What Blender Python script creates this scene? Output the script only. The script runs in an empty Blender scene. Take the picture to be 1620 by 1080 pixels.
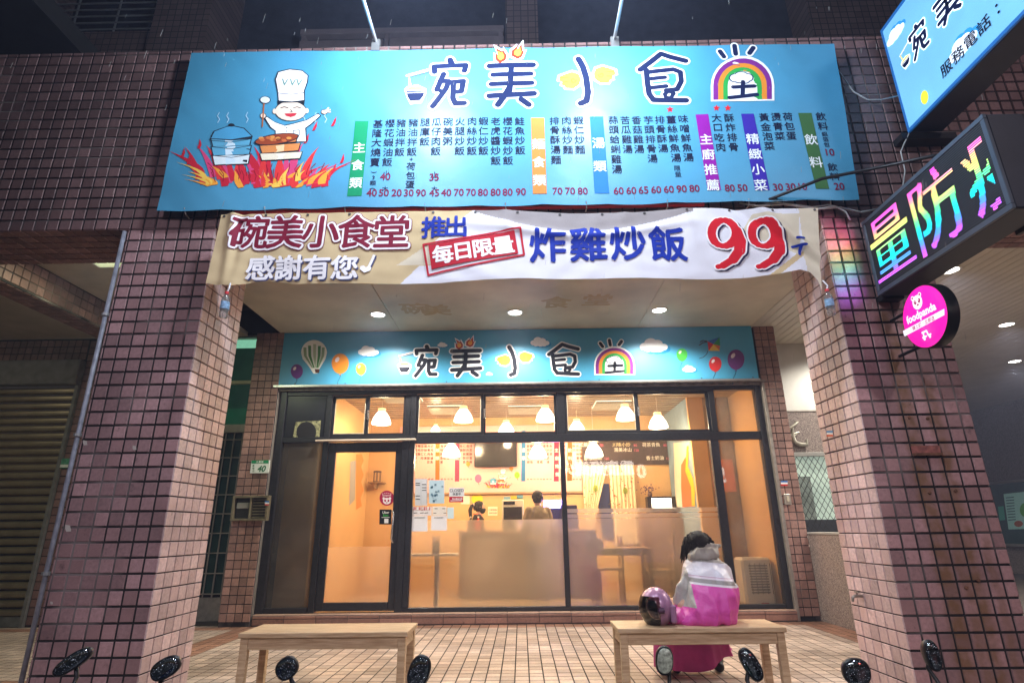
import bpy, bmesh, math, random
from mathutils import Vector, Matrix, noise
from mathutils.geometry import tessellate_polygon
R = math.radians
random.seed(7)
sc = bpy.context.scene
COL = sc.collection

# ------------------------------------------------------------------ camera
FPX = 898.8                                   # focal length in pixels of a 1620 px wide picture
PITCH, YAW, ROLL = 0.319204, -0.0119826, -0.0112918
CAM = Vector((0, -4.375, 1.166))
FW = Vector((math.sin(YAW)*math.cos(PITCH), math.cos(YAW)*math.cos(PITCH), math.sin(PITCH)))
RT0 = Vector((math.cos(YAW), -math.sin(YAW), 0)); UP0 = RT0.cross(FW)
RT = RT0*math.cos(ROLL) + UP0*math.sin(ROLL)
UP = -RT0*math.sin(ROLL) + UP0*math.cos(ROLL)
cd = bpy.data.cameras.new('camera'); cam = bpy.data.objects.new('camera', cd); COL.objects.link(cam)
cd.sensor_width = 36; cd.lens = FPX*36/1620; cd.clip_end = 400; cd.clip_start = 0.05
cam.matrix_world = Matrix(((RT.x, UP.x, -FW.x, CAM.x), (RT.y, UP.y, -FW.y, CAM.y), (RT.z, UP.z, -FW.z, CAM.z), (0, 0, 0, 1)))
sc.camera = cam
sc.render.resolution_x, sc.render.resolution_y = 1024, 682

# ------------------------------------------------------------------ night sky
w = bpy.data.worlds.new('World'); sc.world = w; w.use_nodes = True
nt = w.node_tree
sky = nt.nodes.new('ShaderNodeTexSky'); sky.sky_type = 'NISHITA'; sky.sun_disc = False
sky.sun_elevation = R(-2.5); sky.sun_rotation = R(200)
nt.links.new(sky.outputs[0], nt.nodes['Background'].inputs[0])
nt.nodes['Background'].inputs[1].default_value = 0.15

def lamp(kind, name, loc, energy, color, size=.1, aim=None, spot=None, blend=.4, sizey=None):
    d = bpy.data.lights.new(name, kind); d.energy = energy; d.color = color
    if kind == 'AREA':
        d.size = size
        if sizey: d.shape = 'RECTANGLE'; d.size_y = sizey
    else: d.shadow_soft_size = size
    if kind == 'SPOT': d.spot_size = R(spot); d.spot_blend = blend
    o = bpy.data.objects.new(name, d); COL.objects.link(o); o.location = loc
    if aim is not None:
        o.rotation_euler = (Vector(aim)-Vector(loc)).to_track_quat('-Z', 'Y').to_euler()
    return o
# unseen fill spots for the street's light, cones shaped to keep the upper storey dark
lamp('SPOT', 'street_fill_light', (-2.5, -9.0, 6.8), 950, (0.90, 0.84, 1.0), .25, (-.9, 0, .9), 56, .8)
lamp('SPOT', 'street_fill_light', (5.5, -9.0, 7.0), 760, (0.98, 0.84, 0.90), .25, (3.0, 0, 1.5), 66, .8)
# the two floodlights on arms over the banner
for fx_ in (-.86, .84):
    lamp('POINT', 'floodlight_beam', (fx_, -1.15, 5.40), 200, (0.76, 0.87, 1.0), .09)

sc.view_settings.view_transform = 'Standard'; sc.view_settings.look = 'None'
sc.view_settings.exposure = 0.5; sc.view_settings.gamma = 1; sc.view_settings.use_curve_mapping = False
sc.render.engine = 'CYCLES'
cy = sc.cycles
cy.use_denoising = True; cy.max_bounces = 10; cy.diffuse_bounces = 4; cy.glossy_bounces = 3
cy.transmission_bounces = 6; cy.transparent_max_bounces = 12
cy.caustics_reflective = False; cy.caustics_refractive = False
cy.sample_clamp_indirect = 4.0

# ------------------------------------------------------------------ helpers: pixels of the survey to points on real planes
def ray(px, py): return FW + RT*((px-810)/FPX) - UP*((py-540)/FPX)
def U(px, py, **k):
    d = ray(px, py); a = {'X': 0, 'Y': 1, 'Z': 2}[list(k)[0]]; v = list(k.values())[0]
    return CAM + d*((v-CAM[a])/d[a])
def PX(p):
    d = Vector(p)-CAM; z = d.dot(FW)
    if z < .05: return None
    return 810+FPX*d.dot(RT)/z, 540-FPX*d.dot(UP)/z, z

# ------------------------------------------------------------------ materials
def srgb(h):
    h = h.lstrip('#'); c = [int(h[i:i+2], 16)/255 for i in (0, 2, 4)]
    return tuple(x/12.92 if x <= .04045 else ((x+.055)/1.055)**2.4 for x in c)
MATS = {}
def mat(name, col, rough=.6, metal=0, emit=0, ecol=None, var=.15, vscale=6, bump=0, bscale=60, spec=.4, rnd=0, coat=0):
    if name in MATS: return MATS[name]
    if isinstance(col, str): col = srgb(col)
    m = bpy.data.materials.new(name); m.use_nodes = True; n = m.node_tree.nodes; l = m.node_tree.links
    b = n['Principled BSDF']; b.inputs['Roughness'].default_value = rough; b.inputs['Metallic'].default_value = metal
    b.inputs['Specular IOR Level'].default_value = spec
    if coat: b.inputs['Coat Weight'].default_value = coat
    src = None
    if var or rnd:
        mul = n.new('ShaderNodeMix'); mul.data_type = 'RGBA'; mul.blend_type = 'MULTIPLY'; mul.inputs[0].default_value = 1
        mul.inputs[6].default_value = (*col, 1)
        geo = n.new('ShaderNodeNewGeometry')
        nz = n.new('ShaderNodeTexNoise'); nz.inputs['Scale'].default_value = vscale; nz.inputs['Detail'].default_value = 5
        l.new(geo.outputs['Position'], nz.inputs['Vector'])
        mr = n.new('ShaderNodeMapRange'); mr.inputs[1].default_value = .3; mr.inputs[2].default_value = .7
        mr.inputs[3].default_value = 1-var; mr.inputs[4].default_value = 1+var*.4
        l.new(nz.outputs[0], mr.inputs[0]); out = mr.outputs[0]
        if rnd:
            oi = n.new('ShaderNodeObjectInfo'); ad = n.new('ShaderNodeMath'); ad.operation = 'ADD'
            l.new(oi.outputs['Random'], ad.inputs[0]); l.new(geo.outputs['Random Per Island'], ad.inputs[1])
            fr = n.new('ShaderNodeMath'); fr.operation = 'FRACT'; l.new(ad.outputs[0], fr.inputs[0])
            m2 = n.new('ShaderNodeMapRange'); m2.inputs[3].default_value = 1-rnd; m2.inputs[4].default_value = 1+rnd*.6
            l.new(fr.outputs[0], m2.inputs[0])
            mm = n.new('ShaderNodeMath'); mm.operation = 'MULTIPLY'; l.new(out, mm.inputs[0]); l.new(m2.outputs[0], mm.inputs[1]); out = mm.outputs[0]
        l.new(out, mul.inputs[7]); l.new(mul.outputs[2], b.inputs['Base Color']); src = mul
    else: b.inputs['Base Color'].default_value = (*col, 1)
    if bump:
        geo2 = n.new('ShaderNodeNewGeometry'); nb = n.new('ShaderNodeTexNoise'); nb.inputs['Scale'].default_value = bscale; nb.inputs['Detail'].default_value = 4
        l.new(geo2.outputs['Position'], nb.inputs['Vector'])
        bp = n.new('ShaderNodeBump'); bp.inputs['Strength'].default_value = bump; bp.inputs['Distance'].default_value = .004
        l.new(nb.outputs[0], bp.inputs['Height']); l.new(bp.outputs[0], b.inputs['Normal'])
    if emit:
        e = ecol if ecol is not None else col
        if isinstance(e, str): e = srgb(e)
        b.inputs['Emission Color'].default_value = (*e, 1); b.inputs['Emission Strength'].default_value = emit
    MATS[name] = m; return m
def tile_mat(name, col, col2, rough=.45, stain=None, spec=.5):
    """glazed tile: a tint of its own per tile, fine mottling, optional streaks of rust that run down the wall"""
    if name in MATS: return MATS[name]
    m = mat(name, col, rough, var=.22, vscale=38, bump=.25, bscale=120, rnd=.34, spec=spec)
    n = m.node_tree.nodes; l = m.node_tree.links; b = n['Principled BSDF']
    src = b.inputs['Base Color'].links[0].from_socket
    geo = n.new('ShaderNodeNewGeometry'); oi = n.new('ShaderNodeObjectInfo')
    wn = n.new('ShaderNodeTexWhiteNoise'); wn.noise_dimensions = '1D'
    ad = n.new('ShaderNodeMath'); ad.operation = 'ADD'; l.new(oi.outputs['Random'], ad.inputs[0]); l.new(geo.outputs['Random Per Island'], ad.inputs[1])
    l.new(ad.outputs[0], wn.inputs['W'])
    mx = n.new('ShaderNodeMix'); mx.data_type = 'RGBA'; mx.blend_type = 'MIX'
    mr = n.new('ShaderNodeMapRange'); mr.inputs[1].default_value = .45; mr.inputs[2].default_value = 1; mr.inputs[4].default_value = .75
    l.new(wn.outputs[0], mr.inputs[0]); l.new(mr.outputs[0], mx.inputs[0]); l.new(src, mx.inputs[6])
    m2 = n.new('ShaderNodeMix'); m2.data_type = 'RGBA'; m2.blend_type = 'MULTIPLY'; m2.inputs[0].default_value = 1
    m2.inputs[6].default_value = (*col2, 1)
    big = n.new('ShaderNodeTexNoise'); big.inputs['Scale'].default_value = 1.3; big.inputs['Detail'].default_value = 6
    l.new(geo.outputs['Position'], big.inputs['Vector'])
    bm_ = n.new('ShaderNodeMapRange'); bm_.inputs[1].default_value = .3; bm_.inputs[2].default_value = .62; bm_.inputs[3].default_value = .7; bm_.inputs[4].default_value = 1.05
    l.new(big.outputs[0], bm_.inputs[0]); l.new(bm_.outputs[0], m2.inputs[7]); l.new(m2.outputs[2], mx.inputs[7])
    out = mx.outputs[2]
    m3 = n.new('ShaderNodeMix'); m3.data_type = 'RGBA'; m3.blend_type = 'MULTIPLY'; m3.inputs[0].default_value = 1
    l.new(out, m3.inputs[6]); l.new(bm_.outputs[0], m3.inputs[7]); out = m3.outputs[2]
    if stain:
        sep = n.new('ShaderNodeSeparateXYZ'); l.new(geo.outputs['Position'], sep.inputs[0])
        fac = None
        for (x0, wd, ztop, amt) in stain:
            nz = n.new('ShaderNodeTexNoise'); nz.noise_dimensions = '1D'; nz.inputs['Scale'].default_value = 5; nz.inputs['Detail'].default_value = 4
            l.new(sep.outputs[2], nz.inputs['W'])
            a = n.new('ShaderNodeMath'); a.operation = 'MULTIPLY_ADD'; a.inputs[1].default_value = .10; l.new(nz.outputs[0], a.inputs[0]); l.new(sep.outputs[0], a.inputs[2])
            d = n.new('ShaderNodeMath'); d.operation = 'SUBTRACT'; l.new(a.outputs[0], d.inputs[0]); d.inputs[1].default_value = x0+.05
            ab = n.new('ShaderNodeMath'); ab.operation = 'ABSOLUTE'; l.new(d.outputs[0], ab.inputs[0])
            r1 = n.new('ShaderNodeMapRange'); r1.inputs[1].default_value = wd*.35; r1.inputs[2].default_value = wd; r1.inputs[3].default_value = amt; r1.inputs[4].default_value = 0; l.new(ab.outputs[0], r1.inputs[0])
            r2 = n.new('ShaderNodeMapRange'); r2.inputs[1].default_value = ztop-.15; r2.inputs[2].default_value = ztop; r2.inputs[3].default_value = 1; r2.inputs[4].default_value = 0; l.new(sep.outputs[2], r2.inputs[0])
            mu = n.new('ShaderNodeMath'); mu.operation = 'MULTIPLY'; l.new(r1.outputs[0], mu.inputs[0]); l.new(r2.outputs[0], mu.inputs[1])
            if fac is None: fac = mu.outputs[0]
            else:
                mxx = n.new('ShaderNodeMath'); mxx.operation = 'MAXIMUM'; l.new(fac, mxx.inputs[0]); l.new(mu.outputs[0], mxx.inputs[1]); fac = mxx.outputs[0]
        nz2 = n.new('ShaderNodeTexNoise'); nz2.inputs['Scale'].default_value = 9; l.new(geo.outputs['Position'], nz2.inputs['Vector'])
        r3 = n.new('ShaderNodeMapRange'); r3.inputs[1].default_value = .35; r3.inputs[2].default_value = .6; r3.inputs[3].default_value = .35; l.new(nz2.outputs[0], r3.inputs[0])
        mu = n.new('ShaderNodeMath'); mu.operation = 'MULTIPLY'; l.new(fac, mu.inputs[0]); l.new(r3.outputs[0], mu.inputs[1])
        ms = n.new('ShaderNodeMix'); ms.data_type = 'RGBA'; l.new(mu.outputs[0], ms.inputs[0]); l.new(out, ms.inputs[6]); ms.inputs[7].default_value = (.16, .075, .02, 1)
        out = ms.outputs[2]
    # scuffs and gum: small dark blots
    ns = n.new('ShaderNodeTexNoise'); ns.inputs['Scale'].default_value = 11; ns.inputs['Detail'].default_value = 7; ns.inputs['Roughness'].default_value = .7; l.new(geo.outputs['Position'], ns.inputs['Vector'])
    rs_ = n.new('ShaderNodeMapRange'); rs_.inputs[1].default_value = .60; rs_.inputs[2].default_value = .70; rs_.inputs[3].default_value = 1; rs_.inputs[4].default_value = .5; l.new(ns.outputs[0], rs_.inputs[0])
    mz = n.new('ShaderNodeMix'); mz.data_type = 'RGBA'; mz.blend_type = 'MULTIPLY'; mz.inputs[0].default_value = 1; l.new(out, mz.inputs[6]); l.new(rs_.outputs[0], mz.inputs[7])
    l.new(mz.outputs[2], b.inputs['Base Color'])
    rr_ = n.new('ShaderNodeMapRange'); rr_.inputs[3].default_value = rough-.12; rr_.inputs[4].default_value = rough+.2; l.new(big.outputs[0], rr_.inputs[0]); l.new(rr_.outputs[0], b.inputs['Roughness'])
    return m
def glass_mat(name, tint=(1, 1, 1), rough=.02, refl=1.0, film=0):
    """window pane: see-through with a Fresnel reflection; film mixes in a dusty milky layer"""
    if name in MATS: return MATS[name]
    m = bpy.data.materials.new(name); m.use_nodes = True; n = m.node_tree.nodes; l = m.node_tree.links
    n.remove(n['Principled BSDF']); out = n['Material Output']
    t = n.new('ShaderNodeBsdfTransparent'); t.inputs[0].default_value = (*tint, 1)
    g = n.new('ShaderNodeBsdfGlossy'); g.inputs['Roughness'].default_value = rough; g.inputs[0].default_value = (refl, refl, refl, 1)
    fr = n.new('ShaderNodeFresnel'); fr.inputs[0].default_value = 1.52
    mx = n.new('ShaderNodeMixShader'); l.new(fr.outputs[0], mx.inputs[0]); l.new(t.outputs[0], mx.inputs[1]); l.new(g.outputs[0], mx.inputs[2])
    last = mx.outputs[0]
    if film:
        d = n.new('ShaderNodeBsdfTranslucent'); d.inputs[0].default_value = (.8, .76, .7, 1)
        d2 = n.new('ShaderNodeBsdfDiffuse'); d2.inputs[0].default_value = (.6, .57, .52, 1)
        a = n.new('ShaderNodeMixShader'); a.inputs[0].default_value = .4; l.new(d.outputs[0], a.inputs[1]); l.new(d2.outputs[0], a.inputs[2])
        geo = n.new('ShaderNodeNewGeometry'); nz = n.new('ShaderNodeTexNoise'); nz.inputs['Scale'].default_value = 3; nz.inputs['Detail'].default_value = 8
        l.new(geo.outputs['Position'], nz.inputs['Vector'])
        mr = n.new('ShaderNodeMapRange'); mr.inputs[1].default_value = .4; mr.inputs[2].default_value = .75; mr.inputs[3].default_value = film*.75; mr.inputs[4].default_value = film*1.3
        l.new(nz.outputs[0], mr.inputs[0])
        mx2 = n.new('ShaderNodeMixShader'); l.new(mr.outputs[0], mx2.inputs[0]); l.new(last, mx2.inputs[1]); l.new(a.outputs[0], mx2.inputs[2]); last = mx2.outputs[0]
    l.new(last, out.inputs[0]); MATS[name] = m; return m
def frosted_mat(name, milk=.35, ior=1.12, rough=.55):
    if name in MATS: return MATS[name]
    m = bpy.data.materials.new(name); m.use_nodes = True; n = m.node_tree.nodes; l = m.node_tree.links
    n.remove(n['Principled BSDF']); out = n['Material Output']
    r = n.new('ShaderNodeBsdfRefraction'); r.inputs['Roughness'].default_value = rough; r.inputs['IOR'].default_value = ior; r.inputs[0].default_value = (1, .98, .95, 1)
    d = n.new('ShaderNodeBsdfTranslucent'); d.inputs[0].default_value = (.92, .88, .82, 1)
    d2 = n.new('ShaderNodeBsdfDiffuse'); d2.inputs[0].default_value = (.55, .52, .48, 1)
    a = n.new('ShaderNodeMixShader'); a.inputs[0].default_value = .10; l.new(d.outputs[0], a.inputs[1]); l.new(d2.outputs[0], a.inputs[2])
    geo = n.new('ShaderNodeNewGeometry'); nz = n.new('ShaderNodeTexNoise'); nz.inputs['Scale'].default_value = 2.2; nz.inputs['Detail'].default_value = 9
    l.new(geo.outputs['Position'], nz.inputs['Vector'])
    mr = n.new('ShaderNodeMapRange'); mr.inputs[1].default_value = .3; mr.inputs[2].default_value = .7; mr.inputs[3].default_value = milk*.75; mr.inputs[4].default_value = milk*1.25
    l.new(nz.outputs[0], mr.inputs[0])
    mx = n.new('ShaderNodeMixShader'); l.new(mr.outputs[0], mx.inputs[0]); l.new(r.outputs[0], mx.inputs[1]); l.new(a.outputs[0], mx.inputs[2])
    g = n.new('ShaderNodeBsdfGlossy'); g.inputs['Roughness'].default_value = .04
    fr = n.new('ShaderNodeFresnel'); fr.inputs[0].default_value = 1.5
    m2 = n.new('ShaderNodeMixShader'); l.new(fr.outputs[0], m2.inputs[0]); l.new(mx.outputs[0], m2.inputs[1]); l.new(g.outputs[0], m2.inputs[2])
    l.new(m2.outputs[0], out.inputs[0]); MATS[name] = m; return m
def pmat(hexcol, emit=0):
    """ink of a printed or painted mark; ink of a light box glows with the box"""
    nm = ('lit_ink_' if emit else 'ink_')+hexcol.lstrip('#')+(str(emit) if emit else '')
    return mat(nm, hexcol, .65, emit=emit, var=.05, spec=.15)

# ------------------------------------------------------------------ things and parts
def thing(name, label, cat, loc=(0, 0, 0), group=None, kind=None):
    o = bpy.data.objects.new(name, None); COL.objects.link(o); o.location = loc; o.empty_display_size = .1
    if label: o['label'] = label
    if cat: o['category'] = cat
    if group: o['group'] = group
    if kind: o['kind'] = kind
    return o
def tag(o, label=None, cat=None, group=None, kind=None):
    if label: o['label'] = label
    if cat: o['category'] = cat
    if group: o['group'] = group
    if kind: o['kind'] = kind
    return o
def wloc(o):
    v = Vector((0, 0, 0))
    while o is not None: v += o.location; o = o.parent
    return v
def link(name, me, parent=None):
    o = bpy.data.objects.new(name, me); COL.objects.link(o)
    if parent is not None: o.parent = parent
    return o
class MB:
    def __init__(s): s.v = []; s.f = []; s.m = []; s.mats = []
    def mi(s, m):
        if m is None: return 0
        if m not in s.mats: s.mats.append(m)
        return s.mats.index(m)
    def add(s, vs, fs, m=None):
        b = len(s.v); s.v += [tuple(v) for v in vs]; i = s.mi(m)
        for f in fs: s.f.append(tuple(b+k for k in f)); s.m.append(i)
        return s
    def box(s, x0, x1, y0, y1, z0, z1, m=None):
        return s.add([(x0,y0,z0),(x1,y0,z0),(x1,y1,z0),(x0,y1,z0),(x0,y0,z1),(x1,y0,z1),(x1,y1,z1),(x0,y1,z1)],
                     [(0,3,2,1),(4,5,6,7),(0,1,5,4),(1,2,6,5),(2,3,7,6),(3,0,4,7)], m)
    def hexa(s, p, m=None):      # eight corner points, same order as box
        return s.add(p, [(0,3,2,1),(4,5,6,7),(0,1,5,4),(1,2,6,5),(2,3,7,6),(3,0,4,7)], m)
    def tube(s, pts, r, seg=10, m=None, cap=True):
        pts = [Vector(p) for p in pts]; rs = r if isinstance(r, (list, tuple)) else [r]*len(pts)
        vs = []; fs = []; t0 = (pts[1]-pts[0]).normalized(); a = t0.orthogonal().normalized()
        for i, p in enumerate(pts):
            t = (pts[min(i+1, len(pts)-1)]-pts[max(i-1, 0)]).normalized()
            a = (a - t*a.dot(t)).normalized(); b = t.cross(a)
            for k in range(seg):
                th = 2*math.pi*k/seg; vs.append(p+(a*math.cos(th)+b*math.sin(th))*rs[i])
        for i in range(len(pts)-1):
            for k in range(seg):
                fs.append((i*seg+k, i*seg+(k+1) % seg, (i+1)*seg+(k+1) % seg, (i+1)*seg+k))
        if cap: fs.append(tuple(range(seg-1, -1, -1))); fs.append(tuple((len(pts)-1)*seg+k for k in range(seg)))
        return s.add(vs, fs, m)
    def lathe(s, prof, c=(0, 0, 0), axis='Z', seg=24, m=None, sx=1, sy=1):
        c = Vector(c); vs = []; fs = []
        for (r, h) in prof:
            for k in range(seg):
                th = 2*math.pi*k/seg; x, y = r*math.cos(th)*sx, r*math.sin(th)*sy
                vs.append(c+Vector({'Z': (x, y, h), 'Y': (x, h, y), 'X': (h, x, y)}[axis]))
        for i in range(len(prof)-1):
            for k in range(seg): fs.append((i*seg+k, i*seg+(k+1) % seg, (i+1)*seg+(k+1) % seg, (i+1)*seg+k))
        if prof[0][0] > 1e-5: fs.append(tuple(range(seg-1, -1, -1)))
        if prof[-1][0] > 1e-5: fs.append(tuple((len(prof)-1)*seg+k for k in range(seg)))
        return s.add(vs, fs, m)
    def loft(s, rings, m=None, cap=True):
        n = len(rings[0]); vs = [p for r in rings for p in r]; fs = []
        for i in range(len(rings)-1):
            for k in range(n): fs.append((i*n+k, i*n+(k+1) % n, (i+1)*n+(k+1) % n, (i+1)*n+k))
        if cap: fs.append(tuple(range(n-1, -1, -1))); fs.append(tuple((len(rings)-1)*n+k for k in range(n)))
        return s.add(vs, fs, m)
    def mesh(s, name, mt=None, bevel=0, smooth=False, off=Vector((0, 0, 0))):
        me = bpy.data.meshes.new(name); me.from_pydata([tuple(Vector(v)-off) for v in s.v], [], s.f)
        ms = s.mats if s.mats else [mt]
        for x in ms: me.materials.append(x if x is not None else mt)
        if len(ms) > 1: me.polygons.foreach_set('material_index', s.m)
        bm = bmesh.new(); bm.from_mesh(me)
        if bevel:
            bmesh.ops.remove_doubles(bm, verts=bm.verts, dist=1e-5)
            es = [e for e in bm.edges if len(e.link_faces) == 2 and e.calc_face_angle(0) > R(30)]
            bmesh.ops.bevel(bm, geom=es, offset=bevel, segments=1, profile=.5, affect='EDGES', clamp_overlap=True)
        if s.closed: bmesh.ops.recalc_face_normals(bm, faces=bm.faces)
        bm.to_mesh(me); bm.free()
        if smooth: me.shade_smooth(); 
        if smooth == 'auto':
            me.shade_smooth(); me.set_sharp_from_angle(angle=R(38))
        me.update(); return me
    closed = True
    def build(s, name, mt=None, parent=None, bevel=0, smooth=False, kind=None, label=None):
        off = wloc(parent) if parent is not None else Vector((0, 0, 0))
        o = link(name, s.mesh(name, mt, bevel, smooth, off), parent)
        if kind: o['kind'] = kind
        if label: o['label'] = label
        return o
def sheet(pts_list, name, m, parent):     # flat open faces
    b = MB(); b.closed = False
    for pts in pts_list: b.add(pts, [tuple(range(len(pts)))])
    return b.build(name, m, parent)
def copy_tree(o, parent=None):
    c = o.copy(); COL.objects.link(c); c.parent = parent
    for ch in [x for x in bpy.data.objects if x.parent == o]: copy_tree(ch, c)
    return c
def children(o): return [x for x in bpy.data.objects if x.parent == o]

# ------------------------------------------------------------------ tiles: the 300 that show largest are objects, the rest one stuff part
_tm = {}
def tile_mesh(w_, h_, t, mt):
    k = (round(w_, 4), round(h_, 4), t, mt.name)
    if k not in _tm:
        c = min(.0035, t*.6); a, b = w_/2, h_/2
        vs = [(-a,-b,0),(a,-b,0),(a,b,0),(-a,b,0),(-a+c,-b+c,t),(a-c,-b+c,t),(a-c,b-c,t),(-a+c,b-c,t)]
        me = bpy.data.meshes.new('tile'); me.from_pydata(vs, [], [(4,5,6,7),(0,1,5,4),(1,2,6,5),(2,3,7,6),(3,0,4,7)])
        me.materials.append(mt); _tm[k] = me
    return _tm[k]
def lay_tiles(parent, items, t, name='tile', limit=300, minpx=5.0):
    """items: (centre, u, v, n, width, height, material); u x v = n"""
    sc_ = []
    for it in items:
        q = PX(it[0]); s_ = 0
        if q and -15 < q[0] < 1635 and -15 < q[1] < 1095:
            face = -(it[0]-CAM).normalized().dot(it[3])
            if face > 0: s_ = (FPX/q[2])**2*it[4]*it[5]*face
        sc_.append(s_)
    order = sorted(range(len(items)), key=lambda i: -sc_[i])
    single = set(i for i in order[:limit] if sc_[i] > minpx*minpx)
    off = wloc(parent); rest = {}
    for i, (c, u, v, n, w_, h_, mt) in enumerate(items):
        jit = Vector(n)*random.uniform(-.0008, .0008)
        if i in single:
            o = link(name, tile_mesh(w_, h_, t, mt), parent)
            M = Matrix((u, v, n)).transposed().to_4x4(); M.translation = c-off+jit
            o.matrix_local = M
        else: rest.setdefault(mt.name, []).append((c+jit, u, v, n, w_, h_, mt))
    if rest:
        b = MB(); b.closed = False
        for lst in rest.values():
            for (c, u, v, n, w_, h_, mt) in lst:
                me = tile_mesh(w_, h_, t, mt)
                b.add([c+u*p.co.x+v*p.co.y+n*p.co.z for p in me.vertices], [tuple(p.vertices) for p in me.polygons], mt)
        b.build(name+'_field', None, parent, kind='stuff')
def grid_items(o, u, v, nu, nv, pitch, mt, gap=.010, pv=None, skip=None, cutu=None):
    """tiles over a rectangle whose corner is o, running along u and v"""
    u = Vector(u); v = Vector(v); n = u.cross(v); o = Vector(o); pv = pv or pitch; out = []
    for i in range(nu):
        for j in range(nv):
            if skip and skip(i, j): continue
            mm = mt(i, j) if callable(mt) else mt
            wu = pitch-gap
            c = o+u*((i+.5)*pitch)+v*((j+.5)*pv)
            if cutu and i == nu-1: wu = cutu-gap; c = o+u*(i*pitch+cutu/2)+v*((j+.5)*pv)
            out.append((c, u, v, n, wu, pv-gap, mm))
    return out

# ------------------------------------------------------------------ printing: marks given in survey pixels, laid on a real plane
_gc = {}
def glyphs(txt, bold=0.0, shear=0.0):
    k = (txt, bold, shear)
    if k not in _gc:
        cu = bpy.data.curves.new('t', 'FONT'); cu.body = txt; cu.size = 1; cu.align_x = 'CENTER'; cu.align_y = 'CENTER'
        cu.offset = bold; cu.resolution_u = 3; cu.fill_mode = 'FRONT'; cu.shear = shear
        ob = bpy.data.objects.new('t', cu); COL.objects.link(ob)
        dg = bpy.context.evaluated_depsgraph_get(); me = bpy.data.meshes.new_from_object(ob.evaluated_get(dg))
        vs = [(v.co.x, v.co.y) for v in me.vertices]; fs = [tuple(p.vertices) for p in me.polygons]
        bpy.data.objects.remove(ob); bpy.data.curves.remove(cu); bpy.data.meshes.remove(me)
        if vs:
            x0, x1 = min(v[0] for v in vs), max(v[0] for v in vs); y0, y1 = min(v[1] for v in vs), max(v[1] for v in vs)
            cx, cy_ = (x0+x1)/2, (y0+y1)/2; vs = [(x-cx, y-cy_) for x, y in vs]
        _gc[k] = (vs, fs)
    return _gc[k]
class Print:
    def __init__(s, plane, eu, ev, n, step=.0016, base=.003, warp=None, maxedge=0):
        s.pl = plane; s.eu = Vector(eu); s.ev = Vector(ev); s.n = Vector(n); s.step = step; s.base = base; s.warp = warp; s.me = maxedge; s.b = MB(); s.b.closed = False
    def w(s, px, py): return U(px, py, **s.pl)
    def put(s, pts, faces, m, layer):
        if s.me: pts, faces = s.subdiv(pts, faces)
        out = []
        for p in pts:
            if s.warp: p = s.warp(p)
            out.append(p+s.n*(s.base+s.step*layer))
        s.b.add(out, faces, m)
    def subdiv(s, pts, faces):
        bm = bmesh.new(); vs = [bm.verts.new(p) for p in pts]
        for f in faces:
            try: bm.faces.new([vs[i] for i in f])
            except ValueError: pass
        bmesh.ops.triangulate(bm, faces=bm.faces[:])
        for _ in range(6):
            es = [e for e in bm.edges if e.calc_length() > s.me]
            if not es: break
            bmesh.ops.subdivide_edges(bm, edges=es, cuts=1); bmesh.ops.triangulate(bm, faces=[f for f in bm.faces if len(f.verts) > 3])
        bm.verts.index_update(); bm.verts.ensure_lookup_table()
        P = [v.co.copy() for v in bm.verts]; F = [tuple(v.index for v in f.verts) for f in bm.faces]; bm.free(); return P, F
    def poly(s, pts, m, layer=0):
        w3 = [s.w(*p) for p in pts]; s.wpoly(w3, m, layer); return s
    def wpoly(s, w3, m, layer=0):
        fl = [Vector((p.dot(s.eu), p.dot(s.ev), 0)) for p in w3]
        tr = tessellate_polygon([fl]); fs = []
        for t in tr:
            a, b_, c = (fl[i] for i in t); cr = (b_-a).cross(c-a).z
            fs.append(tuple(t) if cr > 0 else tuple(reversed(t)))
        s.put(w3, fs, m, layer)
    def ell(s, cx, cy_, rx, ry, m, layer=0, rot=0, seg=20, a0=0, a1=360):
        pts = []
        n_ = seg if a1-a0 >= 360 else seg+1
        for k in range(n_):
            a = R(a0+(a1-a0)*k/seg); x, y = rx*math.cos(a), ry*math.sin(a)
            pts.append((cx+x*math.cos(R(rot))-y*math.sin(R(rot)), cy_+x*math.sin(R(rot))+y*math.cos(R(rot))))
        return s.poly(pts, m, layer)
    def stroke(s, pts, wpx, m, layer=0, cap=True):
        """a pen stroke with round ends and round joints, width in survey pixels"""
        w3 = [s.w(*p) for p in pts]
        wd = (s.w(pts[0][0]+wpx/2, pts[0][1])-s.w(pts[0][0]-wpx/2, pts[0][1])).length/2
        e = s.eu
        f2 = [(p.dot(s.eu), p.dot(s.ev)) for p in w3]; o = w3[0]; o2 = f2[0]
        def back(x, y): return o+s.eu*(x-o2[0])+s.ev*(y-o2[1])
        for i in range(len(f2)-1):
            (x0, y0), (x1, y1) = f2[i], f2[i+1]; L = math.hypot(x1-x0, y1-y0)
            if L < 1e-6: continue
            nx, ny = -(y1-y0)/L*wd, (x1-x0)/L*wd
            s.put([back(x0-nx, y0-ny), back(x1-nx, y1-ny), back(x1+nx, y1+ny), back(x0+nx, y0+ny)], [(0, 1, 2, 3)], m, layer+.02*i/len(f2))
        for i, (x, y) in enumerate(f2):
            if not cap and i in (0, len(f2)-1): continue
            s.put([back(x+wd*math.cos(2*math.pi*k/14), y+wd*math.sin(2*math.pi*k/14)) for k in range(14)], [tuple(range(14))], m, layer+.03+.02*i/len(f2))
        return s
    def text(s, txt, px, py, hpx, m, layer=0, bold=.012, rot=0, sx=1, shear=0, size=None):
        """txt centred on the point; hpx is the height of one em in survey pixels"""
        c = s.w(px, py)
        if size is None: size = abs((s.w(px, py-hpx/2)-s.w(px, py+hpx/2)).dot(s.ev))
        s.glyph(c, txt, size, m, layer, bold, rot, sx, shear); return s
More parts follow.
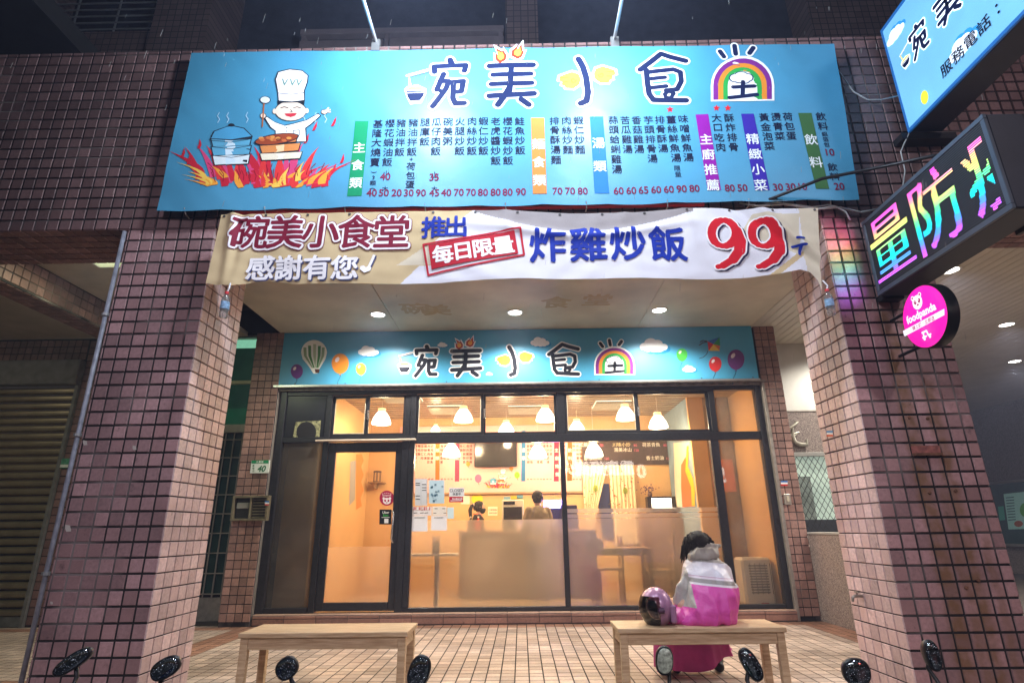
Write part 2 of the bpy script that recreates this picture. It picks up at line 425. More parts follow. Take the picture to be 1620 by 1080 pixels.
    def glyph(s, c, txt, size, m, layer=0, bold=0, rot=0, sx=1, shear=0):
        vs, fs = glyphs(txt, 0.0, shear)
        if not vs: return
        cr, sr = math.cos(R(rot)), math.sin(R(rot)); P = []
        for x, y in vs:
            x *= sx; P.append(c+(s.eu*(x*cr-y*sr)+s.ev*(x*sr+y*cr))*size)
        if s.me: P, fs = s.subdiv(P, fs)
        n_ = 0 if bold <= 0 else 4 if bold < .03 else 8 if bold < .06 else 12
        offs = [(0, 0)]+[(bold*math.cos(2*math.pi*k/n_+.4), bold*math.sin(2*math.pi*k/n_+.4)) for k in range(n_)]
        me_, s.me = s.me, 0
        for k, (dx, dy) in enumerate(offs):
            s.put([p+(s.eu*dx+s.ev*dy)*size for p in P], fs, m, layer+k*.03)
        s.me = me_
    def column(s, txt, px, py, hpx, m, layer=0, pitch=None, bold=.012, sx=1):
        """characters stacked downwards from the first one's centre, in metres on the sign"""
        c = s.w(px, py); size = abs((s.w(px, py-hpx/2)-s.w(px, py+hpx/2)).dot(s.ev)); pt = size*(pitch or 1.06)
        for i, ch in enumerate(txt):
            s.glyph(c-s.ev*(pt*i), ch, size, m, layer, bold, 90 if ch in '()' else 0, sx)
        return s
    def build(s, name, parent, label=None):
        if not s.b.v: return None
        o = s.b.build(name, None, parent); s.b = MB(); s.b.closed = False
        if label: o['label'] = label
        return o

# ------------------------------------------------------------------ bodies: capsules and lofts fused into one skin
def fuse(name, mt, parent, caps=(), lofts=(), voxel=.012, smooth=6, disp=0, dscale=8, cut=None):
    b = MB()
    for (p0, r0, p1, r1) in caps:
        p0 = Vector(p0); p1 = Vector(p1); ax = (p1-p0); L = ax.length; ax = ax.normalized() if L > 1e-6 else Vector((0, 0, 1))
        pts = []; rs = []
        for k in range(5): a = R(-90+90*k/4*.97+1); pts.append(p0+ax*(r0*math.sin(a))); rs.append(max(r0*math.cos(a), .0008))
        for k in range(5): a = R(90*k/4*.97+1); pts.append(p1+ax*(r1*math.sin(a))); rs.append(max(r1*math.cos(a), .0008))
        b.tube(pts, rs, 12)
    for rings in lofts: b.loft(rings)
    off = wloc(parent) if parent is not None else Vector((0, 0, 0))
    me = b.mesh(name, mt, off=off)
    ob = bpy.data.objects.new('tmp', me); COL.objects.link(ob)
    md = ob.modifiers.new('r', 'REMESH'); md.mode = 'VOXEL'; md.voxel_size = voxel; md.use_smooth_shade = True
    if smooth: ms = ob.modifiers.new('s', 'SMOOTH'); ms.factor = .5; ms.iterations = smooth
    dg = bpy.context.evaluated_depsgraph_get(); m2 = bpy.data.meshes.new_from_object(ob.evaluated_get(dg))
    bpy.data.objects.remove(ob); m2.name = name
    if not m2.materials: m2.materials.append(mt)
    if disp:
        ns = [v.normal.copy() for v in m2.vertices]
        for v, n_ in zip(m2.vertices, ns):
            q = Vector((v.co.x*dscale, v.co.y*dscale, v.co.z*dscale*.55))
            v.co += n_*(disp*(1-abs(noise.noise(q))*3.0)+disp*.6*noise.noise(q*2.3))
    m2.shade_smooth()
    return link(name, m2, parent)
def ring(c, rx, ry, n=20, tilt=0, p=2.0):
    c = Vector(c); out = []
    for k in range(n):
        a = 2*math.pi*k/n; ca, sa = math.cos(a), math.sin(a)
        x = rx*math.copysign(abs(ca)**(2/p), ca); y = ry*math.copysign(abs(sa)**(2/p), sa)
        out.append(c+Vector((x, y, y*math.tan(tilt))))
    return out

# ================================================================== SETTING
grout = mat('grout', (.018, .014, .014), .9, var=.3, vscale=20)
grout_pale = mat('grout_pale', (.11, .09, .085), .9, var=.4, vscale=12)
T_F = tile_mat('mauve_tile', (.40, .235, .235), (.31, .17, .165))
T_S = tile_mat('mauve_tile_rust_streaked', (.40, .225, .22), (.31, .165, .155), stain=[(2.99, .085, 2.95, .8), (3.19, .07, 2.35, .8), (3.12, .05, 1.5, .6), (3.33, .04, 1.2, .5)])
T_P = tile_mat('brown_pier_tile', (.36, .21, .17), (.27, .15, .12))
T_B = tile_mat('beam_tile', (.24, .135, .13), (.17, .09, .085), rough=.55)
pitch = .108
n = grout.node_tree.nodes; l = grout.node_tree.links; _g = n.new('ShaderNodeNewGeometry'); _n = n.new('ShaderNodeTexNoise'); _n.inputs['Scale'].default_value = 1.7; _n.inputs['Detail'].default_value = 7
l.new(_g.outputs['Position'], _n.inputs['Vector']); _r = n.new('ShaderNodeValToRGB'); _r.color_ramp.elements[0].position = .50; _r.color_ramp.elements[0].color = (.016, .013, .013, 1); _r.color_ramp.elements[1].position = .68; _r.color_ramp.elements[1].color = (.22, .19, .18, 1)
l.new(_n.outputs[0], _r.inputs[0]); l.new(_r.outputs[0], n['Principled BSDF'].inputs['Base Color'])

ground = MB().box(-40, 40, -60, 40, -.6, -.32).build('ground', mat('soil', (.05, .045, .04), .9, var=.3), None); tag(ground, kind='structure')
asph = mat('wet_asphalt', (.035, .035, .038), .32, var=.5, vscale=3, bump=.6, bscale=90)
road = MB().box(-40, 40, -14, -.95, -.316, -.300).build('road', asph, None); tag(road, kind='structure')
kerb = MB(); 
for i in range(60): kerb.box(-18+i*.6, -18+i*.6+.592, -.95, -.68, -.3, -.04)
kerb.build('kerb', mat('kerb_stone', (.22, .21, .2), .8, bump=.4), None, bevel=.01, kind='structure')
# arcade floor : slab with its own tiles
slab = MB().box(-16, 16, -.68, 12, -.31, -.004).build('arcade_floor', mat('floor_grout', (.05, .038, .03), .9, var=.4), None); tag(slab, kind='structure')
F_A = tile_mat('cream_floor_tile', (.52, .40, .32), (.46, .36, .29), rough=.38, spec=.5)
F_B = tile_mat('terracotta_floor_tile', (.33, .17, .11), (.28, .15, .10), rough=.4)
fp = .120
def fmat(i, j):
    x = -16*fp*4.6+(i+.5)*fp; y = -.66+(j+.5)*fp
    if y > 3.53 and y < 3.8: return F_B
    if -3.66 < x < -3.30 or 3.52 < x < 3.86: return F_B
    if x < -3.3 and abs(y-(.9)) < .13: return F_B
    return F_A
fx0 = -16*fp*4.6
items = []
for i in range(148):
    for j in range(38):
        x = fx0+(i+.5)*fp; y = -.66+(j+.5)*fp
        if y > 3.77 and x > -3.55 and x < 3.87: continue
        items.append((Vector((x, y, -.004)), Vector((1, 0, 0)), Vector((0, 1, 0)), Vector((0, 0, 1)), fp-.011, fp-.011, fmat(i, j)))
lay_tiles(slab, items, .0014, 'floor_tile', minpx=4)

# ---- pillars and beam
def pillar(x0, x1, inner, mt, label):
    """inner = +1 when the right side faces the shop opening"""
    t = thing('tiled_pillar', label, 'pillar', ((x0+x1)/2, .33, 0))
    MB().box(x0+.008, x1-.008, .008, .64, 0, 3.70).build('pillar_core', grout, t)
    it = []
    n = 35
    def mz(i, j): return mt
    if inner > 0:   # full columns start from the right edge
        for c in range(8):
            wd = pitch if c < 7 else (x1-x0)-7*pitch
            cx = x1-c*pitch-wd/2
            for j in range(n):
                h = pitch if j < 34 else 3.70-34*pitch
                it.append((Vector((cx, .008, 3.70-j*pitch-h/2)), Vector((1, 0, 0)), Vector((0, 0, 1)), Vector((0, -1, 0)), wd-.0145, h-.0145, mt))
    else:
        for c in range(8):
            wd = pitch if c < 7 else (x1-x0)-7*pitch
            cx = x0+c*pitch+wd/2
            for j in range(n):
                h = pitch if j < 34 else 3.70-34*pitch
                it.append((Vector((cx, .008, 3.70-j*pitch-h/2)), Vector((1, 0, 0)), Vector((0, 0, 1)), Vector((0, -1, 0)), wd-.0145, h-.0145, mt))
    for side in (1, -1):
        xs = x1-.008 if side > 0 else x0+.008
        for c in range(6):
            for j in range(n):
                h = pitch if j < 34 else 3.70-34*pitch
                it.append((Vector((xs, c*pitch+pitch/2, 3.70-j*pitch-h/2)), Vector((0, side, 0)), Vector((0, 0, 1)), Vector((side, 0, 0)), pitch-.0075, h-.0075, T_F if side*inner < 0 else T_SIDE_LIT))
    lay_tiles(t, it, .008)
    return t
T_SIDE_LIT = tile_mat('lit_pink_side_tile', (.60, .43, .41), (.52, .35, .33))  # inner-face tile: floodlight brightness put into a lighter colour
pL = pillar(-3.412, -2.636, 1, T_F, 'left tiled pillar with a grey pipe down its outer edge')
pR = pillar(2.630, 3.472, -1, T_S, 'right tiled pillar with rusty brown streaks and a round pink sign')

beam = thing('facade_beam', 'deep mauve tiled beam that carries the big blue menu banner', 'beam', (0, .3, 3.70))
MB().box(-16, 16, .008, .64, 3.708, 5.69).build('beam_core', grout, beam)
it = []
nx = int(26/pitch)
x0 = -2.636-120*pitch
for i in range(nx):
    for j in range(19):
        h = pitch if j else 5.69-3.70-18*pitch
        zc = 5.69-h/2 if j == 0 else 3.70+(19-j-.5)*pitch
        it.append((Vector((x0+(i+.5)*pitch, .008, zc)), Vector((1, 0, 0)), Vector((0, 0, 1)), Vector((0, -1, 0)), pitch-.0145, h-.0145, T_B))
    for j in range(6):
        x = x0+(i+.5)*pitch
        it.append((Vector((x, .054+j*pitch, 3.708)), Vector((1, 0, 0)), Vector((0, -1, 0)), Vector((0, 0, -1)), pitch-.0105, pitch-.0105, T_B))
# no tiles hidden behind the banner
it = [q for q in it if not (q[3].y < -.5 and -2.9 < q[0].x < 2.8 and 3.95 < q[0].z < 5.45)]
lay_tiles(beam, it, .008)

# ---- building above the arcade : set back wall, dark
wallmat = mat('small_dark_tiles', (.11, .075, .07), .7, var=.3)
n = wallmat.node_tree.nodes; l = wallmat.node_tree.links
geo = n.new('ShaderNodeNewGeometry'); sp = n.new('ShaderNodeSeparateXYZ'); cb = n.new('ShaderNodeCombineXYZ')
l.new(geo.outputs['Position'], sp.inputs[0]); l.new(sp.outputs[0], cb.inputs[0]); l.new(sp.outputs[2], cb.inputs[1])
br = n.new('ShaderNodeTexBrick'); br.offset = 0; br.inputs['Scale'].default_value = 1; br.inputs['Brick Width'].default_value = .108; br.inputs['Row Height'].default_value = .108; br.inputs['Mortar Size'].default_value = .007
br.inputs['Color1'].default_value = (.13, .085, .08, 1); br.inputs['Color2'].default_value = (.09, .06, .056, 1); br.inputs['Mortar'].default_value = (.03, .025, .025, 1)
l.new(cb.outputs[0], br.inputs[0]); l.new(br.outputs['Color'], n['Principled BSDF'].inputs['Base Color'])
bp = n.new('ShaderNodeBump'); bp.inputs['Distance'].default_value = .006; bp.inputs['Strength'].default_value = .8; bp.invert = True
l.new(br.outputs['Fac'], bp.inputs['Height']); l.new(bp.outputs[0], n['Principled BSDF'].inputs['Normal'])
dark = mat('black_aluminium', (.018, .019, .024), .35, var=.2, vscale=14, bump=.1)
darkwall = mat('dark_painted_wall', (.035, .04, .06), .8, var=.3)
up = thing('upper_storey', 'dark upper storey set back above the tiled beam', 'building', (0, 2.2, 5.69))
def setback(x0, x1, y, z0=5.6, z1=12, m=wallmat, nm='wall'): return MB().box(x0, x1, y, 3.2, z0, z1).build(nm, m, up)
setback(-16, -7.3, 2.2); setback(-7.3, -5.4, 2.2, 5.6, 8.35)        # under the barred window
MB().box(-7.3, -5.4, 2.75, 3.2, 8.35, 12).build('window_recess', mat('dark_glass', (.01, .012, .018), .12, spec=.6, var=0), up)
setback(-5.4, -4.55, 2.1); setback(-4.55, -.12, 2.9, m=darkwall); setback(-.12, .36, 2.15); setback(.36, 4.4, 2.7, m=darkwall, nm='wall'); setback(4.4, 16, 2.2)
MB().box(-16, 16, .64, 3.0, 5.50, 5.60).build('ledge', wallmat, up)
for k in range(6):
    MB().tube([(-7.28, 2.25, 8.45+k*.13), (-5.42, 2.25, 8.45+k*.13)], .012, 6).build('window_bar', mat('grey_steel', (.3, .31, .33), .4, metal=.7), up)
for xx in (-6.75, -6.1): MB().tube([(xx, 2.27, 8.35), (xx, 2.27, 9.6)], .014, 6).build('window_bar', MATS['grey_steel'], up)
rail = thing('balcony_rail', 'dim balcony rail with low slab panels above the middle of the blue banner', 'railing', (-1.1, 2.2, 7.9))
pr_ = mat('dusty_rail', (.15, .12, .13), .7)
MB().box(-3.2, -.15, 2.2, 2.32, 8.22, 8.32).build('top_rail', pr_, rail, bevel=.008)
MB().box(-3.2, -1.95, 2.22, 2.34, 7.95, 8.12).build('rail_panel', pr_, rail, bevel=.008)
MB().box(-1.85, -.15, 2.22, 2.34, 7.95, 8.14).build('rail_panel', pr_, rail, bevel=.008)
for xx in (-3.15, -1.9, -.2): MB().box(xx-.03, xx+.03, 2.23, 2.31, 7.3, 8.22).build('rail_post', pr_, rail)
aw = thing('concrete_canopy', 'black concrete canopy slab jutting out above the far left of the beam', 'canopy', (-10, 0, 6.5))
MB().box(-16, -5.15, -1.4, 2.19, 6.6, 6.85).build('canopy_slab', mat('black_concrete', (.02, .018, .018), .9), aw)

# ---- arcade ceilings
cream = mat('cream_ceiling_board', (.58, .53, .41), .5, var=.30, vscale=1.4, bump=.05)
ceil = thing('canopy_ceiling', 'cream ceiling of three wide boards over the shop entrance', 'ceiling', (0, 2.2, 4.05))
for a, b_ in ((-3.63, -1.806), (-1.798, 1.798), (1.806, 3.53)):
    MB().box(a, b_, .64, 3.9, 4.05, 4.07).build('ceiling_board', cream, ceil)
MB().box(-3.63, 3.53, .64, 3.9, 4.075, 4.12).build('ceiling_backing', mat('ceiling_gap', (.05, .045, .04), .9), ceil)
ghost = mat('faded_letter_stain', (.40, .31, .18), .55, var=.1)
gp = Print({'Z': 4.05}, (1, 0, 0), (0, -1, 0), (0, 0, -1), base=.0015)
for ch, gx, gy in (('碗', 657, 488), ('美', 690, 490), ('食', 880, 478), ('堂', 945, 474)):
    gp.text(ch, gx, gy, 40, ghost, 0, .03, size=.42)
gp.build('ghost_lettering', ceil)
slat_m = mat('beige_metal_slat', (.55, .52, .44), .45, var=.1, vscale=3)
rc = thing('slatted_ceiling', 'beige strip ceiling over the passage right of the shop', 'ceiling', (8, 3, 4.05))
MB().box(3.54, 16, .64, 12, 4.07, 4.12).build('ceiling_backing', MATS['ceiling_gap'], rc)
k = 0; x = 3.54
while x < 12.6:
    MB().box(x, x+.115, .64, 12, 4.052, 4.066).build('ceiling_slat', slat_m, rc); x += .125
lc = thing('left_passage_ceiling', 'plain plaster ceiling over the dark passage at left', 'ceiling', (-4.8, 2, 4.05))
MB().box(-5.4, -4.2, .64, 3.9, 4.05, 4.12).build('ceiling_board', mat('grey_plaster', (.42, .38, .30), .8, var=.15, vscale=4), lc)
MB().box(-16, -5.75, .64, 3.9, 4.05, 4.12).build('ceiling_board', MATS['grey_plaster'], lc)
cb_ = thing('cross_beam', 'tiled cross beam between the left pillar line and the shutter wall', 'beam', (-5.57, 2.2, 3.7))
MB().box(-5.74, -5.408, .65, 3.89, 3.70, 4.12).build('beam_core', grout, cb_)
it = grid_items((-5.408, .66, 3.72), (0, 1, 0), (0, 0, 1), 29, 3, .108, T_B)
it += grid_items((-5.74, 3.88, 3.70), (1, 0, 0), (0, -1, 0), 3, 29, .108, T_B)
lay_tiles(cb_, it, .008)

def downlight(x, y, label, z=4.05, power=200, col=(1, .93, .82), on=14):
    t = thing('ceiling_downlight', label, 'downlight', (x, y, z), 'round downlights in the arcade ceiling')
    MB().lathe([(.115, -.001), (.118, -.008), (.095, -.012), (.088, -.004)], (x, y, z), seg=28).build('trim_ring', mat('white_trim', (.8, .8, .78), .35, var=0), t, smooth='auto')
    MB().lathe([(.0001, -.0045), (.088, -.004), (.088, -.003)], (x, y, z), seg=28).build('lit_disc', mat('downlight_glow', (1, .97, .9), .5, emit=on, ecol=(1, .95, .86), var=0), t)
    lamp('SPOT', 'downlight_beam', (x, y, z-.03), power, col, .07, (x, y, 0), 150, .6)
    return t
downlight(-1.965, 3.045, 'downlight above the hot air balloon end of the inner sign', power=270)
downlight(-.04, 3.05, 'downlight over the middle of the entrance, above the small inner sign', power=250)
downlight(1.971, 3.045, 'downlight above the rainbow on the inner shop sign', power=270)
downlight(5.168, 1.883, 'passage downlight just under the LED sign corner', power=260)
downlight(7.44, 3.88, 'second passage downlight, right of the round pink sign', power=260)
downlight(9.27, 5.97, 'farthest passage downlight above the grey granite wall', power=260)
for k_, (x_, y_) in enumerate(((5.17, 3.88), (7.44, 1.88), (9.27, 3.88), (9.27, 1.88), (7.44, 5.97))):
    downlight(x_, y_, ['passage downlight hidden behind the right pillar, nearer row', 'passage downlight at the right picture edge, nearest row', 'passage downlight past the right edge, middle row', 'passage downlight past the right edge, nearest row', 'passage downlight of the far row left of the farthest one'][k_], power=200)
# fluorescent panel half hidden by the left pillar
lamp('AREA', 'left_bay_light', (-4.5, 1.1, 4.0), 26, (.9, 1, .65), .5, (-4.5, 1.1, 0))
lamp('AREA', 'left_bay_light', (-8.2, 1.6, 4.0), 11, (1, .92, .65), .5, (-8.2, 2.2, 0))  # unseen lamp without a fixture, added to brighten the shutter bay
fl = thing('ceiling_light_panel', 'pale green lit panel on the ceiling left of the left pillar', 'ceiling light', (-4.4, 1.1, 4.03))
MB().box(-4.75, -4.2, .75, 1.42, 4.035, 4.049).build('panel_frame', MATS['white_trim'], fl)
MB().box(-4.72, -4.22, .78, 1.39, 4.028, 4.034).build('panel_diffuser', mat('dim_green_tube_glow', (.6, .7, .45), .6, emit=.55, ecol=(.72, .8, .45), var=.3, vscale=8), fl)

# ---- wall left of the shop, with shutter
wl = thing('left_tiled_wall', 'brown tiled wall in the dark passage beside the roller shutter', 'wall', (-5.4, 3.95, 0))
MB().box(-6.64, -4.56, 3.908, 4.1, 0, 4.05).build('wall_core', grout, wl)
MB().box(-16, -6.64, 3.908, 4.1, 3.70, 4.05).build('wall_core', grout, wl)
it = grid_items((-6.64, 3.908, .02), (1, 0, 0), (0, 0, 1), 19, 37, .108, T_B)
it += grid_items((-9.9, 3.908, 3.71), (1, 0, 0), (0, 0, 1), 30, 3, .108, T_B)
lay_tiles(wl, it, .008)
rs = thing('roller_shutter', 'closed ribbed metal roller shutter under a grey housing', 'shutter', (-8, 3.95, 0))
shm = mat('bronze_shutter_metal', (.30, .25, .17), .38, metal=.55, var=.2, vscale=5)
slat = MB(); sl_me = None
for k in range(28):
    z = .12+k*.1135
    if sl_me is None:
        rings = []
        prof = [(.0, 0), (-.030, .018), (-.036, .045), (-.030, .075), (.0, .093), (.012, .1), (.012, .0)]
        rings = [[Vector((x, y, zz)) for y, zz in prof] for x in (-3.2, 0)]
        mb = MB(); mb.loft(rings); sl_me = mb.mesh('slat', shm, smooth='auto')
    o = link('slat', sl_me, rs); o.location = Vector((-6.68, 3.96, z))-rs.location
MB().box(-9.9, -6.65, 3.80, 3.95, 3.31, 3.69).build('shutter_housing', mat('grey_housing', (.16, .16, .16), .6, var=.3, vscale=9), rs, bevel=.01)
MB().box(-9.9, -6.65, 3.93, 4.06, 0, .12).build('bottom_bar', mat('grey_housing', (.16, .16, .16)), rs)
MB().box(-6.69, -6.642, 3.86, 4.0, 0, 3.30).build('guide_rail', MATS['grey_housing'], rs)
MB().box(-16, -9.9, 3.908, 4.1, 0, 3.7).build('wall_core', grout, wl)

# downpipe on the left pillar
dp = thing('downpipe', 'grey plastic downpipe down the outer edge of the left pillar', 'pipe', (-3.52, -.02, 0))
MB().tube([(-3.442, .0, 0), (-3.440, .0, 1.8), (-3.438, .0, 3.68)], .017, 12).build('pipe', mat('grey_pvc', (.27, .28, .33), .4, var=.35, vscale=20), dp, smooth=True)
for z in (.9, 1.9, 2.9): MB().lathe([(.030, -.012), (.030, .012)], (-3.440, .0, z), seg=12).build('pipe_clamp', mat('dull_steel', (.3, .3, .3), .5, metal=.6), dp)

# ---- green lit door beside the left pier
gd = thing('side_door', 'narrow side door with green lit glass above and a barred lower half', 'door', (-4.26, 4.25, 0))
alu = mat('old_aluminium', (.34, .31, .27), .45, metal=.5, var=.25, vscale=12)
MB().box(-4.55, -3.98, 4.28, 4.34, 3.0, 4.12).build('transom_glass', mat('green_lit_glass', (.01, .06, .035), .2, emit=.012, ecol=(.1, .75, .38), var=.6, vscale=3), gd)
MB().box(-4.55, -3.98, 4.2, 4.36, 4.125, 4.17).build('door_rail', alu, gd); MB().box(-4.55, -3.98, 4.23, 4.36, 3.38, 3.43).build('door_rail', mat('pale_yellow_bar', (.6, .6, .35), .5, var=.1), gd)
MB().box(-4.55, -3.98, 4.23, 4.36, 2.62, 2.74).build('door_rail', alu, gd)
MB().box(-4.55, -3.98, 4.28, 4.34, 2.74, 3.0).build('transom_glass', mat('green_lit_glass_low', (.01, .07, .04), .2, emit=.03, ecol=(.05, .7, .3), var=.6, vscale=3), gd)
MB().box(-4.55, -3.98, 4.27, 4.279, 3.98, 4.12).build('lit_strip', mat('pale_green_glow', (.2, .5, .3), .4, emit=.4, ecol=(.35, .9, .6), var=.3, vscale=6), gd)
MB().box(-4.55, -3.98, 4.31, 4.36, .35, 2.62).build('door_glass', mat('dark_green_glass', (.015, .04, .035), .15, var=.3), gd)
for k in range(4): MB().tube([(-4.5+k*.13, 4.27, .3), (-4.5+k*.13, 4.27, 2.62)], .011, 6).build('door_bar', alu, gd)
for k in range(9): MB().tube([(-4.55, 4.26, .35+k*.27), (-3.98, 4.26, .35+k*.27)], .009, 6).build('door_bar', alu, gd)
MB().box(-4.14, -4.07, 4.16, 4.3, 0, 2.62).build('door_post', alu, gd)
MB().box(-4.55, -3.98, 4.28, 4.36, 0, .3).build('door_panel', alu, gd)

def pier(x0, x1, y, z1, label, cols, side=0):
    t = thing('tiled_pier', label, 'pier', ((x0+x1)/2, y+.1, 0))
    MB().box(x0+.006, x1-.006, y+.008, y+.45, 0, z1).build('pier_core', grout, t)
    it = []
    pw = (x1-x0)/cols
    for i in range(cols):
        for j in range(int(z1/pitch)):
            it.append((Vector((x0+(i+.5)*pw, y+.008, z1-(j+.5)*pitch)), Vector((1, 0, 0)), Vector((0, 0, 1)), Vector((0, -1, 0)), pw-.009, pitch-.009, T_P))
    for j in range(int(z1/pitch)):
        for i in range(4):
            if side >= 0: it.append((Vector((x1-.006, y+(i+.5)*pitch, z1-(j+.5)*pitch)), Vector((0, 1, 0)), Vector((0, 0, 1)), Vector((1, 0, 0)), pitch-.009, pitch-.009, T_P))
            if side <= 0: it.append((Vector((x0+.006, y+(i+.5)*pitch, z1-(j+.5)*pitch)), Vector((0, -1, 0)), Vector((0, 0, 1)), Vector((-1, 0, 0)), pitch-.009, pitch-.009, T_P))
    lay_tiles(t, it, .007)
    return t
pier(-3.98, -3.56, 3.75, 4.05, 'narrow brown tiled pier with the green house number 40', 4, -1)
pier(3.56, 3.87, 3.80, 4.05, 'narrow brown tiled pier right of the shop window', 3, 1)
MB().box(-4.6, -3.5, 4.36, 4.6, 4.16, 5.2).build('door_head_wall', grout, wl)

# ---- neighbour at right
granite = mat('brown_granite', (.20, .16, .14), .6, var=.1, bump=.3, bscale=140)
n = granite.node_tree.nodes; l = granite.node_tree.links
vz = n.new('ShaderNodeTexVoronoi'); vz.inputs['Scale'].default_value = 110; geo = n.new('ShaderNodeNewGeometry'); l.new(geo.outputs['Position'], vz.inputs[0])
rp = n.new('ShaderNodeValToRGB'); rp.color_ramp.elements[0].color = (.09, .07, .062, 1); rp.color_ramp.elements[1].color = (.34, .28, .25, 1)
sv = n.new('ShaderNodeSeparateColor'); l.new(vz.outputs['Color'], sv.inputs[0]); l.new(sv.outputs[0], rp.inputs[0]); l.new(rp.outputs[0], n['Principled BSDF'].inputs['Base Color'])
nw = thing('neighbour_wall', 'neighbouring front of speckled granite with a white panel above it', 'wall', (4.8, 4.8, 0))
MB().box(3.872, 5.4, 4.70, 4.9, 2.93, 4.05).build('white_panel', mat('white_panel', (.62, .62, .58), .6, var=.06), nw)
MB().box(3.872, 5.4, 4.69, 4.9, 2.905, 2.927).build('panel_trim', alu, nw)
MB().box(3.872, 5.4, 4.70, 4.9, 2.26, 2.90).build('granite_band', granite, nw)
MB().box(3.872, 5.4, 4.70, 4.9, 0, .98).build('granite_base', granite, nw)
MB().box(4.95, 5.4, 4.70, 4.9, .98, 2.26).build('granite_jamb', granite, nw)
MB().box(5.28, 5.4, 4.9, 12, 0, 4.05).build('side_wall', granite, nw)
lw = thing('low_granite_wall', 'low granite wall running from the shop corner toward the right pillar', 'wall', (3.95, 2.6, 0))
MB().box(3.872, 4.05, 1.6, 3.8, 0, 1.06).build('wall_body', granite, lw); MB().box(3.872, 5.3, 3.801, 4.69, 0, .9).build('planter_body', granite, lw)
MB().box(3.86, 4.06, 1.59, 3.79, 1.06, 1.09).build('wall_coping', mat('grey_coping', (.3, .29, .27), .6), lw, bevel=.006)
win = thing('screened_window', 'neighbour window with a black diamond mesh over pale glass', 'window', (4.4, 4.7, 1.0))
wf = mat('silver_frame', (.45, .45, .42), .35, metal=.6)
MB().box(3.9, 4.95, 4.66, 4.74, 2.20, 2.26).build('frame', wf, win, bevel=.004); MB().box(3.9, 4.95, 4.66, 4.74, .98, 1.03).build('frame', wf, win, bevel=.004)
MB().box(3.9, 3.96, 4.66, 4.74, 1.03, 2.20).build('frame', wf, win, bevel=.004); MB().box(4.88, 4.95, 4.66, 4.74, 1.03, 2.20).build('frame', wf, win, bevel=.004)
MB().box(3.96, 4.88, 4.76, 4.775, 1.03, 2.20).build('pane', mat('pale_lit_pane', (.4, .5, .42), .3, emit=.28, ecol=(.72, .9, .75), var=.6, vscale=2.4), win)
MB().box(3.96, 4.88, 4.742, 4.758, 1.03, 1.26).build('lower_panel', mat('dark_sill_panel', (.03, .035, .04), .5), win)
MB().box(4.3, 4.5, 4.742, 4.757, 1.26, 1.9).build('inner_shape', mat('grey_cabinet_shape', (.2, .25, .22), .5, emit=.05, var=.4), win)
g = MB()
for k in range(-14, 16):
    x = 3.96+k*.09
    for sgn in (1, -1):
        xa, za = (x, 1.03); xb = x+sgn*1.17*.62; zb = 2.20
        p = [(xa, za), (xb, zb)]
        def clip(xx0, z0, xx1, z1, lo, hi):
            if abs(xx1-xx0) < 1e-9: return (xx0, z0, xx1, z1)
            t0, t1 = (lo-xx0)/(xx1-xx0), (hi-xx0)/(xx1-xx0)
            if t0 > t1: t0, t1 = t1, t0
            t0, t1 = max(t0, 0), min(t1, 1)
            return None if t0 >= t1 else (xx0+(xx1-xx0)*t0, z0+(z1-z0)*t0, xx0+(xx1-xx0)*t1, z0+(z1-z0)*t1)
        c = clip(xa, za, xb, zb, 3.96, 4.88)
        if c: g.tube([(c[0], 4.70+.004*sgn, c[1]), (c[2], 4.70+.004*sgn, c[3])], .0042, 5)
g.build('diamond_mesh', mat('black_wire', (.02, .02, .02), .5, var=0), win)
pc = Print({'Y': 4.69}, (1, 0, 0), (0, 0, 1), (0, -1, 0), base=.02)
mt_ = mat('cast_metal_letter', (.42, .40, .33), .35, metal=.6)
ltr = thing('metal_letter', 'cast metal wall character on the granite of the neighbour front', 'letter', (4.35, 4.68, 2.35))
LB = MB()
def fat(ptspx, wpx, yy=4.66):
    ps = [U(a, b, Y=yy) for a, b in ptspx]; rr = [.012]+[wpx*.0048]*(len(ps)-2)+[.010]
    LB.tube(ps, rr, 8)
fat([(1259, 666), (1255, 676), (1249, 680)], 3); fat([(1262, 684), (1256, 690), (1251, 691)], 3.2)
fat([(1254, 674), (1254, 690), (1258, 699), (1266, 703), (1276, 703), (1277, 694)], 7); fat([(1247, 690), (1256, 686), (1265, 683)], 4.5); fat([(1248, 677), (1256, 673), (1263, 667)], 5)
LB.build('letter_strokes', mt_, ltr, smooth='auto')
# far granite wall with a notice board
fw_ = thing('passage_wall', 'long granite side wall at the far right of the passage', 'wall', (12.3, 5, 0))
MB().box(12.2, 12.5, -.6, 12, 0, 4.05).build('wall_body', granite, fw_); MB().box(5.4, 12.2, 11.9, 12.2, 0, 4.05).build('wall_end', granite, fw_)
nb = thing('notice_board', 'dark green framed notice board with posters at the far right', 'notice board', (12.15, 9.6, .75))
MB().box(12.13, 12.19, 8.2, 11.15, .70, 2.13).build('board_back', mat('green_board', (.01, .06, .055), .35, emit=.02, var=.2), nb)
for a in ((12.11, 12.19, 8.15, 11.2, .64, .70), (12.11, 12.19, 8.15, 11.2, 2.13, 2.19)): MB().box(*a).build('board_frame', wf, nb)
bpn = Print({'X': 12.13}, (0, -1, 0), (0, 0, 1), (-1, 0, 0), base=.006)
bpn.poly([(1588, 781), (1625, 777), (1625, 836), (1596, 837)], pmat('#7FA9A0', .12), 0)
for k in range(9): bpn.stroke([(1592+k*.5, 787+k*4.4), (1604+k*.4, 786+k*4.4)], 1.1, pmat('#2B4A50'), 1)
